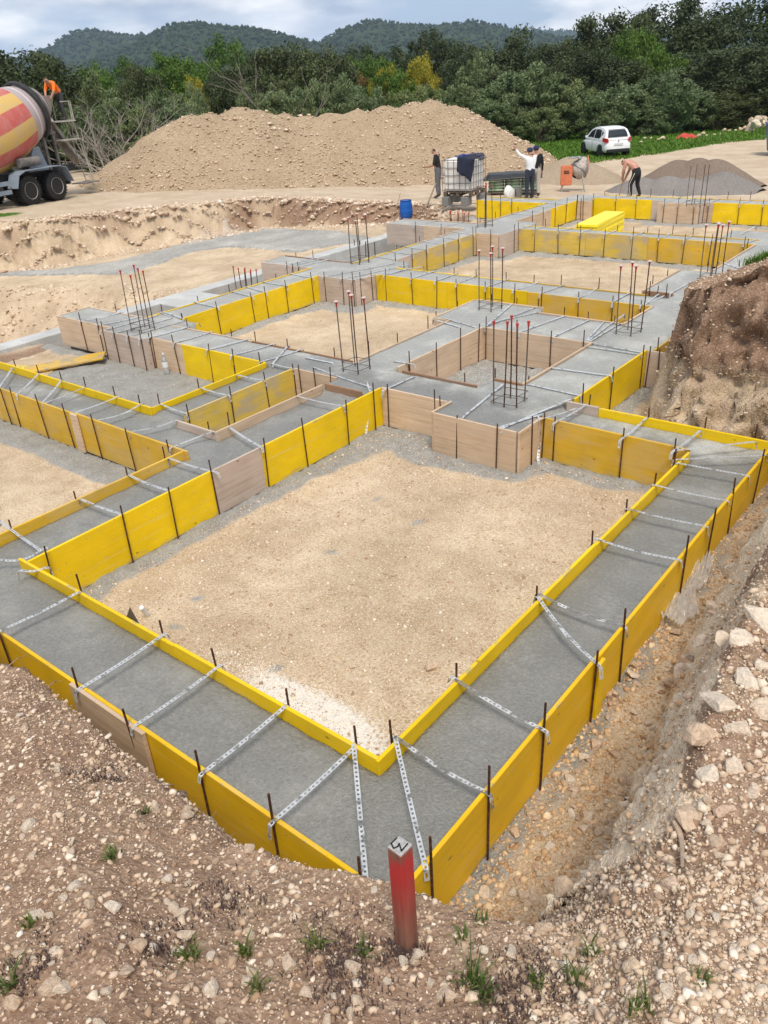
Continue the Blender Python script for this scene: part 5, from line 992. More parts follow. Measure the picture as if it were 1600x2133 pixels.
# ------------------------------------------------------------------ white hatchback
M_CARW = simple('white_car_paint', (.78, .79, .80), .22, var=.02, spec=.6); M_GLASS = NT('dark_car_glass').fin((.012, .016, .02), .06, spec=.8); M_TYRE = simple('tyre_rubber', (.02, .02, .02), .85, var=.3, scale=12); M_RIM = simple('grey_alloy', (.42, .42, .43), .35, .7); M_LAMP = NT('red_lamp_glass').fin((.42, .012, .018), .15, spec=.6); M_DPL = simple('black_trim', (.02, .02, .022), .5)
def car(loc, rz):
    root = thing('parked_car', 'white hatchback parked on the grass verge with its back to the site', 'car', loc, rz)
    st = [(-1.94, .66, .28, .62, .74, .80), (-1.86, .76, .24, .84, .80, .0), (-1.62, .82, .20, .93, .84, .0), (-1.2, .845, .18, .95, .86, .0), (-.5, .86, .18, .94, .87, .0), (.3, .86, .18, .93, .87, .0), (.85, .85, .18, .91, .86, .0), (1.25, .83, .19, .86, .82, .0), (1.7, .76, .22, .74, .74, .0), (1.93, .60, .28, .60, .58, .0)]
    V_ = []; F_ = []; N_ = 14
    for (x, w, zb, zt, wt, _) in st:               # lower body
        for k in range(N_):
            a = 2*math.pi*(k+.5)/N_; cx = math.copysign(abs(math.cos(a))**.35, math.cos(a)); cz = math.copysign(abs(math.sin(a))**.45, math.sin(a))
            V_.append((x, cx*w*(1.0 if cz < .2 else .97), (zb+zt)/2+cz*(zt-zb)/2))
    for i in range(len(st)-1):
        for k in range(N_): F_.append((i*N_+k, i*N_+(k+1) % N_, (i+1)*N_+(k+1) % N_, (i+1)*N_+k))
    F_ += [tuple(range(N_))[::-1], tuple((len(st)-1)*N_+k for k in range(N_))]
    MB().add(V_, F_).build('body', M_CARW, root, smooth=True)
    prof = [(-1.80, .88), (-1.70, 1.16), (-1.50, 1.40), (-1.15, 1.49), (-.5, 1.53), (.0, 1.50), (.42, 1.38), (.95, 1.02), (1.12, .88)]
    V_ = []; F_ = []
    for (x, z) in prof:
        t = (z-.88)/.65; w = .80-.20*t
        V_ += [(x, -w, z), (x, -w*.6, z+.025*(t > .5)), (x, w*.6, z+.025*(t > .5)), (x, w, z)]
    n = len(prof)
    for i in range(n-1): F_ += [(i*4+k, i*4+k+1, (i+1)*4+k+1, (i+1)*4+k) for k in range(3)]
    F_ += [tuple(i*4 for i in range(n)), tuple(i*4+3 for i in range(n))[::-1], tuple([0, 3, (n-1)*4+3, (n-1)*4])]
    cab = MB().add(V_, F_).build('cabin', M_CARW, root, smooth=True)
    def pane(pts, name='window', mat=M_GLASS): 
        return MB().add(pts, [tuple(range(len(pts)))]).build(name, mat, cab)
    def on(x, z, s, o=.012): t = (z-.88)/.65; return (x, s*(.80-.20*t+o), z)
    for s in (-1, 1):
        pane([on(.78, .97, s), on(.40, 1.30, s), on(.02, 1.41, s), on(-.12, 1.41, s), on(-.12, .96, s)]); pane([on(-.20, .96, s), on(-.20, 1.41, s), on(-.75, 1.42, s), on(-1.0, 1.38, s), on(-1.12, 1.05, s), on(-.95, .96, s)]); pane([on(-1.2, 1.08, s), on(-1.1, 1.34, s), on(-1.38, 1.28, s)])
        MB().box((.62, s*.93, 1.0), (.12, .16, .12)).build('mirror', M_CARW, root, bevel=.03, seg=2)
        lp = MB().add([(-1.60, s*.845, 1.02), (-1.80, s*.80, 1.02), (-1.91, s*.66, .98), (-1.935, s*.62, .82), (-1.90, s*.74, .78), (-1.66, s*.862, .84)], [(0, 1, 2, 3, 4, 5)]); bmv = [Vector(p) for p in lp.v]; lp2 = MB().add([p*1.0+Vector((-.012, s*.014, 0)) for p in bmv]+[p-Vector((-.05, s*.05, 0)) for p in bmv], [(0, 1, 2, 3, 4, 5), (11, 10, 9, 8, 7, 6)]+[(i, i+6, (i+1) % 6+6, (i+1) % 6) for i in range(6)]); lp2.build('tail_lamp', M_LAMP, root)
        for xd in (-.16, ): MB().box((xd-.02, s*.868, .88), (.16, .02, .03)).build('door_handle', M_CARW, root)
        MB().tube([(-.16, s*.874, .30), (-.16, s*.876, .60), (-.16, s*.86, .92)], .006, 4).build('door_seam', M_DPL, root)
        for xw in (-1.22, 1.24):
            Mw = Matrix.Translation((xw, s*.76, .31)) @ Matrix.Rotation(math.pi/2, 4, 'X')
            w = MB().lathe([(.18, -.10), (.27, -.105), (.308, -.08), (.312, 0), (.308, .08), (.27, .105), (.18, .10)], 24, M=Mw).build('wheel', M_TYRE, root, smooth=True)
            MB().lathe([(.0, -.04), (.17, -.085), (.20, -.10), (.205, .10), (.17, .085), (.0, .04)], 20, M=Mw, cap=False).build('rim', M_RIM, w, smooth=True)
            MB().lathe([(.335, -.115), (.37, -.10), (.37, .10), (.335, .115)], 24, M=Mw, cap=False).build('wheel_arch', M_DPL, root)
    zf = lambda p: p
    pane([(-1.755, -.60, 1.03), (-1.755, .60, 1.03), (-1.66, .55, 1.25), (-1.555, .50, 1.37), (-1.555, -.50, 1.37), (-1.66, -.55, 1.25)], 'rear_window').location = (-.022, 0, .01)
    MB().box((-1.90, 0, .34), (.12, 1.38, .20)).build('rear_bumper', M_DPL, root, bevel=.03)
    MB().box((-1.955, 0, .66), (.012, .52, .11)).build('number_plate', simple('plate_white', (.6, .6, .58), .5, var=.4, scale=40), root)
    MB().lathe([(.0, 0), (.05, .0), (.05, .012), (.0, .014)], 14, M=Matrix.Translation((-1.925, 0, .86)) @ Matrix.Rotation(-math.pi/2, 4, 'Y')).build('badge', M_RIM, root)
    MB().box((-1.50, 0, 1.44), (.16, 1.0, .03)).build('roof_spoiler', M_CARW, root, bevel=.01)
    return root
cw = Vector(hit(1276, 325)); vd = Vector((cw.x, cw.y)).normalized(); rt2 = Vector((vd.y, -vd.x)); fdir = -rt2*.40+vd*.92
car((cw.x+fdir.x*1.2, cw.y+fdir.y*1.2, float(surf(cw.x, cw.y)[0])+.01), math.atan2(fdir.y, fdir.x))

# ------------------------------------------------------------------ concrete lorry
def m_drum():
    q = NT('striped_drum'); o = q.obj(); sp = q.n('ShaderNodeSeparateXYZ'); q.l(o, sp.inputs[0])
    an = q.math('ARCTAN2', sp.outputs[1], sp.outputs[0]); st = q.math('FRACT', q.math('ADD', q.math('MULTIPLY', an, 7/math.pi/2), 20.35)); red = q.math('GREATER_THAN', st, .5)
    nz = q.noise(o, 3, 4); c = q.mix(red, (.62, .40, .10), (.50, .085, .07)); 
    gry = q.math('GREATER_THAN', sp.outputs[2], 3.05); c = q.mix(gry, c, (.40, .33, .34)); wh = q.math('MULTIPLY', q.math('GREATER_THAN', sp.outputs[2], 3.38), q.math('LESS_THAN', sp.outputs[2], 3.46)); c = q.mix(wh, c, (.62, .58, .56))
    c = q.mix(q.ramp(nz, [(.4, .05), (.7, .38)]), c, (.44, .36, .30)); return q.fin(c, .55, spec=.4)
M_DRUM = m_drum(); M_GREY = simple('blue_grey_paint', (.21, .25, .30), .55, var=.15, scale=4); M_DIRT = simple('dirty_steel', (.17, .155, .14), .8, var=.4, scale=6); M_PALE = simple('pale_dusty_steel', (.40, .37, .33), .8, var=.25, scale=6); M_DKM = simple('dark_machine', (.03, .03, .032), .7, var=.4, scale=6)
w0 = Vector(hit(121, 417)); fw = Vector((.245, -.96)).normalized(); trz = math.atan2(fw.y, fw.x)
nrm2 = Vector((fw.y, -fw.x)); tocam = Vector((-w0.x, -w0.y)).normalized(); sgn = 1 if nrm2.dot(tocam) > 0 else -1     # near side
zt = float(surf(w0.x, w0.y)[0])
ctr = Vector((w0.x, w0.y))-nrm2*sgn*1.15
tr = thing('mixer_lorry', 'concrete mixer lorry with red and yellow striped drum on the track', 'lorry', (ctr.x, ctr.y, zt), trz)
S_ = -sgn                                    # local y of the near side
def lwheel(x, y, dual):
    Mw = Matrix.Translation((x, y, .53)) @ Matrix.Rotation(math.pi/2, 4, 'X')
    prof = [(.30, -.15), (.46, -.155), (.515, -.12), (.53, 0), (.515, .12), (.46, .155), (.30, .15)]
    w = MB().lathe(prof, 30, M=Mw).build('wheel', M_TYRE, tr, smooth=True)
    lug = MB()
    for k in range(30):
        a = 2*math.pi*k/30; lug.box((x+.532*math.cos(a), y, .53+.532*math.sin(a)), (.03, .27, .035), M=Euler((0, -a, 0)).to_matrix())
    lug.build('tread', M_TYRE, w)
    out = 1 if y > 0 else -1
    MB().lathe([(.0, .10), (.10, .11), (.13, .06), (.20, .05), (.27, .10), (.305, .155), (.31, .13)], 24, M=Matrix.Translation((x, y, .53)) @ Matrix.Rotation(-out*math.pi/2, 4, 'X') @ Matrix.Translation((0, 0, .012))).build('rim', M_PALE, w, smooth=True)
for x in (0, 1.36, 4.6, 6.2):
    for y in (-1.15, 1.15):
        lwheel(x, y, False)
        if x < 2: lwheel(x, y*.70, False)
MB().box((3.0, 0, .98), (8.2, .85, .26)).build('chassis', M_DKM, tr)
for y in (-1.2, 1.2):
    fd_ = MB(); pr = [(-.78, .62), (-.55, 1.15), (-.2, 1.24), (1.55, 1.24), (1.9, 1.12), (2.1, .7)]
    for a, b in zip(pr[:-1], pr[1:]):
        d = Vector((b[0]-a[0], 0, b[1]-a[1])); fd_.box(((a[0]+b[0])/2, y, (a[1]+b[1])/2), (d.length+.02, .52, .025), M=Euler((0, -math.atan2(d.z, d.x), 0)).to_matrix())
    fd_.build('mudguard', M_GREY, tr)
    MB().box((3.35, y, .90), (2.3, .05, .15)).build('side_rail', M_GREY, tr); MB().box((3.35, y, .60), (2.3, .05, .15)).build('side_rail', M_GREY, tr)
    MB().box((3.4, y*.8, .75), (1.7, .5, .5)).build('tool_box', M_DKM, tr)
    MB().lathe([(.0, -.5), (.16, -.5), (.165, 0), (.16, .5), (.0, .5)], 18, M=Matrix.Translation((.95, y*.9, 1.50)) @ Matrix.Rotation(math.pi/2, 4, 'Y')).build('air_tank', M_DIRT, tr, smooth=True)
tl_ = R_(73)
ax = Vector((-math.sin(tl_), 0, math.cos(tl_)))
Mdr = Matrix.Translation((3.15, 0, 2.02)) @ Euler((0, -tl_, 0)).to_matrix().to_4x4()
dr = MB().lathe([(.0, -.35), (.55, -.3), (.95, .2), (1.12, .9), (1.17, 1.6), (1.15, 2.2), (1.06, 2.9), (.94, 3.5), (.80, 4.05), (.62, 4.45), (.55, 4.5), (.52, 4.3), (.0, 4.1)], 40).build('drum', M_DRUM, tr, smooth=True); dr.matrix_local = Mdr @ Matrix.Diagonal((1.12, 1.12, 1, 1))
rr_ = MB().lathe([(.93, 3.72), (.99, 3.74), (.99, 3.92), (.90, 3.95)], 40, cap=False).build('roller_ring', M_DKM, dr, smooth=True)
for zz, r_ in ((4.02, .83), (4.22, .74), (4.46, .60)): MB().tube([(r_*math.cos(a), r_*math.sin(a), zz) for a in np.linspace(0, 6.283, 33)], .03, 6, cap=False).build('drum_rib', M_DIRT, dr, smooth=True)
rf = MB()
for s in (-1, 1):
    rf.box((.62, s*.45, 1.75), (.12, .12, 1.4)); rf.box((.05, s*.42, 1.7), (.1, .1, 1.3)); rf.box((.35, s*.45, 2.35), (.8, .1, .1))
rf.build('drum_stand', M_DIRT, tr, loc=(-1.3, 0, 0)); MB().prism([(.2, 1.1), (1.25, 1.1), (.75, 1.95), (.45, 1.95)], S_*.72, S_*.78).build('gusset', M_GREY, tr, loc=(-.5, 0, 0))
hp = MB().lathe([(.20, 0), (.46, .62), (.48, .62), (.23, -.02)], 22, cap=False).build('hopper', M_PALE, tr, smooth=True); hp.location = (-1.55, 0, 3.05)
ch = MB(); 
for i, (a, b) in enumerate([((-.1, 2.75), (-.75, 1.75)), ((-.75, 1.75), (-1.45, .95))]):
    d = Vector((b[0]-a[0], 0, b[1]-a[1])); n_ = Vector((-d.z, 0, d.x)).normalized(); seg = []
    for t in (0, 1):
        c = Vector((a[0], 0, a[1]))+d*t
        for k in range(9): an = math.pi*k/8; seg.append(c+Vector((0, .27*math.cos(an), 0))-n_*(-.27)*math.sin(an)*(-1))
    ch.add(seg, [(k, k+1, 9+k+1, 9+k) for k in range(8)])
co = ch.build('chute', M_PALE, tr, smooth=True, loc=(-1.4, 0, 0)); md = co.modifiers.new('s', 'SOLIDIFY'); md.thickness = .03
ly = S_*.62
MB().tube([(-.70, ly-.2, 3.42), (-.70, ly-.2, 2.75), (-1.15, ly-.2, .35)], .022, 6).build('ladder_rail', M_PALE, tr, loc=(-1.4, 0, 0)); MB().tube([(-.70, ly+.2, 3.42), (-.70, ly+.2, 2.75), (-1.15, ly+.2, .35)], .022, 6).build('ladder_rail', M_PALE, tr, loc=(-1.4, 0, 0))
for k in range(9):
    t = k/8; x = -.70+(-.45)*t; z = 2.75-2.4*t; MB().tube([(x, ly-.2, z), (x, ly+.2, z)], .018, 5).build('ladder_rung', M_PALE, tr, loc=(-1.4, 0, 0))
MB().box((-.35, S_*.45, 2.72), (.85, .95, .04)).build('platform', M_PALE, tr, loc=(-1.4, 0, 0)); MB().box((-.35, S_*.45, 2.05), (.95, 1.0, .04)).build('crossbeam', M_PALE, tr, loc=(-1.4, 0, 0))
for s in (-.05, .9): MB().tube([(-.70, S_*s, 2.74), (-.70, S_*s, 3.42), (-.15, S_*s, 3.42)], .02, 6).build('hand_rail', M_PALE, tr, loc=(-1.4, 0, 0))
MB().box((-.85, 0, .55), (.12, 2.3, .12)).build('rear_bar', M_DKM, tr); MB().box((-2.2, S_*.7, .38), (.9, .7, .04)).build('rear_step', M_DIRT, tr); MB().box((-1.3, 0, 1.0), (1.6, .85, .22)).build('rear_frame', M_DKM, tr)
for s in (-1, 1): MB().box((-.92, s*1.0, .72), (.04, .3, .12)).build('tail_lamp', M_LAMP, tr)
# its cab, out of the picture
MB().prism([(6.0, .6), (6.0, 2.9), (6.4, 3.0), (7.6, 2.9), (7.9, 1.9), (7.9, .5)], -1.2, 1.2).build('cab', simple('cream_cab', (.6, .55, .45), .4), tr, bevel=.06)

# ------------------------------------------------------------------ people
SKIN = simple('tanned_skin', (.44, .24, .165), .6, var=.12, scale=15); SKIN2 = simple('sunburnt_skin', (.52, .27, .20), .55, var=.15, scale=8); HAIR = simple('cropped_dark_hair', (.05, .035, .025), .9, var=.4, scale=60); BOOT = simple('dusty_boots', (.06, .05, .045), .85, var=.3, scale=30)
def person(label, loc, rz, J, cl, cap=None, scale=1.0, stripes=False):
    """J: joints in a frame facing +x; cl: materials for torso, arms upper, arms lower, legs, head, hair"""
    root_ = None
    names = list(J); order = ['pelvis', 'belly', 'chest', 'neck', 'head', 'crown', 'shL', 'elL', 'wrL', 'haL', 'shR', 'elR', 'wrR', 'haR', 'hipL', 'knL', 'anL', 'toL', 'hipR', 'knR', 'anR', 'toR']
    rad = dict(pelvis=(.165, .13), belly=(.16, .125), chest=(.185, .135), neck=(.058, .06), head=(.082, .098), crown=(.06, .07), sh=(.082, .082), el=(.056, .056), wr=(.038, .035), ha=(.042, .024), hip=(.112, .112), kn=(.078, .08), an=(.055, .06), to=(.045, .035))
    edges = [('pelvis', 'belly'), ('belly', 'chest'), ('chest', 'neck'), ('neck', 'head'), ('head', 'crown')]
    for s in 'LR': edges += [('chest', 'sh'+s), ('sh'+s, 'el'+s), ('el'+s, 'wr'+s), ('wr'+s, 'ha'+s), ('pelvis', 'hip'+s), ('hip'+s, 'kn'+s), ('kn'+s, 'an'+s), ('an'+s, 'to'+s)]
    me = bpy.data.meshes.new('person'); me.from_pydata([J[n] for n in order], [(order.index(a), order.index(b)) for a, b in edges], [])
    tmp = bpy.data.objects.new('tmp', me); COL.objects.link(tmp); sk = tmp.modifiers.new('k', 'SKIN'); sk.use_smooth_shade = True; sb_ = tmp.modifiers.new('s', 'SUBSURF'); sb_.levels = 2; sb_.render_levels = 2
    if not me.skin_vertices:
        bm = bmesh.new(); bm.from_mesh(me); bm.verts.layers.skin.verify(); bm.to_mesh(me); bm.free()
    for i, n in enumerate(order):
        r = rad.get(n) or rad[n[:-1]]; d = me.skin_vertices[0].data[i]; d.radius = r; d.use_root = (n == 'pelvis')
    dg = bpy.context.evaluated_depsgraph_get(); ev = tmp.evaluated_get(dg); me2 = bpy.data.meshes.new_from_object(ev); bpy.data.objects.remove(tmp)
    segs = [(np.array(J[a]), np.array(J[b]), a, b) for a, b in edges]
    key = {'pelvis': 3, 'belly': 0, 'chest': 0, 'neck': 4, 'head': 4, 'crown': 4}
    mats = [cl['torso'], cl['upper'], cl['fore'], cl['legs'], cl.get('skin', SKIN), cl.get('hair', HAIR), BOOT]
    bm = bmesh.new(); bm.from_mesh(me2)
    # nose and ears, five fingers on each hand
    hd = Vector(J['head']); fwd = (Vector(J.get('face', (1, 0, 0)))).normalized(); up = (Vector(J['crown'])-hd).normalized(); sidev = up.cross(fwd).normalized()
    def blob(c, r, m=4):
        q = bmesh.ops.create_icosphere(bm, subdivisions=1, radius=r)['verts']
        for v in q: v.co += c
    blob(hd+fwd*.10-up*.01, .017); blob(hd+sidev*.085, .02); blob(hd-sidev*.085, .02)
    fing = []
    for s in 'LR':
        h = Vector(J['ha'+s]); w = Vector(J['wr'+s]); d = (h-w).normalized(); pr_ = d.orthogonal().normalized(); 
        for k in range(5):
            o_ = pr_*(.018*(k-2)); b0 = h+o_; l_ = [.05, .07, .078, .07, .055][k]
            if k == 0: b0 = w.lerp(h, .6)+pr_*-.035; 
            t1 = b0+d*l_*.6+(pr_*-.02 if k == 0 else Vector()); t2 = t1+d*l_*.4+d.cross(pr_)*.018
            fing.append(MB().tube([b0-d*.01, t1, t2], [.0095, .009, .007], 6))
    bm.to_mesh(me2); bm.free()
    nb = len(me2.polygons); 
    allv = [tuple(v.co) for v in me2.vertices]; allf = [tuple(p.vertices) for p in me2.polygons]
    for f in fing: b = len(allv); allv += [tuple(v) for v in f.v]; allf += [tuple(b+i for i in q) for q in f.f]
    me3 = bpy.data.meshes.new('person'); me3.from_pydata(allv, [], allf)
    for mm in mats: me3.materials.append(mm)
    mi = []
    for p in me3.polygons:
        c = np.array(p.center); best = None; bd = 9
        for a, b, na_, nb_ in segs:
            t = np.clip(np.dot(c-a, b-a)/(np.dot(b-a, b-a)+1e-9), 0, 1); d = np.linalg.norm(c-a-(b-a)*t)
            if d < bd: bd = d; best = (na_, nb_, t)
        na_, nb_, t = best; m_ = 0
        if nb_ == 'belly': m_ = 3 if t < .45 else 0
        elif nb_ in ('chest',) or nb_[:2] == 'sh': m_ = 0
        elif nb_ == 'neck': m_ = 4 if t > .6 else 0
        elif nb_ in ('head', 'crown'):
            m_ = 4; rel = Vector(p.center)-hd
            if rel.dot(up) > .055 or (rel.dot(fwd) < -.02 and rel.dot(up) > -.03): m_ = 5
        elif nb_[:2] == 'el': m_ = 1
        elif nb_[:2] == 'wr': m_ = 2
        elif nb_[:2] == 'ha': m_ = 4
        elif nb_[:3] == 'hip' or nb_[:2] == 'kn': m_ = 3
        elif nb_[:2] == 'an': m_ = 3 if t < .86 else 6
        elif nb_[:2] == 'to': m_ = 6
        if p.index >= nb: m_ = 4
        mi.append(m_)
    me3.polygons.foreach_set('material_index', mi); me3.polygons.foreach_set('use_smooth', [True]*len(mi)); me3.update()
    o = link('person', me3, None, None, loc, (0, 0, rz)); o.scale = (scale,)*3; tag(o, label, 'person')
    if cap:
        cm = MB().lathe([(.108, -.01), (.112, .03), (.095, .085), (.05, .118), (.0, .125)], 18).build('cap', cap, o, smooth=True); rot = Matrix((fwd, sidev, up)).transposed().to_4x4(); cm.matrix_local = Matrix.Translation(hd+up*.03) @ rot
        br = MB().box((.13, 0, .004), (.11, .15, .012)).build('brim', cap, cm, bevel=.005)
    if stripes:
        for s, sg in (('L', 1), ('R', -1)):
            a, b, c = Vector(J['hip'+s]), Vector(J['kn'+s]), Vector(J['an'+s]); MB().tube([a+Vector((0, sg*.097, 0)), b+Vector((0, sg*.067, 0)), c+Vector((0, sg*.05, .05))], [.012, .010, .009], 5).build('side_stripe', simple('white_stripe', (.7, .7, .7), .8), o)
    return o
STAND = dict(pelvis=(0, 0, .96), belly=(.01, 0, 1.12), chest=(.0, 0, 1.32), neck=(.01, 0, 1.50), head=(.045, 0, 1.625), crown=(.04, 0, 1.70), shL=(-.01, .19, 1.42), shR=(-.01, -.19, 1.42), elL=(-.02, .24, 1.14), elR=(-.02, -.24, 1.14), wrL=(.06, .25, .90), wrR=(.06, -.25, .90), haL=(.08, .25, .82), haR=(.08, -.25, .82), hipL=(0, .095, .90), hipR=(0, -.095, .90), knL=(.03, .11, .50), knR=(.02, -.11, .50), anL=(-.01, .12, .10), anR=(-.02, -.12, .10), toL=(.15, .14, .045), toR=(.14, -.14, .045))
J = lambda **k: {**STAND, **k}
BLACK = simple('black_cotton', (.016, .016, .018), .9, var=.4, scale=12); JEAN = simple('grey_denim', (.12, .125, .14), .9, var=.3, scale=18); NJEAN = simple('dark_jeans', (.03, .036, .055), .9, var=.35, scale=14); WHITE = simple('white_sweatshirt', (.74, .77, .80), .9, var=.08, scale=8, bump=.2); CREAM = simple('cream_trousers', (.46, .42, .38), .9, var=.15, scale=10); ORANGE = simple('orange_hi_vis', (.95, .20, .02), .7, var=.1, scale=6); CHAR = simple('charcoal_trousers', (.05, .05, .055), .9, var=.3, scale=10); NAVYCAP = simple('navy_cap', (.02, .028, .075), .8)
def facing(px, ang, p=None):                # ang: degrees to the left of straight away from the viewer
    v = Vector((p[0], p[1])).normalized(); a = math.atan2(v.y, v.x)+R_(ang); return a
p = hit(914, 413); 
person('worker in a black T-shirt and grey jeans handling something beside the caged tank', p, facing(0, 78, p), J(chest=(.05, 0, 1.32), neck=(.09, 0, 1.49), head=(.16, 0, 1.60), crown=(.18, 0, 1.675), face=(.85, 0, -.5), shL=(.04, .19, 1.42), shR=(.04, -.19, 1.42), elL=(.10, .26, 1.16), elR=(.10, -.26, 1.16), wrL=(.34, .16, 1.10), wrR=(.34, -.14, 1.08), haL=(.42, .12, 1.09), haR=(.42, -.10, 1.07)), dict(torso=BLACK, upper=BLACK, fore=SKIN, legs=JEAN))
p = hit(1103, 416)
person('worker in a white sweatshirt with one arm raised beside the cement bags', p, facing(0, 35, p), J(elL=(.10, .42, 1.56), wrL=(.16, .52, 1.72), haL=(.2, .55, 1.78), head=(.07, -.02, 1.61), crown=(.09, -.02, 1.69), elR=(.16, -.22, 1.16), wrR=(.36, -.12, 1.12), haR=(.44, -.10, 1.11)), dict(torso=WHITE, upper=WHITE, fore=WHITE, legs=NJEAN), NAVYCAP)
p2 = (p[0]-.12, p[1]+.62, p[2])
person('worker in a dark jacket and cream trousers half hidden behind the white sweatshirt', p2, facing(0, 10, p2), J(elL=(.12, .24, 1.16), wrL=(.3, .18, 1.05), haL=(.38, .16, 1.03)), dict(torso=BLACK, upper=BLACK, fore=BLACK, legs=CREAM), NAVYCAP)
p = hit(1318, 414)
bent = J(pelvis=(-.10, 0, .93), belly=(.02, 0, 1.08), chest=(.20, 0, 1.20), neck=(.37, 0, 1.24), head=(.49, 0, 1.19), crown=(.56, 0, 1.17), face=(.35, 0, -.94), shL=(.27, .18, 1.22), shR=(.27, -.18, 1.22), elL=(.33, .22, .95), elR=(.32, -.20, .95), wrL=(.42, .10, .74), wrR=(.40, -.04, .62), haL=(.44, .06, .67), haR=(.42, .01, .56), hipL=(-.10, .1, .88), hipR=(-.10, -.1, .88), knL=(.06, .15, .50), knR=(-.04, -.16, .48), anL=(-.02, .20, .10), anR=(-.16, -.22, .10), toL=(.14, .23, .045), toR=(.0, -.26, .045))
pw = person('bare-chested worker in black striped trousers bending over a shovel', p, facing(0, 62, p), bent, dict(torso=SKIN2, upper=SKIN2, fore=SKIN2, legs=BLACK, skin=SKIN2), stripes=True)
c_, s_ = math.cos(facing(0, 62, p)), math.sin(facing(0, 62, p)); TP = lambda x, y, z: (p[0]+x*c_-y*s_, p[1]+x*s_+y*c_, p[2]+z)
sh = thing('shovel', 'long-handled shovel held by the bending worker', 'shovel', (0, 0, 0)); MB().tube([TP(.36, -.04, 1.28), TP(.43, .03, .62), TP(.50, .08, .10)], .017, 7).build('shaft', M_STICK, sh); MB().box(TP(.52, .09, .08), (.2, .22, .012), rz=.4).build('blade', M_DIRT, sh)
cT, sT = math.cos(trz), math.sin(trz); TL = lambda x, y, z: (ctr.x+x*cT-y*sT, ctr.y+x*sT+y*cT, zt+z)
person('worker in an orange shirt leaning over the drum mouth on the lorry platform', TL(-1.92, S_*.5, 2.74), trz, J(pelvis=(-.08, 0, .94), belly=(.02, 0, 1.09), chest=(.20, 0, 1.24), neck=(.34, 0, 1.36), head=(.45, 0, 1.42), crown=(.51, 0, 1.47), face=(.7, 0, -.7), shL=(.26, .18, 1.30), shR=(.26, -.18, 1.30), elL=(.36, .22, 1.04), elR=(.36, -.22, 1.04), wrL=(.48, .14, .84), wrR=(.50, -.12, .86), haL=(.53, .12, .78), haR=(.55, -.1, .80), hipL=(-.08, .095, .88), hipR=(-.08, -.095, .88), knL=(.03, .12, .50), knR=(-.12, -.12, .48), anL=(-.02, .13, .10), anR=(-.24, -.13, .12), toL=(.13, .15, .045), toR=(-.09, -.15, .05)), dict(torso=ORANGE, upper=ORANGE, fore=SKIN, legs=CHAR), scale=1.03)

# ------------------------------------------------------------------ far edge of the site
q = hit(1597, 325); o = thing('waste_container', 'blue steel waste container on the track edge', 'container', (q[0]+.9, q[1]+1.0, q[2]), R_(20))
M_CONB = simple('blue_container_paint', (.03, .085, .22), .5, var=.25, scale=3)
MB().prism([(-1.1, .15), (1.1, .15), (1.35, 1.5), (-1.35, 1.5)], -.8, .8).build('tub', M_CONB, o, bevel=.02); MB().box((0, 0, 1.52), (2.8, 1.72, .08)).build('rim', M_CONB, o, bevel=.02)
for x in (-.8, 0, .8): MB().box((x, -.83, .8), (.1, .06, 1.25)).build('rib', M_CONB, o)
for x in (-.8, .8): MB().box((x, 0, .075), (.12, 1.5, .15)).build('skid', M_DKM, o)
cl0 = hit(1425, 288); o = heap('red_tarpaulin', 'red tarpaulin lying in the grass at the wood edge', 'tarpaulin', [(cl0[0], cl0[1], .32), (cl0[0]+.4, cl0[1]+.1, .28)], .08, simple('red_tarp', (.48, .05, .03), .6, var=.25, scale=3, bump=.5), 1.0, .06, 14, pad=.2)[0]
g = np.random.default_rng(5)
for (px, py) in [(1333, 297), (1345, 294), (1357, 292), (1368, 293), (1380, 290), (1452, 287), (1463, 284), (1474, 283), (1486, 281), (1497, 280), (1508, 278), (1520, 277), (1531, 275), (1542, 274), (1553, 272), (1562, 271)]:
    for k in range(1):
        r = hit(px+g.uniform(-4, 4), py+g.uniform(-3, 2)); rock(r, float(g.uniform(.28, .6)), 'pale field stone in the row along the grass verge', 'field stones along the verge', sink=.2, flat=.8)
for i in range(9): r = hit(1560+g.uniform(0, 38), 268+g.uniform(-6, 8)); rock((r[0], r[1], r[2]+g.uniform(0, .8)), float(g.uniform(.5, .95)), 'large pale stone in the pile behind the blue container', 'stone pile by the container', sink=.2, flat=.85)

# ------------------------------------------------------------------ trees
def m_leaf(name, c0, c1, c2, tr_=.25):
    q = NT(name); r = q.attr('rnd'); oi = q.rnd(); c = q.ramp(r, [(0., c0), (.5, c1), (1., c2)])
    c = q.mix(1.0, c, q.ramp(oi, [(0., (.80, .84, .85)), (.5, (1., 1., 1.)), (1., (1.18, 1.1, .95))]), 'MULTIPLY')
    q.fin(c, .55, spec=.3); t = q.n('ShaderNodeBsdfTranslucent'); q.l(c, t.inputs[0]); m_ = q.n('ShaderNodeMixShader'); m_.inputs[0].default_value = tr_; q.l(q.p.outputs[0], m_.inputs[1]); q.l(t.outputs[0], m_.inputs[2]); q.l(m_.outputs[0], q.out.inputs[0]); return q.m
ML = dict(oak=m_leaf('oak_leaves', (.028, .042, .015), (.058, .080, .028), (.115, .14, .055)), olive=m_leaf('wild_olive_leaves', (.095, .135, .052), (.160, .210, .088), (.265, .315, .15)), green=m_leaf('green_leaves', (.045, .095, .010), (.095, .175, .02), (.16, .25, .035)), yellow=m_leaf('yellowing_leaves', (.16, .17, .014), (.34, .30, .025), (.55, .44, .04)), rust=m_leaf('rusty_leaves', (.10, .06, .015), (.22, .12, .03), (.30, .17, .05)))
M_BARK = simple('bark', (.10, .075, .055), .9, var=.4, scale=6, bump=.6); M_DEAD = simple('dead_wood', (.30, .26, .23), .9, var=.3, scale=6)
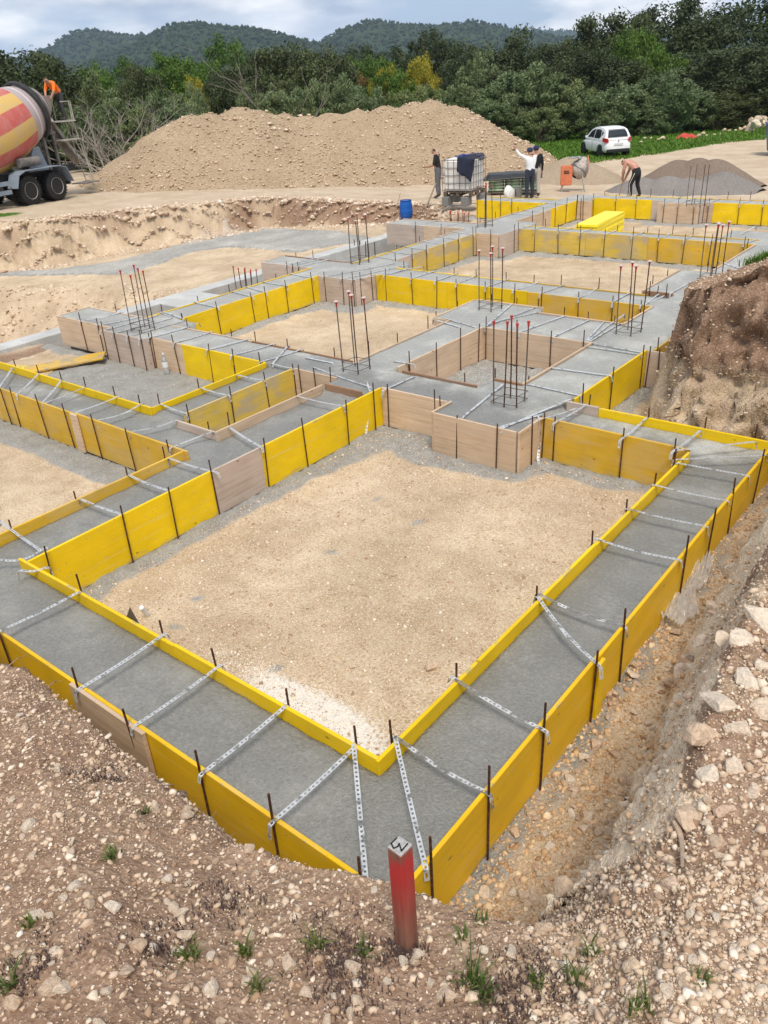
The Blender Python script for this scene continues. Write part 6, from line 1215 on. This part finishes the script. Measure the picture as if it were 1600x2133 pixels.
def crown_mesh(kind, seed, nclump, nleaf, shape, lsz):
    g = np.random.default_rng(seed); rx, rz, z0 = shape                    # radius, height, bottom of a crown one unit tall
    th = g.uniform(0, 6.283, nclump); u = g.uniform(-1, 1, nclump); rr = g.uniform(.35, 1.0, nclump)**.4
    lump = 1+.20*np.sin(th*3+seed)+.14*np.sin(th*5+u*4+seed*2)
    cx = rx*np.sqrt(1-u*u)*np.cos(th)*rr*lump; cy = rx*np.sqrt(1-u*u)*np.sin(th)*rr*lump; cz = z0+rz*(u*rr*.5+.5)*(1+.08*np.sin(th*2+seed))
    if kind == 'olive': cz = np.maximum(z0, cz)
    cs = g.uniform(.08, .17, nclump)*(.8 if kind == 'olive' else 1.0); cb = g.uniform(-.25, .25, nclump)
    ci = g.integers(0, nclump, nleaf); d = g.normal(size=(nleaf, 3)); d /= np.linalg.norm(d, axis=1, keepdims=True); rad = g.random(nleaf)**.45
    p = np.stack([cx[ci], cy[ci], cz[ci]], -1)+d*(cs[ci]*rad)[:, None]*np.array([1, 1, .75])
    nrm = d+g.normal(size=(nleaf, 3))*.55+np.array([0, 0, .35]); nrm /= np.linalg.norm(nrm, axis=1, keepdims=True)
    tng = np.cross(nrm, g.normal(size=(nleaf, 3))); 
    if kind == 'olive': tng = tng*.8+np.array([0, 0, .55])+np.stack([p[:, 0], p[:, 1], 0*p[:, 0]], -1)*.8
    tng /= np.linalg.norm(tng, axis=1, keepdims=True)+1e-9; bt_n = np.cross(nrm, tng); bt_n /= np.linalg.norm(bt_n, axis=1, keepdims=True)+1e-9
    l = lsz*g.uniform(.6, 1.3, nleaf); w = l*(.42 if kind == 'olive' else .55)
    v = np.stack([p-tng*l[:, None]/2, p+bt_n*w[:, None]/2, p+tng*l[:, None]/2, p-bt_n*w[:, None]/2], 1)
    r = np.clip(.5+cb[ci]+g.uniform(-.3, .3, nleaf), 0, 1)
    me = mesh_np('crown', v.reshape(-1, 3), np.arange(nleaf*4).reshape(-1, 4), False, dict(rnd=np.repeat(r, 4))); me.materials.append(ML[kind]); return me, np.stack([cx, cy, cz], -1)
def trunk_mesh(pts, seed, rx, z0):
    g = random.Random(seed); mb = MB(); top = Vector((g.uniform(-.05, .05), g.uniform(-.05, .05), max(.35, z0+.15)))
    mb.tube([(0, 0, -.05), (g.uniform(-.02, .02), g.uniform(-.02, .02), top.z*.5), top], [.035, .028, .022], 8)
    for k in g.sample(range(len(pts)), min(12, len(pts))):
        e = Vector(pts[k]); s = Vector((0, 0, g.uniform(.15, top.z))); mb.tube([s, s.lerp(e, .5)+Vector((g.uniform(-.04, .04), g.uniform(-.04, .04), .03)), e], [.016, .010, .004], 5)
    me = mb.mesh('trunk', smooth=True); me.materials.append(M_BARK); return me
PROTO = {}
for kind, n, args in (('oak', 4, (110, 18500, (.50, .94, .05), .034)), ('olive', 4, (110, 17000, (.56, .98, .01), .05)), ('green', 2, (90, 15000, (.48, .92, .07), .036)), ('yellow', 1, (70, 10000, (.5, .94, .05), .04)), ('rust', 1, (60, 8000, (.6, .95, .03), .04))):
    PROTO[kind] = []
    for i in range(n):
        me, pts = crown_mesh(kind, 41*i+len(kind)*7+1, *args); PROTO[kind].append((me, trunk_mesh(pts, i+3, args[2][0], args[2][2])))
TN = dict(oak='holm_oak', olive='wild_olive', green='leafy_tree', yellow='yellowing_tree', rust='rusty_bush')
def tree(kind, pxc, pyt, wpx, dist, label, group):
    b = PD(pxc, 200, dist); x, y = b[0], b[1]; zg = float(far_level(np.array(x), np.array(y)))-.1; top = PD(pxc, pyt, dist)[2]; h = max(1.2, top-zg)
    scr = FPX/(math.hypot(x, y)*math.cos(PITCH-.05)+1.5)*.98; w = wpx/scr
    cm, tm = random.choice(PROTO[kind]); rxp = dict(oak=.56, olive=.62, green=.5, yellow=.55, rust=.65)[kind]; sx = w/2/rxp
    o = thing(TN[kind], label, 'tree' if kind != 'rust' else 'bush', (x, y, zg), random.uniform(0, 6.28), group); o.scale = (sx, sx, h/1.03)
    for nm, me in (('crown', cm), ('trunk', tm)): c = bpy.data.objects.new(nm, me); COL.objects.link(c); c.parent = o
lab = {('oak', 'R'): 'dark holm oak in the wood behind the white car', ('olive', 'R'): 'grey-green wild olive at the wood edge near the white car', ('green', 'R'): 'bright green tree standing out of the dark oaks behind the car', ('oak', 'L'): 'dark evergreen oak behind the mixer lorry', ('olive', 'L'): 'grey-green wild olive between the lorry and the mound', ('oak', 'M'): 'dark holm oak behind the tan mound', ('olive', 'M'): 'grey-green wild olive just behind the tan mound', ('green', 'M'): 'fresh green tree beyond the tan mound', ('yellow', 'M'): 'yellow-leaved tree beyond the tan mound', ('rust', 'M'): 'rust-brown bush beyond the tan mound', ('green', 'L'): 'fresh green tree far behind the lorry'}
TREES = [('oak', 1275, 10, 190, 74, 'R'), ('oak', 1385, -6, 210, 76, 'R'), ('oak', 1470, 25, 200, 70, 'R'), ('oak', 1570, -20, 240, 72, 'R'), ('oak', 1560, 85, 230, 58, 'R'), ('oak', 1640, 40, 200, 60, 'R'), ('oak', 1180, 70, 170, 76, 'R'), ('oak', 1090, 62, 170, 73, 'R'), ('oak', 1000, 88, 170, 72, 'R'), ('oak', 1230, 95, 150, 68, 'R'), ('oak', 1420, 100, 170, 66, 'R'), ('oak', 1300, 120, 170, 66, 'R'), ('oak', 1130, 130, 170, 66, 'R'), ('oak', 1040, 150, 150, 64, 'R'), ('oak', 945, 120, 120, 76, 'R'), ('oak', 1500, 190, 150, 56, 'R'),
 ('green', 1318, 52, 110, 68, 'R'), ('green', 1372, 95, 90, 64, 'R'),
 ('olive', 1090, 138, 190, 60, 'R'), ('olive', 965, 165, 120, 61, 'R'), ('olive', 1030, 200, 130, 58, 'R'), ('olive', 1180, 172, 130, 59, 'R'), ('olive', 1245, 178, 130, 58.5, 'R'), ('olive', 1310, 172, 130, 58, 'R'), ('olive', 1388, 148, 150, 57, 'R'), ('olive', 1455, 195, 100, 56.5, 'R'), ('olive', 905, 170, 100, 63, 'R'), ('olive', 1130, 215, 110, 57, 'R'), ('olive', 1350, 220, 110, 56.5, 'R'),
 ('oak', 40, 92, 260, 56, 'L'), ('oak', 115, 125, 150, 54, 'L'), ('oak', -60, 80, 220, 58, 'L'), ('oak', 20, 180, 180, 52, 'L'), ('olive', 195, 155, 120, 62, 'L'), ('olive', 228, 192, 110, 50, 'L'), ('olive', 325, 185, 150, 53, 'L'), ('olive', 392, 180, 100, 55, 'L'), ('olive', 275, 215, 130, 49, 'L'), ('olive', 165, 210, 100, 50, 'L'), ('olive', 360, 225, 120, 49, 'L'), ('green', 270, 118, 100, 100, 'L'), ('green', 345, 108, 130, 105, 'L'), ('oak', 290, 122, 110, 80, 'L'), ('green', 200, 128, 100, 110, 'L'),
 ('oak', 600, 80, 200, 74, 'M'), ('oak', 520, 120, 150, 71, 'M'), ('oak', 670, 92, 170, 80, 'M'), ('oak', 455, 150, 110, 66, 'M'), ('green', 485, 72, 120, 108, 'M'), ('green', 400, 112, 120, 104, 'M'), ('oak', 560, 150, 160, 66, 'M'), ('oak', 760, 88, 130, 100, 'M'), ('oak', 820, 98, 120, 98, 'M'), ('oak', 895, 56, 130, 96, 'M'), ('yellow', 870, 112, 80, 84, 'M'), ('yellow', 800, 135, 70, 82, 'M'), ('green', 820, 140, 100, 80, 'M'), ('rust', 745, 150, 100, 84, 'M'), ('olive', 572, 178, 130, 62, 'M'), ('olive', 640, 172, 110, 63, 'M'), ('olive', 700, 160, 120, 64, 'M'), ('olive', 520, 185, 90, 62, 'M'), ('olive', 760, 185, 120, 62, 'M'), ('olive', 840, 175, 120, 63, 'M'), ('yellow', 415, 155, 60, 66, 'M'), ('olive', 705, 118, 120, 92, 'M'), ('green', 740, 118, 110, 96, 'M'), ('oak', 950, 80, 120, 100, 'M'), ('yellow', 885, 125, 60, 82, 'M'), ('green', 790, 112, 110, 92, 'M'), ('green', 560, 105, 110, 100, 'M'), ('green', 430, 130, 90, 90, 'L'), ('olive', 1000, 112, 120, 66, 'R')]
def tlabel(k, x, yt, w, D_, s):
    if k == 'oak' and s == 'R':
        if yt < 30: return 'tall dark holm oak rising above the wood behind the white car'
        if D_ < 62: return 'dark holm oak at the front of the wood by the blue container'
        if yt > 90: return 'lower dark holm oak just behind the wild olives near the white car'
    if k == 'oak' and s == 'M' and D_ > 90: return 'far dark oak showing above the other trees beyond the mound'
    if k == 'olive' and s == 'L' and D_ < 51: return 'low grey-green wild olive bush among the bare branches by the lorry'
    if k == 'olive' and s == 'R' and yt > 190: return 'low wild olive bush at the grass edge near the white car'
    return lab[(k, s)]
for (k, x, yt, w, D_, s) in TREES: tree(k, x, yt, w, D_*(1.17+max(0, x-1250)*.0007 if s == 'R' else 1.0), tlabel(k, x, yt, w, D_, s), {'R': 'trees behind the car', 'L': 'trees behind the lorry', 'M': 'trees beyond the mound'}[s])
# dead branches between lorry and mound
def dead(px, py, dist, n, length, seed, label, spread=1.0, up=.6):
    g = random.Random(seed); b = PD(px, py, dist); zg = float(far_level(np.array(b[0]), np.array(b[1]))); mb = MB()
    def grow(p, d, l, r, lv):
        pts = [p]; 
        for i in range(3): d = (d+Vector((g.uniform(-.35, .35), g.uniform(-.35, .35), g.uniform(-.3, .25)))).normalized(); pts.append(pts[-1]+d*l/3)
        mb.tube(pts, [r, r*.8, r*.6, r*.4], 5)
        if lv:
            for k in range(g.randint(2, 4)): q = pts[g.randint(1, 3)]; grow(q, (d+Vector((g.uniform(-.9, .9), g.uniform(-.9, .9), g.uniform(-.4, .7)))).normalized(), l*.6, r*.5, lv-1)
    for i in range(n): grow(Vector((g.uniform(-spread, spread), g.uniform(-spread, spread), g.uniform(-.1, .3))), Vector((g.uniform(-1, 1), g.uniform(-1, 1), up+g.uniform(0, .8))).normalized(), length*g.uniform(.6, 1.1), .035, 2)
    o = mb.build('dead_branches', M_DEAD, loc=(b[0], b[1], zg)); return tag(o, label, 'branches')
dead(215, 300, 46, 13, 2.4, 1, 'tangle of bare grey branches heaped behind the lorry ladder', 1.6); dead(300, 300, 46.5, 14, 2.6, 2, 'tangle of bare grey branches heaped against the mound', 2.0); dead(285, 200, 52, 9, 3.4, 3, 'bare grey bush rising between the olives', .8, 1.4); dead(585, 200, 62, 4, 5.2, 4, 'bare dead tree top against the dark oak', .5, 1.6); dead(250, 260, 47, 9, 2.2, 5, 'bare branches lying over the bushes by the lorry', 1.5)

# ------------------------------------------------------------------ woodland, hills, haze
def m_forest(name, c0, c1, c2):
    q = NT(name); p = q.pos(); a = q.noise(p, .055, 5, .65); b = q.noise(p, .010, 3); c = q.ramp(a, [(.3, c0), (.5, c1), (.72, c2)]); c = q.mix(.4, c, q.ramp(b, [(.35, c0), (.65, c2)]))
    rk = q.attr('rock'); c = q.mix(rk, c, (.38, .36, .33)); return q.fin(c, .95, spec=.05)
M_HILL = m_forest('wooded_hill', (.014, .026, .010), (.028, .046, .016), (.055, .078, .026))
def hill(name, label, sil, dist, depth, seed):
    """sil: photo silhouette; the ridge stands at the given distance and the slope runs down toward the site"""
    n = 260; m_ = 46; px = np.linspace(sil[0][0], sil[-1][0], n); py = np.interp(px, [s[0] for s in sil], [s[1]+5 for s in sil]); V_ = np.zeros((n, m_, 3)); 
    for i in range(n):
        x, y, z = PD(px[i], py[i], dist); ux, uy = x/dist, y/dist
        for j in range(m_):
            t = j/(m_-1); d_ = dist-depth*(t-.25) if t > .25 else dist+depth*.5*(.25-t); zz = -6+(z+6)*(1-((t-.25)/.75)**1.5 if t > .25 else 1-((.25-t)/.25)**2*.6)
            V_[i, j] = (ux*d_, uy*d_, zz)
    lum = fbm3(V_[..., 0], V_[..., 1], V_[..., 2]*0, 1/26, 3, seed, .6); lump2 = np.abs(noise2(V_[..., 0]/7, V_[..., 1]/7, seed+3))
    V_[..., 2] += (lum*5+lump2*4)*np.clip((V_[..., 2]+6)/25, 0, 1)*dist/1600
    rk = np.zeros((n, m_)); 
    for (a, b, s) in ((345, 425, .9),): rk += ((px > a) & (px < b))[:, None]*np.exp(-((np.arange(m_)/(m_-1)-.30)/.05)**2)[None]*s*(name == 'hill') if seed == 2 else 0
    ii = np.arange(n*m_).reshape(n, m_); f = np.stack([ii[:-1, :-1], ii[1:, :-1], ii[1:, 1:], ii[:-1, 1:]], -1).reshape(-1, 4)
    o = link(name, mesh_np(name, V_.reshape(-1, 3), f, True, dict(rock=np.clip(rk, 0, 1).ravel())), M_HILL); tag(o, label, kind='structure'); return V_
def hill_trees(V_, n, seed, s):              # crowns of the wooded hills, uncountable from here
    g = np.random.default_rng(seed); i = g.integers(0, V_.shape[0], n); j = np.minimum((g.random(n)**1.2*30+8).astype(int), V_.shape[1]-1); p = V_[i, j]+g.normal(size=(n, 3))*np.array([4, 4, .5]); return p, s*g.uniform(.6, 1.5, n)
hs = [hill('hill', 'wooded hill with a flat summit behind the lorry', [(-250, 150), (60, 118), (95, 104), (130, 82), (160, 66), (195, 62), (240, 72), (300, 76), (380, 90), (470, 110)], 2300, 900, 1), hill('hill', 'wooded hill with a pale rock crest in the distance', [(180, 128), (260, 104), (310, 78), (345, 58), (375, 48), (420, 49), (470, 55), (530, 60), (580, 72), (620, 82), (700, 105), (790, 120)], 1700, 700, 2), hill('hill', 'broad wooded hill beyond the mound', [(560, 112), (670, 86), (720, 60), (765, 45), (800, 46), (850, 52), (900, 54), (945, 50), (985, 44), (1030, 52), (1070, 62), (1130, 70), (1230, 92), (1340, 110)], 1900, 800, 3), hill('hill', 'low blue wooded ridge on the horizon', [(800, 92), (1000, 66), (1100, 62), (1200, 64), (1260, 72), (1500, 80), (1900, 70)], 3400, 900, 4)]
allp = []; alls = []
for k, V_ in enumerate(hs): p, s = hill_trees(V_, 2600, 60+k, [7, 5.5, 6, 10][k]); allp.append(p); alls.append(s)
o = pebbles('hill_woods', np.concatenate(allp), np.concatenate(alls), M_HILL, 70, flat=.9, sink=-.1, low=True); o.data.attributes.new('rock', 'FLOAT', 'POINT'); tag(o, 'distant woods covering the hills', 'woods', kind='stuff')
# woodland between the site trees and the hills, one mass
g = np.random.default_rng(77); V_ = []; R__ = []; nt = 230
for i in range(nt):
    dist = 110*(5.5**g.random()); pxc = g.uniform(-150, 1500); b = PD(pxc, 150, dist); zg = -3-dist*.004; h = g.uniform(5.5, 9); w = g.uniform(5, 9); n = 330
    d = g.normal(size=(n, 3)); d /= np.linalg.norm(d, axis=1, keepdims=True); d[:, 2] = d[:, 2]*.9; lump = 1+.25*np.sin(d[:, 0]*5+i)+.2*np.sin(d[:, 1]*6+2*i); pp = d*np.array([w/2, w/2, h/2])*(lump*g.uniform(.7, 1.0, n))[:, None]+np.array([b[0], b[1], zg+h*.5])
    t = np.cross(d, g.normal(size=(n, 3))); t /= np.linalg.norm(t, axis=1, keepdims=True); bb = np.cross(d, t); l = g.uniform(.35, .8, n)[:, None]
    V_.append(np.stack([pp-t*l, pp+bb*l*.7, pp+t*l, pp-bb*l*.7], 1)); R__.append(np.repeat(np.clip(g.uniform(.1, .8)+g.uniform(-.2, .2, n), 0, 1), 4))
V_ = np.concatenate(V_).reshape(-1, 3); o = link('far_woodland', mesh_np('far_woodland', V_, np.arange(len(V_)).reshape(-1, 4), False, dict(rnd=np.concatenate(R__))), m_leaf('far_leaves', (.018, .034, .010), (.040, .066, .018), (.085, .115, .035))); tag(o, 'distant mixed woodland between the site and the hills', 'woodland', kind='stuff')
# grass: blades on the verge and tufts on the bank
def blades(name, pts, h, label, mat, seed, n_per=1, wd=.006, spread=.03):
    g = np.random.default_rng(seed); P0 = np.repeat(np.asarray(pts), n_per, 0); n = len(P0); P0 = P0+np.stack([g.normal(0, spread, n), g.normal(0, spread, n), np.zeros(n)], -1)
    a = g.uniform(0, 6.283, n); hh = h*g.uniform(.5, 1.2, n); ln = hh*g.uniform(.3, 1.3, n); sx, sy = np.cos(a), np.sin(a); w = wd*g.uniform(.6, 1.3, n)
    b0 = P0+np.stack([-sy*w, sx*w, -.01+0*w], -1); b1 = P0+np.stack([sy*w, -sx*w, -.01+0*w], -1); m_ = P0+np.stack([sx*ln*.35, sy*ln*.35, hh*.65], -1); tp = P0+np.stack([sx*ln, sy*ln, hh], -1)
    v = np.stack([b0, b1, m_+np.stack([sy*w*.8, -sx*w*.8, 0*w], -1), m_+np.stack([-sy*w*.8, sx*w*.8, 0*w], -1), tp], 1).reshape(-1, 3); k = np.arange(n)*5
    f = np.concatenate([np.stack([k, k+1, k+2, k+3], -1), np.stack([k+3, k+2, k+4, k+4], -1)]); f2 = np.stack([k+3, k+2, k+4], -1)
    me = bpy.data.meshes.new(name); me.from_pydata(v.tolist(), [], np.stack([k, k+1, k+2, k+3], -1).tolist()+f2.tolist()); at = me.attributes.new('rnd', 'FLOAT', 'POINT'); at.data.foreach_set('value', np.repeat(g.random(n), 5).astype(np.float32)); me.materials.append(mat); return me
M_GRASS = m_leaf('grass_blades', (.045, .10, .008), (.09, .19, .016), (.16, .27, .03), .3); M_WEED = m_leaf('weed_leaves', (.05, .09, .015), (.10, .15, .03), (.20, .22, .07), .3)
gp_ = scatter_px(26000, 1040, 1600, 255, 350, lambda p: poly_sd(p[:, 0], p[:, 1], [P(1060, 322, -1.5), P(1130, 347, -1.5), P(1215, 343, -1.5), P(1330, 325, -1.6), P(1470, 303, -1.7), P(1620, 283, -1.7), (-12, 95), (-40, 160), (-160, 160), (-160, 50), (-60, 40)]) < .3, 80)
o = link('verge_grass', blades('verge_grass', gp_[:16000], .14, '', M_GRASS, 81, 1, .03)); tag(o, 'green grass of the verge around the white car', 'grass', kind='stuff')
tf = np.concatenate([wide_scatter(260, -2.65, -2.2, 9.6, 10.2, lambda p: p[:, 2] > .75, 82), wide_scatter(420, -2.7, -2.0, 10.8, 12.3, lambda p: p[:, 2] > .5, 83)])
o = link('bank_grass', blades('bank_grass', tf, .10, '', M_GRASS, 84, 3, .005)); tag(o, 'green grass tufts on top of the soil pillar', 'grass', kind='stuff')
for i, (px, py, h, n) in enumerate([(400, 1995, .07, 26), (510, 1990, .06, 22), (235, 1790, .045, 26), (300, 1692, .04, 18), (985, 2050, .09, 34), (1010, 2075, .08, 26), (660, 1975, .06, 22), (760, 1985, .05, 24), (60, 1930, .06, 14), (20, 2060, .09, 22), (1460, 2040, .05, 14), (1230, 1990, .06, 18), (1330, 2110, .07, 24), (1000, 1920, .05, 14), (960, 1960, .05, 16), (1120, 2050, .06, 20), (540, 2060, .05, 20), (1200, 2050, .07, 22)]):
    q = hit(px, py); me = blades('weed', np.array([q]), h*.8, '', M_WEED, 90+i, n, .0035, .012); o = link('weed', me); tag(o, 'small green weed sprouting among the stones of the brown bank', 'weed', 'weeds on the stony bank')
M_DRYW = simple('dry_dark_stems', (.085, .055, .05), .95, var=.4, scale=40)
dp = np.concatenate([np.array(hit(px, py))[None]+np.stack([np.random.default_rng(int(px)).normal(0, s, n), np.random.default_rng(int(py)).normal(0, s, n), np.zeros(n)], -1) for px, py, n, s in [(840, 1985, 60, .03), (700, 1975, 90, .07), (720, 2060, 100, .07), (1050, 2080, 120, .08), (1110, 2040, 90, .07), (330, 1960, 50, .06), (210, 1620, 40, .05), (60, 2010, 50, .06), (460, 1880, 50, .06)]]); dp[:, 2] = surf(dp[:, 0], dp[:, 1])
o = link('dry_litter', blades('dry_litter', dp, .017, '', M_DRYW, 120, 5, .0025, .012)); tag(o, 'dark dry plant litter between the stones of the bank', 'plant litter', kind='stuff')
M_ROOT = simple('pale_root', (.42, .31, .22), .85, var=.3, scale=30)
def root_(pix, r, label, lift=.02):
    pts = [Vector(hit(*p))+Vector((0, 0, lift)) for p in pix]; o = MB().tube(smooth_path(pts, 18), [r*(1-.03*i) for i in range(19)], 6).build('root', M_ROOT, smooth=True); tag(o, label, 'root')
root_([(1275, 1722), (1310, 1758), (1345, 1762), (1362, 1790), (1405, 1812)], .007, 'pale crooked root lying down the chalk bank')
root_([(1405, 1722), (1418, 1760), (1420, 1812)], .012, 'thick brown root stub sticking out of the bank edge')
root_([(245, 1720), (255, 1700), (262, 1690)], .003, 'thin pale root curling over stones of the bank')
def hair_root(p0, p1, z0, r, label):
    a = Vector(hit(*p0)); b = Vector(P(*p1, z0)); pts = [a, a.lerp(b, .35)+Vector((.03, .02, .04)), a.lerp(b, .7)+Vector((-.02, .0, -.01)), b]; o = MB().tube(smooth_path(pts, 12), [r*(1-.05*i) for i in range(13)], 4).build('root', M_ROOT); tag(o, label, 'root')
for i, (a, b, z) in enumerate([((330, 1640), (375, 1660), .25), ((380, 1700), (430, 1690), .2), ((430, 1760), (450, 1690), .2), ((90, 1440), (130, 1415), .2), ((10, 1395), (60, 1360), .2), ((440, 1790), (490, 1735), .3)]): hair_root(a, b, z, .0035, 'thin pale rootlet sticking out of the bank over the yellow boards')
for o in [q for q in bpy.data.objects if q.name.startswith('root') and q.get('label', '').startswith('thin pale rootlet')]: o['group'] = 'rootlets on the bank edge'
# haze: still air out to the hills
hz = MB(); hz.box((-1500, 1700, 190), (7200, 7200, 400)); ho = hz.build('haze', None)
q = bpy.data.materials.new('air'); q.use_nodes = True; q.node_tree.nodes.clear(); ou = q.node_tree.nodes.new('ShaderNodeOutputMaterial'); pv = q.node_tree.nodes.new('ShaderNodeVolumePrincipled'); pv.inputs['Color'].default_value = (.62, .78, 1.0, 1); pv.inputs['Density'].default_value = .00013; pv.inputs['Anisotropy'].default_value = .2; q.node_tree.links.new(pv.outputs[0], ou.inputs['Volume']); ho.data.materials.append(q)
tag(ho, 'pale haze over the distant hills', kind='stuff')
